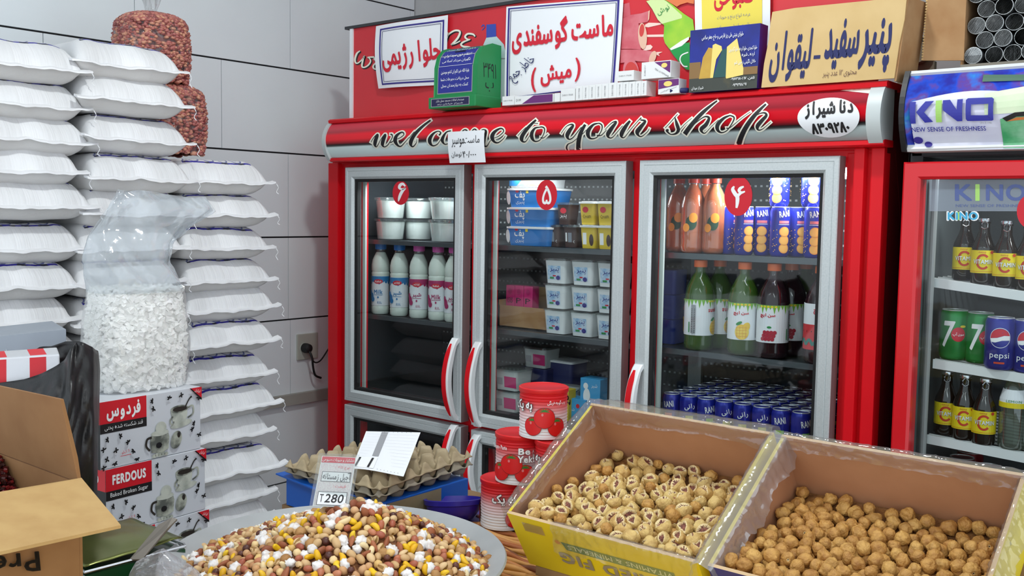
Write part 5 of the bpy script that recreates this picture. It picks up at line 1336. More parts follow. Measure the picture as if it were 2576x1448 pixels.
BM = [BEAN, M('bean_dark', (140, 76, 72), .42), M('bean_pale', (200, 142, 116), .42), M('bean_red', (174, 102, 96), .42)]
def superell(rx, ry, e=2.8):
    def f(a): c, s_ = math.cos(a), math.sin(a); k = (abs(c)**e+abs(s_)**e)**(-1/e); return V((rx*k*c, ry*k*s_, 0))
    return f
def bean_bag(name, lab, loc, rx, ry, h, neck, seed):
    rn = random.Random(seed); t = thing(name, lab, 'bag', loc, 0, None); F_ = superell(rx, ry)
    def rad(z): s_ = z/h; return (.93+.10*math.sin(PI*min(1, s_*1.1)))*(1 if s_ < .80 else max(.0, 1-((s_-.80)/.205)**3)**.5)
    pts = []
    for k in range(2300):
        a = rn.uniform(0, 2*PI); z = rn.uniform(.0, h); p = F_(a)*rad(z); p.z = z; d = F_(a+.02)-F_(a-.02); nrm = V((d.y, -d.x, .2 if z < .7*h else 1.2)).normalized(); pts.append((p*1.0-nrm*.004, nrm))
    for k in range(700):
        a = rn.uniform(0, 2*PI); q = math.sqrt(rn.random()); z = h*(.80+.20*max(0, 1-q**4)**.5)-.004; p = F_(a)*q*.98; p.z = z; pts.append((p, V((p.x*4, p.y*4, 1)).normalized()))
    g = G(); seeds(g, pts, (.0105), .0064, .0048, BM, rn)
    prof_ = [(z_ := h*i/14) for i in range(15)]
    g.grid(28, 14, lambda u, v: F_(u*2*PI)*rad(v*h)*.93+V((0, 0, v*h*.97)), BM[1])
    o = g.build('beans', t, smooth=True); o['kind'] = 'stuff'
    g = G(); nk = 9
    zz = [h*i/16 for i in range(17)]
    def skin(u, v):
        a = u*2*PI; q = v*(16+nk)
        if q <= 16: z = h*q/16; p = F_(a)*max(rad(z)*1.035, .16); p.z = z
        else:
            s_ = (q-16)/nk; w_ = .16+(.30*s_*s_ if neck else 0); fold = 1+.35*math.sin(a*7+s_*2)*min(1, s_*3)
            p = F_(a)*w_*fold; p.z = h+(.10 if neck else .02)*s_
        return p+V((.004*NZ.noise(p*30), .004*NZ.noise(p*30+V((5, 5, 5))), 0))
    g.grid(56, 36, skin, BAGC); g.build('clear_film', t, smooth=True)
    return t
c1, c2 = at(380, 120, 0, .06), at(430, 300, 0, .06)
zb = COLS['C'] and at(500, 395, 0, .06).z
bean_bag('bean_bag', 'clear bag of brown beans, lower one on the right sack column', (.03, at(415, 300, 0, .03).y, 1.535), .10, .105, .205, False, 3)
bean_bag('bean_bag', 'clear bag of brown beans with tied neck, topmost beside the upper sacks', (.03, c1.y+.020, 1.742), .09, .094, .198, True, 4)
# ------------------------------------------------------------------ left foreground: sugar bag, sugar cartons, sacks' neighbours
BXW, BXH, BXD = .263, .149, .20
SW = M('sugar_white_card', (206, 210, 216), .45); SBK = M('sugar_black', (20, 20, 22), .45); SRD = M('sugar_red', (206, 22, 38), .45)
POT = M('pot_print', (86, 90, 84), .6, var=(40, (176, 180, 166), .4, .62)); POTL = M('pot_light_print', (196, 200, 188), .6, var=(30, (150, 156, 146), .4, .65)); TEA_ = M('tea_print', (40, 34, 28), .6)
def sugar(name_fa, sub, latin, loc, rotz, lab, weight):
    """carton whose printed face looks along +X (local), width along Y"""
    t = thing('sugar_carton', lab, 'box', loc, rotz, 'sugar cartons in the pile'); w = BXW/2
    G().box2((-BXD, -w, 0), (0, w, BXH), SW).build('carton_body', t, bevel=.0015)
    g = G(); a = Art(g, lambda u, v, h: V((h, u, v)), h=.0004)
    def P(x, y): return (-w+BXW*x, BXH*(1-y))
    def rect(x0, y0, x1, y1, m): a.rect(-w+BXW*x0, BXH*(1-y1), -w+BXW*x1, BXH*(1-y0), m)
    rect(0, 0, .44, .33, SRD); rect(0, .33, .44, .47, SBK)
    a.text(name_fa, *P(.22, .17), BXW*.32, BXH*(.26 if not latin else .15), PWHT, off=.04 if not latin else .05, res=3)
    a.text(sub, *P(.22, .40), BXW*.36, BXH*.085, PWHT, res=2)
    # cup and saucer
    a.ell(*P(.79, .54), BXW*.115, BXH*.055, POTL, rot=.12); a.poly([P(.68, .31), P(.86, .28), P(.85, .44), P(.82, .52), P(.74, .54), P(.70, .48)], POTL); a.ell(*P(.77, .30), BXW*.092, BXH*.062, POT); a.ell(*P(.775, .30), BXW*.074, BXH*.040, TEA_)
    a.pen([(*P(.86, .30), .004), (*P(.91, .28), .004), (*P(.915, .40), .004), (*P(.855, .46), .004)], POT); a.pen([(*P(.83, .28), .0035), (*P(.87, .17), .003), (*P(.90, .13), .005)], TEA_); a.pen([(*P(.70, .40), .004), (*P(.67, .46), .004), (*P(.69, .53), .003), (*P(.71, .48), .003)], POT)
    # pot
    a.poly([P(.48, .62), P(.64, .58), P(.66, .70), P(.65, .88), P(.58, .93), P(.48, .90), P(.465, .75)], POT); a.ell(*P(.565, .615), BXW*.09, BXH*.045, POTL); a.ell(*P(.575, .54), BXW*.055, BXH*.10, POTL); a.pen([(*P(.48, .66), .0055), (*P(.435, .68), .0055), (*P(.425, .78), .005), (*P(.46, .86), .005)], TEA_)
    a.ell(*P(.73, .77), BXW*.055, BXH*.14, POT, rot=-.3); a.ell(*P(.755, .70), BXW*.016, BXH*.045, TEA_); a.ell(*P(.55, .80), .008, .007, SBK, 8)
    for k in range(5): a.ell(*P(.50+.03*k, .955-.01*(k % 2)), .006, .005, POTL, 6, up=False)
    a.up()
    # scattered leaves
    for x, y in ((.06, .56), (.17, .54), (.25, .66), (.13, .74), (.02, .70), (.05, .85), (.30, .80), (.12, .93), (.33, .93), (.49, .10), (.50, .22), (.66, .10), (.78, .08), (.92, .57), (.97, .76), (.90, .66), (.97, .17), (.02, .97)):
        for k in range(4): q = (.9+.5*((x*37) % 1))*k+x*29; a.ell(P(x, y)[0]+.0036*math.cos(q), P(x, y)[1]+.0036*math.sin(q), .0038-.0006*(k % 2), .0019, SBK, 8, rot=q, up=False)
    a.up()
    a.poly([P(.87, .0), P(1, 0), P(1, .20)], SRD); a.poly([P(.87, 0), P(.885, 0), P(1, .18), P(1, .215)], SBK); a.text('ایرانیان', *P(.955, .055), BXW*.06, BXH*.06, PWHT, res=1, rot=-.3)
    a.text(weight, *P(.22, .79), BXW*.075, BXH*.055, SRD, res=1, rot=.1); a.rect(-w+BXW*.17, BXH*.155, -w+BXW*.27, BXH*.163, SRD)
    g.build('front_print', t)
    g = G(); a = Art(g, lambda u, v, h: V((u, -w-h, v)), h=.0004); a.rect(-BXD, 0, 0, BXH, SBK); a.rect(-BXD, BXH*.67, 0, BXH, SRD); a.text(name_fa if not latin else 'فردوس', -BXD*.3, BXH*.83, .07, .03, PWHT, res=2, off=.02); g.build('side_print', t)
    return t
r0 = math.radians(4.5)
def cz(i): return .950-BXH*(i+1)-.001*i
sugar('فردوس', 'قند شکسته شده پختی', False, (.707, -1.190, cz(0)), r0, 'topmost white sugar carton with a red Persian name panel', '5 کیلو')
sugar('FERDOUS', 'Baked Broken Sugar', True, (.709, -1.180, cz(1)), r0, 'middle white sugar carton with a red panel in Latin letters', '5 کیلو')
sugar('فردوس', 'قند شکسته شده پختی', False, (.710, -1.174, cz(2)), r0, 'lowest white sugar carton, half hidden by the tray and the green tin', '5 کیلو')
zz = cz(2); st_ = thing('wooden_stand', 'plain wooden stand under the sugar cartons', 'stand', (.64, -1.2, 0))
G().box2((.50, -1.40, zz-.025), (.78, -1.0, zz), WOOD).build('stand_top', st_, world=True)
for x in (.52, .76):
    for y in (-1.38, -1.02): G().box2((x-.02, y-.02, 0), (x+.02, y+.02, zz-.025), WOOD).build('leg', st_, world=True)

# bag of sugar lumps on the cartons
SUG = M('sugar_lump', (250, 250, 247), .55); SUG2 = M('sugar_lump_grey', (242, 243, 239), .5); SUG3 = M('sugar_lump_white', (252, 252, 250), .6)
BAGS = clear('sugar_film', (253, 253, 253), .04, .25, haze=.26, hazecol=(250, 252, 253), rough=.10, bump=(16, .9))
BAGU = clear('sugar_film_empty', (246, 249, 251), .06, .34, haze=.33, hazecol=(228, 235, 240), rough=.10, bump=(16, .9))
t = thing('sugar_bag', 'tall clear plastic bag half full of white sugar lumps on the cartons', 'bag', (.60, -1.165, .9515))
rn = random.Random(5); F_ = superell(.085, .112, 3.0); hF = .225
def sr(z): return .90+.12*math.sin(PI*min(1, (z/hF)**.8*.9+.05))
g = G(); pts = []
for k in range(2100):
    a = rn.uniform(0, 2*PI); z = rn.uniform(.004, hF); p = F_(a)*sr(z); p.z = z; d = F_(a+.02)-F_(a-.02); nrm = V((d.y, -d.x, 0)).normalized(); pts.append((p-nrm*.010, nrm))
for k in range(420):
    a = rn.uniform(0, 2*PI); q = math.sqrt(rn.random())*.95; p = F_(a)*sr(hF)*q; p.z = hF+.006*rn.random(); pts.append((p, V((0, 0, 1))))
for p, nrm in pts:
    Rm = Matrix.Rotation(rn.uniform(0, 6.3), 3, 'X') @ Matrix.Rotation(rn.uniform(0, 6.3), 3, 'Y'); s_ = rn.uniform(.0045, .0085); vs = []
    for x, y, z in ((-1, -1, -1), (1, -1, -1), (1, 1, -1), (-1, 1, -1), (-1, -1, 1), (1, -1, 1), (1, 1, 1), (-1, 1, 1)): vs.append(p+Rm @ V((x*s_*rn.uniform(.5, 1), y*s_*rn.uniform(.5, 1), z*s_*rn.uniform(.4, .9))))
    g.add(vs, [(0, 3, 2, 1), (4, 5, 6, 7), (0, 1, 5, 4), (1, 2, 6, 5), (2, 3, 7, 6), (3, 0, 4, 7)], rn.choice((SUG, SUG, SUG2, SUG3)))
g.grid(24, 10, lambda u, v: F_(u*2*PI)*sr(v*hF)*.86+V((0, 0, v*hF+.002)), SUG)
o = g.build('sugar_lumps', t); o['kind'] = 'stuff'
def wp(px, py, X): q = at(px, py, 0, X); return V((X-.60, q.y+1.165, q.z-.9515))
# outline of the empty upper bag, sampled left and right edge
LFT = [(230, 722), (212, 690), (208, 655), (222, 600), (262, 540), (285, 500), (298, 476)]
RGT = [(455, 726), (436, 690), (420, 660), (432, 612), (480, 570), (540, 532), (520, 500)]
g = G()
def lerp(P_, s):
    k = min(len(P_)-2, int(s*(len(P_)-1))); f = s*(len(P_)-1)-k; return (P_[k][0]*(1-f)+P_[k+1][0]*f, P_[k][1]*(1-f)+P_[k+1][1]*f)
def bagf(side):
    def f(u, v):
        if v < .38:
            a = -PI/2+PI*u if side > 0 else -PI/2-PI*u; z = hF*v/.38; p = F_(a)*(sr(z)*1.015+.008); p.z = z*1.0; e = V((0, 0, 0))
            return p+V((.003*NZ.noise(p*28), .003*NZ.noise(p*28+V((3, 3, 3))), 0))
        s = (v-.38)/.62; a = -PI/2+PI*u if side > 0 else -PI/2-PI*u; L_, R_ = wp(*lerp(LFT, s), .62), wp(*lerp(RGT, s), .62)
        m0 = F_(a)*(sr(hF)*1.015+.008); m0.z = hF; uu = (math.sin(-PI/2+PI*u)+1)/2; q = L_.lerp(R_, uu); thick = .085*(1-s)**1.3+.004
        q.x += side*thick*math.cos(-PI/2+PI*u)*(1+.0*s)+.018*NZ.noise(V((u*5, s*4, side)))*min(1, s*4)+.012*NZ.noise(V((u*11+s*6, s*3, side*3)))*min(1, s*4)
        q.z += .012*NZ.noise(V((u*4, 9, side)))*s
        b = min(1, s*5); b = b*b*(3-2*b)
        return m0.lerp(q, b)
    return f
for sd in (1, -1): g.grid(40, 60, bagf(sd), BAGS, lambda u, v: BAGU if v > .395 else BAGS)
g.build('clear_film', t, smooth=True)

# grey carton, striped packet and black bag at the left edge
GC = M('silver_carton', (150, 158, 168), .45, .1, var=(3, (128, 136, 148), .4, .65))
c0 = [dep(x, y, 1.98) for x, y in ((-60, 852), (166, 828), (166, 868), (-60, 892))]
t = thing('silver_carton', 'silver grey carton with a small white bird mark at the left edge', 'box', (c0[3].x, c0[3].y, c0[3].z))
back = V((-.16, .05, .0)); p0, p1, p2, p3 = c0; p2 = p1+V((0, 0, -.075)); p3 = p0+V((0, 0, -.082))
g = G(); g.add([p0, p1, p2, p3, p0+back, p1+back, p2+back, p3+back], [(0, 1, 2, 3), (7, 6, 5, 4), (4, 5, 1, 0), (3, 2, 6, 7), (1, 5, 6, 2), (4, 0, 3, 7)], GC); g.build('carton_body', t, world=True)
f = quadmap(p0, p1, p2, p3); g = G(); a = Art(g, f, True, h=.0008)
a.poly([(.33, .32), (.345, .45), (.36, .50), (.38, .50), (.405, .46), (.40, .54), (.375, .62), (.355, .62), (.34, .54)], PWHT)
a.ell(.375, .86, .012, .05, FPK); a.text('قند', .36, .76, .05, .06, PGRY, res=1); g.build('carton_print', t, world=True)
SPK = M('packet_silver', (206, 208, 212), .3, .3, bump=(30, .4)); 
q0 = [dep(x, y, 1.80) for x, y in ((-70, 905), (150, 890), (152, 975), (-70, 985))]
t = thing('striped_packet', 'red and white striped foil packet tucked in the black bag', 'packet', tuple(q0[3]))
bk = V((-.05, .02, .006)); g = G()
cuts = [(0, .386, SPK), (0, .0, SPK)]
def lerp4(u, v, d=0): return (q0[0]*(1-u)+q0[1]*u)*(1-v)+(q0[3]*(1-u)+q0[2]*u)*v+bk*d
segs = [(.0, .22, SPK), (.22, .39, SRD), (.39, .655, SPK), (.655, .845, SRD), (.845, 1.0, SPK)]
for u0, u1, m in segs:
    P = [lerp4(u0, 0), lerp4(u1, 0), lerp4(u1, 1), lerp4(u0, 1), lerp4(u0, 0, 1), lerp4(u1, 0, 1), lerp4(u1, 1, 1), lerp4(u0, 1, 1)]
    g.add(P, [(0, 1, 2, 3), (7, 6, 5, 4), (4, 5, 1, 0), (3, 2, 6, 7)]+([(1, 5, 6, 2)] if u1 == 1.0 else [])+([(4, 0, 3, 7)] if u0 == 0 else []), m)
g.build('packet_body', t, world=True, bevel=.003)
BAGB = M('black_bag', (22, 22, 24), .42, bump=(20, .45, .008))
OUT = [(-60, 930), (60, 930), (130, 920), (165, 902), (150, 880), (90, 872), (150, 868), (168, 856), (206, 860), (232, 876), (245, 884), (250, 940), (246, 1000), (246, 1060), (244, 1120), (240, 1180), (236, 1240), (232, 1330), (-60, 1330)]
t = thing('black_bag', 'crumpled black plastic bag wrapped round packets, left of the sugar cartons', 'bag', tuple(dep(90, 1330, 1.72)))
def blk(u, v):
    # left-right sweep of the bag; top edge follows the photo outline
    top = [(-60, 968), (0, 962), (60, 954), (105, 940), (140, 922), (165, 905), (178, 878), (190, 862), (206, 860), (232, 874), (246, 886), (250, 930)]
    x, y = lerp(top, u); yb = 1340; py = y+(yb-y)*v; px = x+(x-120)*.0*v+(-10*v if u > .9 else 0)
    d = 1.80-.10*math.sin(PI*min(1, u*1.02))*math.sin(PI*min(1, .15+v*.8)) + (.12*max(0, u-.82)/.18)
    d += .02*NZ.noise(V((u*5, v*4, 1)))+.010*NZ.noise(V((u*13+v*6, v*9, 2)))
    return dep(px, py, d)
g = G(); g.grid(54, 44, blk, BAGB)
# rear leaf of the bag, rising behind the striped packet
def blk2(u, v):
    top = [(85, 880), (100, 873), (130, 870), (165, 858), (200, 858), (232, 872), (246, 884)]
    x, y = lerp(top, u); py = y+(960-y)*v; return dep(x, py, 1.93-.05*u+.012*NZ.noise(V((u*6, v*5, 4))))
g.grid(30, 14, blk2, BAGB)
o = g.build('bag_skin', t, world=True, smooth=True); md = o.modifiers.new('s', 'SOLIDIFY'); md.thickness = .0015

# open carton of dried barberries, front left
CT1 = M('carton_card', (188, 154, 100), .85, var=(26, (176, 140, 88), .35, .7)); CT2 = M('carton_inside', (150, 104, 62), .85, var=(20, (136, 90, 52), .35, .7)); CTE = M('card_edge', (150, 118, 78), .9)
zr = 1.01
Rc, Bk, Fr = at(205, 1214, 2, zr), at(0, 1138, 2, zr), at(0, 1250, 2, zr)
db = (Bk-Rc).normalized(); df = (Fr-Rc).normalized()
Lb, Lf = .34, .30; zbm = .705
Pb, Pf = Rc+db*Lb, Rc+df*Lf; Pc = Pb+df*Lf
KR2 = M('carton_brown', (150, 110, 70), .85, var=(14, (136, 96, 58), .35, .7))
t = thing('barberry_carton', 'open brown carton with raised flaps holding dark red barberries, front left', 'box', (Rc.x, Rc.y, zbm))
g = G()
def wallp(a, b, n_, m=CT1):
    g.slab([a, b, V((b.x, b.y, zbm)), V((a.x, a.y, zbm))], n_, .004, m)
inn = ((Pb-Rc)+(Pf-Rc)).normalized()
ww = [(Rc, Pb), (Pb, Pc), (Pc, Pf), (Pf, Rc)]
cen = (Rc+Pc)/2
for a_, b_ in ww:
    n_ = V((-(b_-a_).y, (b_-a_).x, 0)); n_ = n_ if n_.dot(cen-a_) > 0 else -n_; wallp(a_, b_, n_, KR2)
g.slab([V((p.x, p.y, zbm+.004)) for p in (Rc, Pb, Pc, Pf)], (0, 0, 1), .004, KRAFT)
g.build('carton_body', t, world=True)
g = G()
fl1 = [at(205, 1214, 2, zr), Rc+db*.30, None, None]
top_r = dep(160, 1003, (Rc-CAM).dot(CW)-.02); dirb = (Rc+db*.30-Rc)
side = top_r-Rc; g.slab([Rc+V((0, 0, .002)), Rc+db*.30+V((0, 0, .002)), Rc+db*.30+side*.97+V((0, 0, -.005)), dep(160, 1003, (Rc-CAM).dot(CW)-.02), dep(196, 1150, (Rc-CAM).dot(CW)-.005)], df, .004, KR2)
q = g.build('standing_flap', t, world=True); q['label'] = 'flap of the carton standing upright'
g = G(); ff = [Rc+V((0, 0, .003)), Rc+df*.30+V((0, 0, .003)), dep(-110, 1420, (Fr-CAM).dot(CW)-.16), dep(304, 1328, (Rc-CAM).dot(CW)-.10)]
g.slab(ff, (0, 0, 1), .004, CT1); q = g.build('folded_flap', t, world=True); q['label'] = 'pale flap of the carton folded outward'
nf = df.cross(V((0, 0, 1))); nf = nf if nf.dot(CAM-Rc) > 0 else -nf
g = G(); a = Art(g, lambda px, py, h: (lambda o_, d_: o_+d_*(((Rc+nf*.0055-o_).dot(nf))/d_.dot(nf)))(CAM, CR*((px-1288)/FPX)+CU*((724-py)/FPX)+CW), True, h=.001)
a.text('Prem', 6, 1419, 190, 50, M('carton_ink', (44, 34, 26), .8), rot=-.10, flip=True, off=.02, res=2); g.build('carton_lettering', t, world=True)
BAR = [M('barberry_dark', (66, 8, 14), .4), M('barberry_red', (112, 14, 22), .4), M('barberry_deep', (44, 6, 10), .4)]
rn = random.Random(8); pts = []
def hz_(a_, b_): return .925+.010*NZ.noise(V((a_*9, b_*9, 0)))+.082*min(1, max(0, (a_+b_-.10)/.12))
for k in range(2600):
    a_, b_ = rn.uniform(.008, Lb-.008), rn.uniform(.008, Lf-.008); p = Rc+db*a_+df*b_; p.z = hz_(a_, b_); pts.append((p, V((rn.uniform(-.4, .4), rn.uniform(-.4, .4), 1)).normalized()))
g = G(); seeds(g, pts, .006, .0038, .0036, BAR, rn, 5, 3); g.grid(20, 20, lambda u, v: (lambda p, z: V((p.x, p.y, z)))(Rc+db*(.006+(Lb-.012)*u)+df*(.006+(Lf-.012)*v), hz_(.006+(Lb-.012)*u, .006+(Lf-.012)*v)-.004), BAR[2])
o = g.build('dried_barberries'); tag(o, 'heap of dark red dried barberries inside the open brown carton', 'dried fruit', None, 'stuff')
# ------------------------------------------------------------------ the display table
ZT = .70
TBL = thing('display_table', 'long wooden display table with yellow covering under the nuts and fig boxes', 'table', (1.75, -1.3, 0))
G().box2((1.165, -2.05, ZT-.03), (2.55, -.62, ZT-.002), WOOD).build('table_top', TBL, world=True)
YSH = M('yellow_sheet_plastic', (226, 190, 26), .45, var=(5, (206, 166, 20), .4, .7))
g = G(); g.box2((1.40, -1.95, ZT-.002), (2.5, -.80, ZT), YSH)
a = Art(g, lambda u, v, h: V((u, v, ZT+h)))
a.poly([(1.60, -1.10), (1.70, -1.04), (1.78, -1.08), (1.66, -1.13)], M('navy_stripe', (34, 30, 74), .5)); a.poly([(1.64, -1.18), (1.80, -1.10), (1.80, -1.12), (1.65, -1.20)], M('brown_stripe', (120, 60, 40), .5))
q = g.build('cover_sheet', TBL, world=True); q['label'] = 'yellow plastic table covering'
for x in (1.22, 2.48):
    for y in (-1.98, -.70): G().box2((x-.03, y-.03, 0), (x+.03, y+.03, ZT-.03), WOOD).build('leg', TBL, world=True)
VIO = M('violet_sheet', (58, 44, 120), .5)
vq = [at(x, y, 2, ZT+.004) for x, y in ((1128, 1322), (1212, 1270), (1240, 1290), (1215, 1330))]
tag(G().slab(vq, (0, 0, 1), .003, VIO).build('violet_sheet'), 'flat violet plastic sheet left of the lowest tomato tin', 'sheet')
# woven rods: a flat reed mat under the tins
RD = [M('reed_pale', (206, 150, 84), .55), M('reed_brown', (166, 96, 50), .55), M('reed_tan', (188, 124, 66), .55), M('reed_dark', (120, 70, 40), .6)]
t = thing('reed_mat', 'mat of thin brown reeds between the metal tray and the tomato tins', 'mat', (1.47, -.93, ZT))
rn = random.Random(3)
for k in range(22):
    y = -1.055+.0125*k; g = G(); x0 = 1.36+rn.uniform(-.02, .02)
    P = [(x0+(.32)*i/8, y+.004*math.sin(i*1.3+k)+.0035*rn.uniform(-1, 1), ZT+.0075+.003*math.sin(i*1.7+k*2)) for i in range(9)]
    g.tube(spline(P, 3), [.0055+.0012*math.sin(i*.9+k) for i in range(25)], RD[k % 4 if k % 5 else 0], 7); g.build('reed', t, world=True, smooth=True)

# indigo basin edge
q = at(1135, 1285, 2, ZT+.035); t = thing('indigo_dish', 'indigo plastic dish leaning behind the metal tray', 'dish', (q.x-.01, q.y+.02, ZT+.002))
IND = M('indigo_plastic', (42, 32, 140), .35)
R_ = Matrix.Rotation(-.15, 3, 'Y') @ Matrix.Rotation(-.12, 3, 'X')
G().lathe([(.030, 0), (.042, .004), (.058, .024), (.060, .034), (.064, .036), (.065, .046), (.060, .047), (.054, .030), (.038, .010), (.001, .008)], IND, 40, (0, 0, .006), R_).build('dish_body', t, auto=.7)
G().lathe([(.048, .019), (.001, .030)], M('dish_filling', (150, 120, 90), .8, bump=(80, .8)), 24, (0, 0, .006), R_).build('filling', t, smooth=True)

# tomato paste tins
TR = M('tin_red', (206, 22, 28), .38); TWH = M('tin_white', (226, 226, 226), .38); TPK = M('tin_pink', (220, 120, 124), .4); TOM = M('tomato_print', (212, 18, 24), .4); TGR = M('tomato_green', (52, 120, 44), .5)
def tin_mat():
    return ramp_mat('tin_print', 2, 0, .098, [(0, (232, 232, 232)), (.22, (228, 226, 226)), (.5, (224, 190, 192)), (.66, (220, 110, 112)), (.80, (210, 34, 40)), (1, (206, 20, 28))], .36)
TM = tin_mat()
def tin(lab, loc, face, kind):
    r, h = .0495, .1005; t = thing('tomato_tin', lab, 'tin', loc, facing(loc[0], loc[1])+face, 'tomato paste tins'); pr = [(r*.97, 0), (r, .001), (r, .004)]
    pr += [(r-.0007+.0009*math.sin(i*1.55), .004+.0895*i/60) for i in range(61)]+[(r, .096), (r*.99, .0975)]
    G().lathe(pr, TM, 48).build('tin_body', t, auto=.8)
    G().lathe([(r+.0012, .0925), (r+.0018, .0935), (r+.0018, .1005), (r-.001, .1020), (r-.003, .1005), (.001, .1002)], TR, 48).build('plastic_lid', t, auto=.7)
    g = G(); c = Art(g, cylmap(r+.0008), h=.0004)
    for s_ in (-r*PI/2*1.02, r*PI/2*1.02):
        # red fan above white wave
        for x, z, rr in ((-.024, .027, .0185), (.026, .026, .0185), (.0, .045, .0205)):
            c.ell(s_+x, z, rr*1.04, rr*1.04, TPK if False else M('tomato_edge', (130, 14, 18), .4), 30); c.ell(s_+x, z, rr, rr*.98, TOM, 30); c.ell(s_+x-.004, z+.007, .0022, .003, TPK, 10)
            for k in range(6): a_ = PI/2+(k-2.5)*.75; c.pen([(s_+x, z+rr*.70, .003), (s_+x+.010*math.cos(a_), z+rr*.70+.0062*math.sin(a_), .001)], TGR, up=False)
            c.up()
        if kind == 'fa': c.text('به یک', s_-.046, .068, .046, .026, INK, off=.085, res=2); c.text('به یک', s_-.046, .068, .044, .024, PWHT, off=.035, res=2); c.text('رب گوجه فرنگی', s_+.024, .076, .038, .010, PWHT, res=1, off=.01)
        else: c.text('Tomato Paste', s_-.026, .0785, .036, .009, PWHT, off=.015, res=1); c.text('Be', s_+.024, .073, .022, .014, INK, off=.09, res=2); c.text('Be', s_+.024, .073, .0215, .0135, PWHT, off=.04, res=2); c.text('Yek', s_+.026, .057, .028, .015, INK, off=.09, res=2); c.text('Yek', s_+.026, .057, .0275, .0145, PWHT, off=.04, res=2)
    g.build('tin_print', t); return t
rr_ = V((.999, .043, 0))*.1015
b0 = V((1.430, -.806, ZT+.0135))
for k, (w, fc) in enumerate((('left', .75), ('middle', .5), ('right', .2))):
    p = b0+rr_*k; tin('tomato tin in the bottom row, %s of three' % w, tuple(p), -.667 if k == 0 else 1.9, 'fa')
m_ = b0+V((.036, .004, .1025))
tin('tomato tin with Latin letters, left of the middle row', tuple(m_), -1.87, 'la'); tin('tomato tin in the middle row behind the fig box, right one', tuple(m_+rr_), 1.25, 'fa')
tin('topmost tomato tin of the pile', tuple(m_+rr_*.56+V((0, .004, .1025))), 1.62, 'fa')

cr = thing('wooden_crate', 'wooden crate beside the table under the blue carton', 'crate', (1.04, -.87, 0))
G().box2((.93, -1.0, ZT-.03), (1.16, -.735, ZT-.002), WOOD).build('crate_top', cr, world=True)
for x in (.94, 1.15):
    for y in (-.99, -.745): G().box2((x-.01, y-.01, 0), (x+.01, y+.01, ZT-.03), WOOD).build('leg', cr, world=True)
# blue carton and egg trays
t = thing('blue_carton', 'blue carton with a beige printed side under the egg trays', 'box', (1.11, -.87, ZT)); BC = M('carton_bright_blue', (16, 88, 178), .45); BGE = M('carton_beige', (150, 138, 106), .6, var=(8, (126, 116, 90), .35, .7))
bx0, bx1, by0, by1, bz = .945, 1.265, -1.0, -.735, ZT+.068
G().box2((bx0, by0, ZT), (bx1, by1, bz), BC).build('carton_body', t, world=True, bevel=.002)
g = G(); a = Art(g, lambda u, v, h: V((u, by0-h, v))); a.rect(bx0+.14, ZT+.004, bx1-.02, bz-.004, BGE); a = Art(g, lambda u, v, h: V((bx1+h, u, v))); a.rect(by0+.01, ZT+.004, by1-.09, bz-.004, BGE); g.build('beige_print', t, world=True)
fl_ = G().slab([V((bx0-.012, by0-.02, bz+.004)), V((bx0+.16, by0-.03, bz-.004)), V((bx0+.16, by0+.02, bz+.002)), V((bx0-.004, by0+.03, bz+.006))], (0, 0, 1), .003, BC); fl_.build('torn_flap', t, world=True)
PULP = M('egg_pulp', (176, 160, 130), .9, var=(24, (158, 142, 112), .35, .7), bump=(140, .35, .002)); PULP2 = M('egg_pulp_grey', (150, 142, 126), .9, var=(24, (134, 126, 108), .35, .7), bump=(140, .35, .002))
def egg_tray(lab, loc, rot, mat, seed):
    t = thing('egg_tray', lab, 'egg tray', loc, 0, 'stacked egg trays'); t.rotation_euler = rot; S = .300; n = 96; k = S/6; rn = random.Random(seed)
    def hf(x, y):
        g_ = (math.cos(2*PI*x/k)+math.cos(2*PI*y/k))/2; z = max(-1, min(1, g_*2.3)); e = min(x, y, S-x, S-y)
        z = z*.019
        if e < .010: z = z*max(0, (e-.002)/.008)-.002
        return z+.0016*NZ.noise(V((x*60+seed, y*60, 0)))
    def P(u, v, d=0):
        x, y = u*S, v*S; e = .004*NZ.noise(V((x*40, y*40, seed)))
        return V((x-S/2+(e if u in (0, 1) else 0), y-S/2+(e if v in (0, 1) else 0), hf(x, y)+.019-d+.012*((u-.5)*(v-.5))))
    g = G(); g.grid(n, n, P, mat); o = g.build('tray_shell', t, smooth=True); md = o.modifiers.new('s', 'SOLIDIFY'); md.thickness = .0022; md.offset = -1
    return t
egg_tray('grey pulp egg tray, lower of the two on the blue carton', (1.115, -.868, bz+.003), (.02, -.01, .02), PULP2, 2)
egg_tray('beige pulp egg tray, upper of the two on the blue carton', (1.112, -.866, bz+.018), (.03, -.02, .03), PULP, 1)
# printed list on the tray
def s5(a):
    a.rect(.30, .02, .42, .66, PGRY)
    for k in range(11): a.rect(.04, .08+.075*k, .97, .0825+.075*k, M('faint_grey', (206, 208, 212), .7), up=False)
    a.up(); a.poly([(.02, .70), (.42, .70), (.42, .96), (.02, .96)], PWHT)
    for x in (.05, .30): a.poly([(x+.02, .72), (x+.06, .72), (x+.03, .95), (x-.01, .95)], INK)
    for k in range(7): a.ell(.50+.065*k, .97, .006, .006, INK, 8, up=False); a.ell(.36+.08*k, .035, .006, .006, INK, 8, up=False)
zl5 = bz+.040
pl = [at(x, y, 2, zl5) for x, y in ((921, 1084), (1058, 1087), (1014, 1194), (886, 1182))]
d_ = [(p-CAM).dot(CW) for p in pl]; dm = 2.19
pl = [dep(921, 1084, dm+.10), dep(1058, 1087, dm+.04), dep(1014, 1194, dm-.13), dep(886, 1182, dm-.07)]
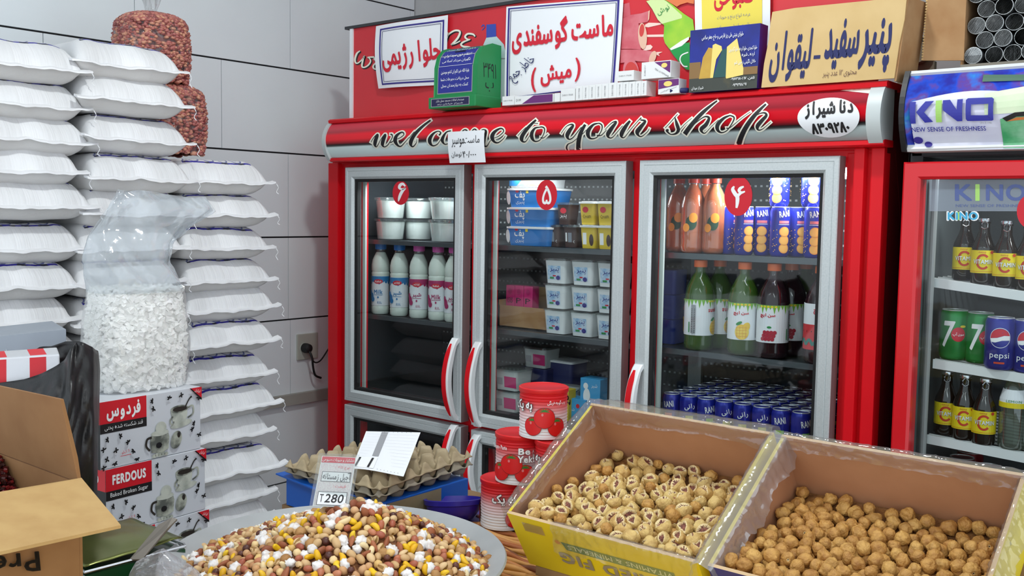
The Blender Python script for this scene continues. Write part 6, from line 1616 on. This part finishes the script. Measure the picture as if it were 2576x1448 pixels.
f5 = quadmap(*pl); g = G(); g.grid(12, 12, lambda u, v: f5(u, v, .005*math.sin(3*u+1)*v), WHP); s5(Art(g, lambda u, v, h: f5(u, v, .005*math.sin(3*u+1)*v+h), True, h=.0008, step=.0003))
tag(g.build('printed_list'), 'white printed list with grey bar lying on the egg trays', 'paper')

# ------------------------------------------------------------------ metal tray heaped with mixed nuts
TC = V((1.442, -1.279)); TRR = .294
ALT = M('dull_tray_metal', (178, 182, 184), .5, .2, var=(7, (162, 166, 168), .35, .7))
t = thing('metal_tray', 'large round dull metal tray heaped with mixed nuts', 'tray', (TC.x, TC.y, ZT+.002))
G().lathe([(.17, 0), (.20, .002), (.262, .046), (.286, .060), (.296, .064), (.2985, .070), (.296, .0735), (.284, .068), (.258, .052), (.196, .008), (.001, .006)], ALT, 96).build('tray_body', t, auto=.9)
PK = V((1.492, -1.262)); ZP = .872
def heap(x, y):
    d = math.hypot(x-TC.x, y-TC.y); dx, dy = x-PK.x, y-PK.y; rp = math.hypot(dx, dy)
    # distance from the peak to the heap's foot in this direction
    FR = .262
    if rp < 1e-6: s = 0
    else:
        ux, uy = dx/rp, dy/rp; ox, oy = PK.x-TC.x, PK.y-TC.y; b = ox*ux+oy*uy; c = ox*ox+oy*oy-FR*FR; L = -b+math.sqrt(max(0, b*b-c)); s = rp/L
    if s >= 1: return ZT+.052
    return ZT+.052+(ZP-ZT-.052)*(1-(s**1.25))*(1-.10*math.sin(PI*s))
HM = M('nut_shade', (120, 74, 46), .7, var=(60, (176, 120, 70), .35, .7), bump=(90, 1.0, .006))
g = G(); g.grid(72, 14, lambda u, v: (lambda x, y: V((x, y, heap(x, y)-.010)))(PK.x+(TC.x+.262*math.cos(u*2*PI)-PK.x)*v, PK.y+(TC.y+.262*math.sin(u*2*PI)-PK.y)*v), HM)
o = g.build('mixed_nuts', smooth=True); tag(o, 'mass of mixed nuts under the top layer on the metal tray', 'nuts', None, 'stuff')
def lump(name, fn, mats, n=14, m_=9, mfn=None, smooth=True):
    vs = []; fs = []; mi = []
    for j in range(m_+1):
        th = PI*j/m_
        for i in range(n):
            a = 2*PI*i/n; vs.append(tuple(fn(V((math.sin(th)*math.cos(a), math.sin(th)*math.sin(a), math.cos(th))))))
    for j in range(m_):
        for i in range(n):
            fs.append((j*n+i, (j+1)*n+i, (j+1)*n+(i+1) % n, j*n+(i+1) % n)); th = PI*(j+.5)/m_; a = 2*PI*(i+.5)/n
            mi.append(mfn(V((math.sin(th)*math.cos(a), math.sin(th)*math.sin(a), math.cos(th)))) if mfn else 0)
    me = bpy.data.meshes.new(name); me.from_pydata(vs, [], fs)
    for m in mats: me.materials.append(m)
    me.polygons.foreach_set('material_index', mi); me.polygons.foreach_set('use_smooth', [smooth]*len(fs)); me.update(); return me
def bend(p, L, k):                                     # curved kernel along x
    a = p.x/L*k; r = L/k; return V(((r-p.y)*math.sin(a), r-(r-p.y)*math.cos(a), p.z))
N_ = NZ.noise
PIS = M('pistachio_shell', (206, 172, 122), .55, objvar=[(222, 190, 142), (196, 156, 104), (212, 176, 128)]); PIK = M('pistachio_kernel', (150, 110, 50), .6)
ALM = M('almond_skin', (150, 86, 52), .6, objvar=[(156, 88, 50), (134, 72, 44), (168, 100, 64)], bump=(300, .4, .001)); PEA = M('peanut_skin', (176, 104, 72), .5, objvar=[(184, 108, 74), (156, 80, 58), (196, 126, 90)])
YCA = M('saffron_cashew', (236, 190, 20), .5, objvar=[(240, 196, 24), (226, 170, 14), (244, 206, 50)]); CAS = M('cashew_plain', (232, 212, 164), .5, objvar=[(236, 216, 170), (224, 198, 146)])
HAZ = M('hazelnut_tan', (196, 144, 96), .55, objvar=[(206, 156, 106), (180, 126, 80), (210, 166, 120)]); CHO = M('hazelnut_dark', (92, 50, 38), .45, objvar=[(100, 54, 40), (78, 40, 32)])
SUGC = M('sugar_coat', (238, 236, 234), .6, var=(120, (214, 200, 190), .45, .75)); MUL = M('dried_fruit_tan', (176, 130, 76), .65, objvar=[(190, 146, 90), (160, 112, 62)])
CHK = M('roast_chickpea', (222, 184, 112), .6, objvar=[(226, 188, 116), (232, 204, 150), (214, 172, 100)])
NUTS = [
 ('pistachio', 'open shelled pistachio in the mixed nuts', 2.5, [lump('pistachio', lambda d: V((d.x*.0068*(1-.12*d.z), d.y*.0062, d.z*.0098)) if not (abs(d.x) < .17 and d.y > 0 and d.z > -.3) else V((d.x*.0068, d.y*.0040, d.z*.0086)), [PIS, PIK], 16, 10, lambda d: 1 if abs(d.x) < .2 and d.y > 0 and d.z > -.25 else 0)]),
 ('almond', 'brown almond in the mixed nuts', 1.1, [lump('almond', lambda d: V((d.x*.0072*(1-.42*d.z), d.y*.0046*(1-.3*d.z), d.z*.0118)), [ALM])]),
 ('peanut', 'reddish skinned peanut in the mixed nuts', .8, [lump('peanut', lambda d: V((d.x*.0060, d.y*.0060, d.z*.0088)), [PEA])]),
 ('saffron_cashew', 'bright yellow curved cashew in the mixed nuts', 1.3, [lump('saffron_cashew', lambda d: bend(V((d.x*.0120, d.y*.0052*(1+.25*d.x), d.z*.0050)), .012, 1.05), [YCA], 16, 10)]),
 ('cashew', 'plain cream cashew in the mixed nuts', .5, [lump('cashew', lambda d: bend(V((d.x*.0126, d.y*.0052*(1+.25*d.x), d.z*.0048)), .0126, 1.1), [CAS], 16, 10)]),
 ('hazelnut', 'tan round hazelnut in the mixed nuts', .7, [lump('hazelnut', lambda d: V((d.x*.0066, d.y*.0066, d.z*.0072+(.0012 if d.z > .9 else 0))), [HAZ])]),
 ('roasted_hazelnut', 'dark brown round hazelnut in the mixed nuts', .7, [lump('roasted_hazelnut', lambda d: V((d.x*.0064, d.y*.0064, d.z*.0066)), [CHO])]),
 ('sugared_almond', 'white sugar crusted nut in the mixed nuts', 1.25, [lump('sugared_almond', lambda d: d*(.0080+.0036*N_(d*2.6+V((3, 1, 2)))+.0018*N_(d*6))+V((0, 0, d.z*.002)), [SUGC], 16, 11), lump('sugared_almond', lambda d: d*(.0080+.0036*N_(d*2.4+V((9, 4, 1)))+.0018*N_(d*6))+V((0, 0, d.z*.003)), [SUGC], 16, 11)]),
 ('dried_berry', 'wrinkled tan dried fruit in the mixed nuts', .5, [lump('dried_berry', lambda d: V((d.x, d.y, d.z*.85))*(.0094+.0026*N_(d*3.2)+.0014*N_(d*8)), [MUL], 16, 11)]),
 ('roasted_chickpea', 'pale yellow roasted chickpea in the mixed nuts', .7, [lump('roasted_chickpea', lambda d: d*(.0064+.0012*N_(d*2.0))+(V((0, 0, .0016)) if d.z > .8 else V()), [CHK])])]
rn = random.Random(21); tot = sum(q[2] for q in NUTS); placed = []; cell = {}
def free(x, y, r):
    ci, cj = int(x/.012), int(y/.012)
    for i in range(ci-2, ci+3):
        for j in range(cj-2, cj+3):
            for (a_, b_) in cell.get((i, j), ()):
                if (a_-x)**2+(b_-y)**2 < r*r: return False
    cell.setdefault((ci, cj), []).append((x, y)); return True
cnt = {}
for k in range(40000):
    a_ = rn.uniform(0, 2*PI); q = .268*math.sqrt(rn.random()); x, y = TC.x+q*math.cos(a_), TC.y+q*math.sin(a_); z = heap(x, y)
    px, py, dz = proj((x, y, z))
    if not (380 < px < 1330 and py < 1475) or not free(x, y, .0103): continue
    e = .004; nx, ny = (heap(x-e, y)-heap(x+e, y))/(2*e), (heap(x, y-e)-heap(x, y+e))/(2*e)
    if V((nx, ny, 1)).normalized().dot((CAM-V((x, y, z))).normalized()) < -.12: continue
    w = rn.uniform(0, tot)
    for nm, lab, wt, ms in NUTS:
        w -= wt
        if w <= 0: break
    if cnt.get(nm, 0) >= 290: continue
    cnt[nm] = cnt.get(nm, 0)+1
    o = bpy.data.objects.new(nm, rn.choice(ms)); COL.objects.link(o); o.location = (x, y, z+rn.uniform(-.003, .004)); o.rotation_euler = (rn.uniform(0, 6.3), rn.uniform(0, 6.3), rn.uniform(0, 6.3)); s_ = rn.uniform(.88, 1.10); o.scale = (s_, s_, s_)
    tag(o, lab, 'nut', nm.replace('_', ' ')+' pieces in the nut heap')
print('nuts', sum(cnt.values()), cnt)
# price card
pc_ = [dep(810, 1146, 1.745), dep(896, 1150, 1.745), dep(876, 1276, 1.715), dep(786, 1272, 1.715)]
f6 = quadmap(*pc_); t = thing('price_card', 'plastic covered price card reading 280 stuck in the nuts', 'card', tuple((pc_[2]+pc_[3])/2))
g = G(); g.slab(pc_, f6.n, -.0012, WHP); a = Art(g, f6, True, h=.0005); a.rect(.02, .01, .98, .13, PRED); a.text('خشکبار و حبوبات صبوحی', .5, .075, .92, .075, PWHT, res=2, off=.01)
PSO = M('card_soft_print', (214, 200, 206), .6, var=(500, (226, 224, 224), .4, .6)); a.rect(.03, .15, .97, .97, PSO)
a.text('نوع کالا :', .66, .225, .44, .075, FPK, res=2, off=.01); a.rect(.10, .31, .94, .51, INK); a.rect(.115, .32, .925, .50, WHP); a.text('اجیل زمستانه', .53, .42, .78, .16, INK, res=2, off=.012); a.pen([(.84, .335, .012), (.93, .325, .02)], INK)
a.text('قیمت :', .66, .60, .36, .07, FPK, res=2, off=.01); a.rect(.10, .71, .92, .97, INK); a.rect(.115, .72, .905, .965, WHP); a.text('280', .58, .84, .52, .17, INK, res=3, shear=-.15, off=.012); a.text('T', .22, .84, .11, .15, INK, res=2)
g.build('card_print', t, world=True)
g = G(); cq = quadmap(*[p+(CAM-p)*.0015 for p in (dep(802, 1139, 1.745), dep(905, 1143, 1.745), dep(884, 1276, 1.715), dep(778, 1272, 1.715))]); g.quad(*[cq(u, v, 0) for u, v in ((0, 0), (1, 0), (1, 1), (0, 1))], CLEARP); g.build('plastic_sleeve', t, world=True)
# ------------------------------------------------------------------ the two cartons of dried figs
TL_ = math.radians(31.8); EV = V((0, math.cos(TL_), math.sin(TL_))); NN = V((0, -math.sin(TL_), math.cos(TL_))); EX = V((1, .0, 0))
FW, FD, FH = .383, .305, .130
CI = M('fig_carton_inside', (184, 132, 94), .85, var=(9, (170, 118, 80), .35, .7)); CEDGE = M('fig_carton_edge', (206, 176, 136), .85); FYE = M('fig_carton_yellow', (226, 204, 40), .5, var=(7, (214, 186, 30), .4, .7)); FNV = M('fig_carton_navy', (52, 48, 128), .5); FGR = M('fig_carton_green', (96, 128, 84), .6); FGY = M('fig_carton_grey', (146, 136, 128), .6)
WEDGE = thing('display_ramp', 'sloping wooden ramp under the two fig cartons', 'ramp', (2.04, -.88, ZT))
g = G(); wy = [(-.990, ZT+.0005), (-.990, ZT+.0290), (-.735, ZT+.1875), (-.735, ZT+.0005)]
vs = [(x, y, z) for x in (1.66, 2.44) for y, z in wy]; g.add(vs, [(0, 1, 2, 3), (7, 6, 5, 4), (0, 4, 5, 1), (1, 5, 6, 2), (2, 6, 7, 3), (3, 7, 4, 0)], WOOD); g.build('ramp_block', WEDGE, world=True)
def bx(O, a, b, c): return O+EX*a+EV*b-NN*c
def fig_box(O, lab, front, rimL, rimR):
    t = thing('fig_carton', lab, 'box', tuple(bx(O, FW/2, FD/2, FH)), 0, None); T = .006; g = G()
    def pan(a0, b0, a1, b1, c0, c1, mats):               # box along box axes
        P = [bx(O, a, b, c) for c in (c1, c0) for a, b in ((a0, b0), (a1, b0), (a1, b1), (a0, b1))]
        for f, m in zip([(3, 2, 1, 0), (4, 5, 6, 7), (0, 1, 5, 4), (1, 2, 6, 5), (2, 3, 7, 6), (3, 0, 4, 7)], mats): g.add([P[i] for i in f], [(0, 1, 2, 3)], m)
    I = CI
    pan(0, 0, FW, FD, FH-.004, FH, (FYE, I, FYE, FYE, FYE, FYE))
    pan(0, 0, FW, T, 0, FH-.004, (I, CEDGE, front, front, I, front))           # front
    pan(0, FD-T, FW, FD, -.002, FH-.004, (I, CEDGE, I, FYE, FYE, FYE))         # back
    pan(0, T, T, FD-T, 0, FH-.004, (I, rimL, FYE, I, FYE, FYE)); pan(FW-T, T, FW, FD-T, 0, FH-.004, (I, rimR, I, FYE, I, I))
    g.build('carton_body', t, world=True)
    g = G(); g.add([bx(O, .006, .0075, .003), bx(O, FW-.006, .0075, .003), bx(O, FW-.006, .0075, .020), bx(O, .006, .0075, .020)], [(0, 1, 2, 3)], CEDGE); g.build('inner_lip', t, world=True)
    return t
O1 = V((1.646, -1.060, .840)); O2 = V((2.042, -1.054, .838))
B1 = fig_box(O1, 'yellow carton of split open dried figs, left one on the ramp', FYE, FYE, FYE)
B2 = fig_box(O2, 'carton of whole round dried figs, right one on the ramp', FNV, FYE, CEDGE)
g = G(); a = Art(g, lambda u, v, h: bx(O1, u, 0, v)-EV*h, True, h=.0006)
a.poly([(.105, .040), (.33, .040), (.33, .058), (.112, .058)], FGR); a.text('VITAMINS & MINERALS', .222, .049, .21, .011, M('band_letters', (206, 214, 190), .6), flip=True, res=1, off=.01)
a.text('DRIED FIG', .205, .081, .23, .028, FGY, flip=True, res=2, off=.045); a.ell(.098, .042, .006, .005, M('orange_spot', (210, 140, 50), .6), 12)
a.rect(.030, .012, .075, .034, clear('clear_tape', (236, 232, 226), .1, .4, haze=.35, hazecol=(220, 206, 190)))
g.build('front_lettering', B1, world=True)
# figs
FIGC = [(200, 150, 78), (180, 126, 58), (214, 170, 94), (166, 112, 50), (194, 142, 70)]
FG = M('fig_skin', (206, 158, 84), .62, var=(90, (140, 90, 40), .42, .72), objvar=FIGC, bump=(230, .9, .002))
FGO = M('fig_skin_pale', (214, 184, 112), .62, var=(90, (158, 112, 54), .46, .74), objvar=[(222, 196, 132), (206, 172, 104), (214, 178, 112), (196, 150, 84)], bump=(230, .9, .002))
FIN = M('fig_flesh', (104, 56, 44), .6, var=(150, (168, 100, 74), .45, .65), bump=(300, .6, .002)); FRI = M('fig_rim', (226, 202, 150), .6); FEY = M('fig_eye', (70, 46, 28), .7); FEYR = M('fig_eye_ring', (222, 194, 136), .6)
def fig_whole(seed):
    o_ = V((seed*3.1, seed*1.7, seed*.9))
    def fn(d):
        r = .0126*(1+.16*N_(d*1.4+o_)); ang = math.atan2(d.y, d.x); rib = abs(math.sin(ang*5+3.0*N_(d*2.0+o_)+2*d.z)); r *= 1-.10*(1-rib)**2*(1-abs(d.z))**.4
        r -= .0017*(1-abs(N_(d*3.4+o_))*2.2)**2*.5+.0011*max(0, N_(d*7+o_))
        z = d.z*(.80 if d.z < 0 else .90); k = max(0, d.z-.93)/.07; r2 = r*(1-.18*k) if seed % 3 else r*(1+.22*k)
        return V((d.x*r2, d.y*r2, z*r2))
    def mf(d): return (2 if d.z > .988 else 1 if d.z > .965 else 0) if seed == 5 else 0
    return lump('dried_fig', fn, [FG, FEYR, FEY], 40, 28, mf)
def fig_open(seed):
    o_ = V((seed*2.1, seed*1.3, seed*.7)); q = .36+.09*(seed % 3); tri = seed % 4 == 3
    def cut(e):
        if e.z < .10: return -1
        if tri: an = math.atan2(e.y, e.x); return q*1.35*(.66+.34*math.cos(3*an+seed))-math.hypot(e.x, e.y)
        return q*(1-(e.x/.90)**2)+.07*N_(e*3+o_)-abs(e.y)
    def sw(d): return V((d.y, d.z, d.x))
    def fn(d):
        e = sw(d); r = .0146*(1+.12*N_(e*1.6+o_))-.0012*abs(N_(e*6+o_)); c = cut(e)
        k = max(0, min(1, (c+.02)/.10)); r *= 1-.42*k; r *= 1+.07*max(0, 1-abs(c+.05)/.06); r += .0012*N_(e*11+o_)*k
        return V((e.x*r*1.02, e.y*r*.95, e.z*r*.86))
    def mf(d): c = cut(sw(d)); return 1 if c > .035 else (2 if c > -.07 else 0)
    return lump('open_dried_fig', fn, [FGO, FIN, FRI], 52, 36, mf)
FWH = [fig_whole(k) for k in range(7)]; FOP = [fig_open(k) for k in range(8)]
def depth_at(b): return .006+.112*min(1, b/.27)**1.05
rn = random.Random(33)
def fill(O, meshes, lab, cat, grp, nm, sp, other=None):
    pts = []
    for layer in (0, 1):
        cur = []
        for k in range(9000):
            a_, b_ = rn.uniform(.019, FW-.019), rn.uniform(.019, FD-.019)
            if all((a_-p[0])**2+(b_-p[1])**2 > sp*sp for p in cur): cur.append((a_, b_, layer))
        pts += cur
    n = 0
    for a_, b_, L in pts:
        c = depth_at(b_)+rn.uniform(-.004, .005)+.0135*L; c = min(c, FH-.017)
        if L == 0 and c >= FH-.018 and b_ > .262 and rn.random() < .8: continue
        px, py, _ = proj(bx(O, a_, b_, c))
        if py > 1500 or px > 2640 or n >= 298: continue
        m = rn.choice(meshes); l_, nm_, g_ = lab, nm, grp
        if other and rn.random() < .14: m = rn.choice(other[0]); l_, nm_, g_ = other[1:4]
        o = bpy.data.objects.new(nm_, m); COL.objects.link(o); s_ = rn.uniform(.84, 1.10); o.scale = (s_, s_, s_); n += 1
        o.location = bx(O, a_, b_, c); tilt = rn.gauss(0, .62) if m in FOP else rn.uniform(0, 6.3); ph = rn.uniform(0, 6.3)
        v = V((math.sin(tilt)*math.cos(ph), math.sin(tilt)*math.sin(ph)-.45*math.cos(tilt), math.cos(tilt))) if m in FOP else V((rn.gauss(0, 1), rn.gauss(0, 1), rn.gauss(0, 1)))
        o.rotation_euler = (V((0, 0, 1)).rotation_difference(v.normalized()).to_matrix() @ Matrix.Rotation(rn.uniform(0, 6.3), 3, 'Z')).to_euler()
        tag(o, l_, cat, g_)
    return n
n1 = fill(O1, FOP, 'split open dried fig showing its flesh in the left carton', 'fig', 'split figs in the left carton', 'open_dried_fig', .0240, (FWH, 'whole dried fig among the split ones in the left carton', 'dried_fig', 'whole figs in the left carton'))
n2 = fill(O2, FWH, 'whole wrinkled dried fig in the right carton', 'fig', 'whole figs in the right carton', 'dried_fig', .0206)
print('figs', n1, n2)
FSH = M('fig_under_layer', (140, 94, 44), .75, bump=(60, 1, .01), var=(40, (96, 60, 30), .4, .7))  # darkened colour puts shade into the gaps between the figs
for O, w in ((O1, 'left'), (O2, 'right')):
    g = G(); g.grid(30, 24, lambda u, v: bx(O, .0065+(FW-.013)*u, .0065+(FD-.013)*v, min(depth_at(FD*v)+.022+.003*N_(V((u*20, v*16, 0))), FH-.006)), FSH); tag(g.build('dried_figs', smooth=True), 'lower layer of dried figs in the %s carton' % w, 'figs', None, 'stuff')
# clear film liners folded over the carton rims
def film(name, lab, rim, inw, outw, li, lo, seed, amp=.006, nu=70, nv=22, lift=.004, cat='film', mat=None, oi=.011, oo=.007):
    """rim: polyline; inw/outw: unit vectors into / out of the carton"""
    g = G(); 
    def f(u, v):
        k = min(len(rim)-2, int(u*(len(rim)-1))); q = u*(len(rim)-1)-k; P = rim[k].lerp(rim[k+1], q)
        i_, o_ = (inw[k].lerp(inw[k+1], q), outw[k].lerp(outw[k+1], q)) if isinstance(inw, list) else (inw, outw)
        s = v*2-1
        L1 = li*(1+.3*N_(V((u*4, seed, 2)))); L2 = lo*(1+.4*N_(V((u*5, seed, 5))))
        if s < 0: p = P+i_*(oi*min(1, -s*6))-NN*(-s*L1)+i_*(.006*(s*s)) + NN*lift
        else: p = P+o_*(oo*min(1, s*6))-NN*(s*L2)+o_*(.012*s*s)+NN*lift
        if abs(s) < .18: p += NN*.004*(1-abs(s)/.18)
        w = amp*.55*(.3+abs(s)); nn_ = V((u*22, v*5, seed)); return p+V((N_(nn_), N_(nn_+V((7, 0, 0))), N_(nn_+V((0, 9, 0)))))*w+(o_*N_(V((u*60, v*8, seed)))*.0022)
    g.grid(nu, nv, f, mat or FILM); return tag(g.build(name, smooth=True), lab, cat)
def rimp(O, pts): return [bx(O, a, b, 0) for a, b in pts]
XL_, XR_ = V((-1, 0, 0)), V((1, 0, 0))
film('film_liner', 'clear plastic film folded over the left and back rim of the left fig carton', rimp(O1, [(0, .01), (0, .16), (0, FD-.03), (0, FD), (.04, FD), (.2, FD), (FW, FD)]), [XR_, XR_, XR_, (XR_-EV).normalized(), -EV, -EV, -EV], [XL_, XL_, XL_, (XL_+EV).normalized(), EV, EV, EV], .035, .070, 1, .010, 110, lift=.010, oo=.022)
film('film_liner', 'wrinkled clear plastic film between the two fig cartons', rimp(O1, [(FW+.004, -.006), (FW+.005, .1), (FW+.005, .2), (FW+.004, FD)]), XL_, XR_, .035, .045, 2, .007, 80, mat=FILMW, oi=.016, oo=.019)
film('film_liner', 'clear plastic film along the back rim of the right fig carton', rimp(O2, [(.0, FD), (.1, FD), (.25, FD), (FW, FD)]), -EV, EV, .022, .040, 3, .006, 90, lift=.006)
film('film_liner', 'clear plastic film over the front edge of the left fig carton', rimp(O1, [(.10, 0), (.2, 0), (.3, 0), (FW, 0)]), EV, -EV, .035, .050, 4, .007, 80)
film('film_liner', 'clear plastic film over the right rim of the right fig carton', rimp(O2, [(FW, .10), (FW, .2), (FW, FD)]), XL_, XR_, .06, .03, 6, .006, 50)

# green tin with a shiny lid, scoop, loose clear bag
GT = M('green_tin', (12, 70, 36), .35, coat=.3); OL = M('tin_lid_olive', (126, 132, 78), .28, .75, var=(6, (104, 110, 56), .35, .7))
zt_ = .782; q1, q2, q3, q4 = at(214, 1430, 2, zt_), at(466, 1364, 2, zt_), at(330, 1313, 2, zt_), at(120, 1362, 2, zt_)
t = thing('green_tin', 'green metal tin with a shiny olive lid sheet, behind the brown carton', 'tin', ((q1.x+q3.x)/2, (q1.y+q3.y)/2, ZT)); g = G()
ring = [q1, q2, q2+(q3-q2)*.06+V((0, .004, 0)), q3, q4]
g.slab([V((p.x, p.y, ZT)) for p in ring], (0, 0, 1), zt_-ZT-.012, GT); g.build('tin_body', t, world=True)
g = G(); g.tube([p+V((0, 0, -.006)) for p in ring], .0028, CHROME, 8, closed=True); g.build('rim', t, world=True)
l = [q1+V((0, 0, .002)), q2+V((-.010, 0, .006)), q3+V((0, 0, .008)), q4+V((0, 0, .004))]; fq_ = quadmap(l[3], l[2], l[1], l[0])
g = G(); g.grid(18, 14, lambda u, v: fq_(u, v, .006*math.sin(PI*u)*math.sin(PI*v)+.002*N_(V((u*5, v*5, 0)))), OL); o = g.build('lid_sheet', t, world=True, smooth=True); md = o.modifiers.new('s', 'SOLIDIFY'); md.thickness = .0012
dS = (q2-CAM).dot(CW); sc = [dep(326, 1410, dS-.075), dep(358, 1410, dS-.075), dep(420, 1334, dS-.03), dep(447, 1308, dS), dep(434, 1304, dS), dep(400, 1322, dS-.01)]
t = thing('scoop', 'flat grey metal scoop handle sticking up beside the green tin', 'scoop', tuple(sc[0])); SCM = M('scoop_grey', (132, 126, 118), .5, .3)
n_s = (sc[1]-sc[0]).cross(sc[3]-sc[0]).normalized(); g = G(); g.slab(sc, n_s, .004, SCM); g.build('handle', t, world=True, bevel=.001)
g = G(); hs = [dep(418, 1330, dS-.012), dep(424, 1332, dS-.012), dep(438, 1316, dS-.006), dep(433, 1315, dS-.006)]; g.slab([p+(CAM-p)*.002 for p in hs], n_s, .001, M('slot_light', (196, 190, 178), .5)); g.build('slot', t, world=True)
BG2 = clear('loose_bag', (246, 247, 250), .10, .45, haze=.52, hazecol=(226, 230, 238), rough=.1, bump=(30, .8))
t = thing('clear_bag', 'crumpled clear plastic bag at the front left edge of the metal tray', 'bag', tuple(dep(400, 1460, 1.52)))
def bag2(u, v):
    top = [(318, 1470), (326, 1440), (342, 1412), (372, 1396), (398, 1382), (412, 1378), (446, 1400), (480, 1420), (500, 1436), (520, 1470)]
    x, y = lerp(top, u); py = y+(1500-y)*v; d = 1.56-.10*math.sin(PI*v*.5)+.025*abs(N_(V((u*4, v*3, 1))))*2+.010*N_(V((u*12, v*9, 2)))
    return dep(x, py, d)
g = G(); g.grid(40, 30, bag2, BG2); o = g.build('bag_skin', t, world=True, smooth=False)
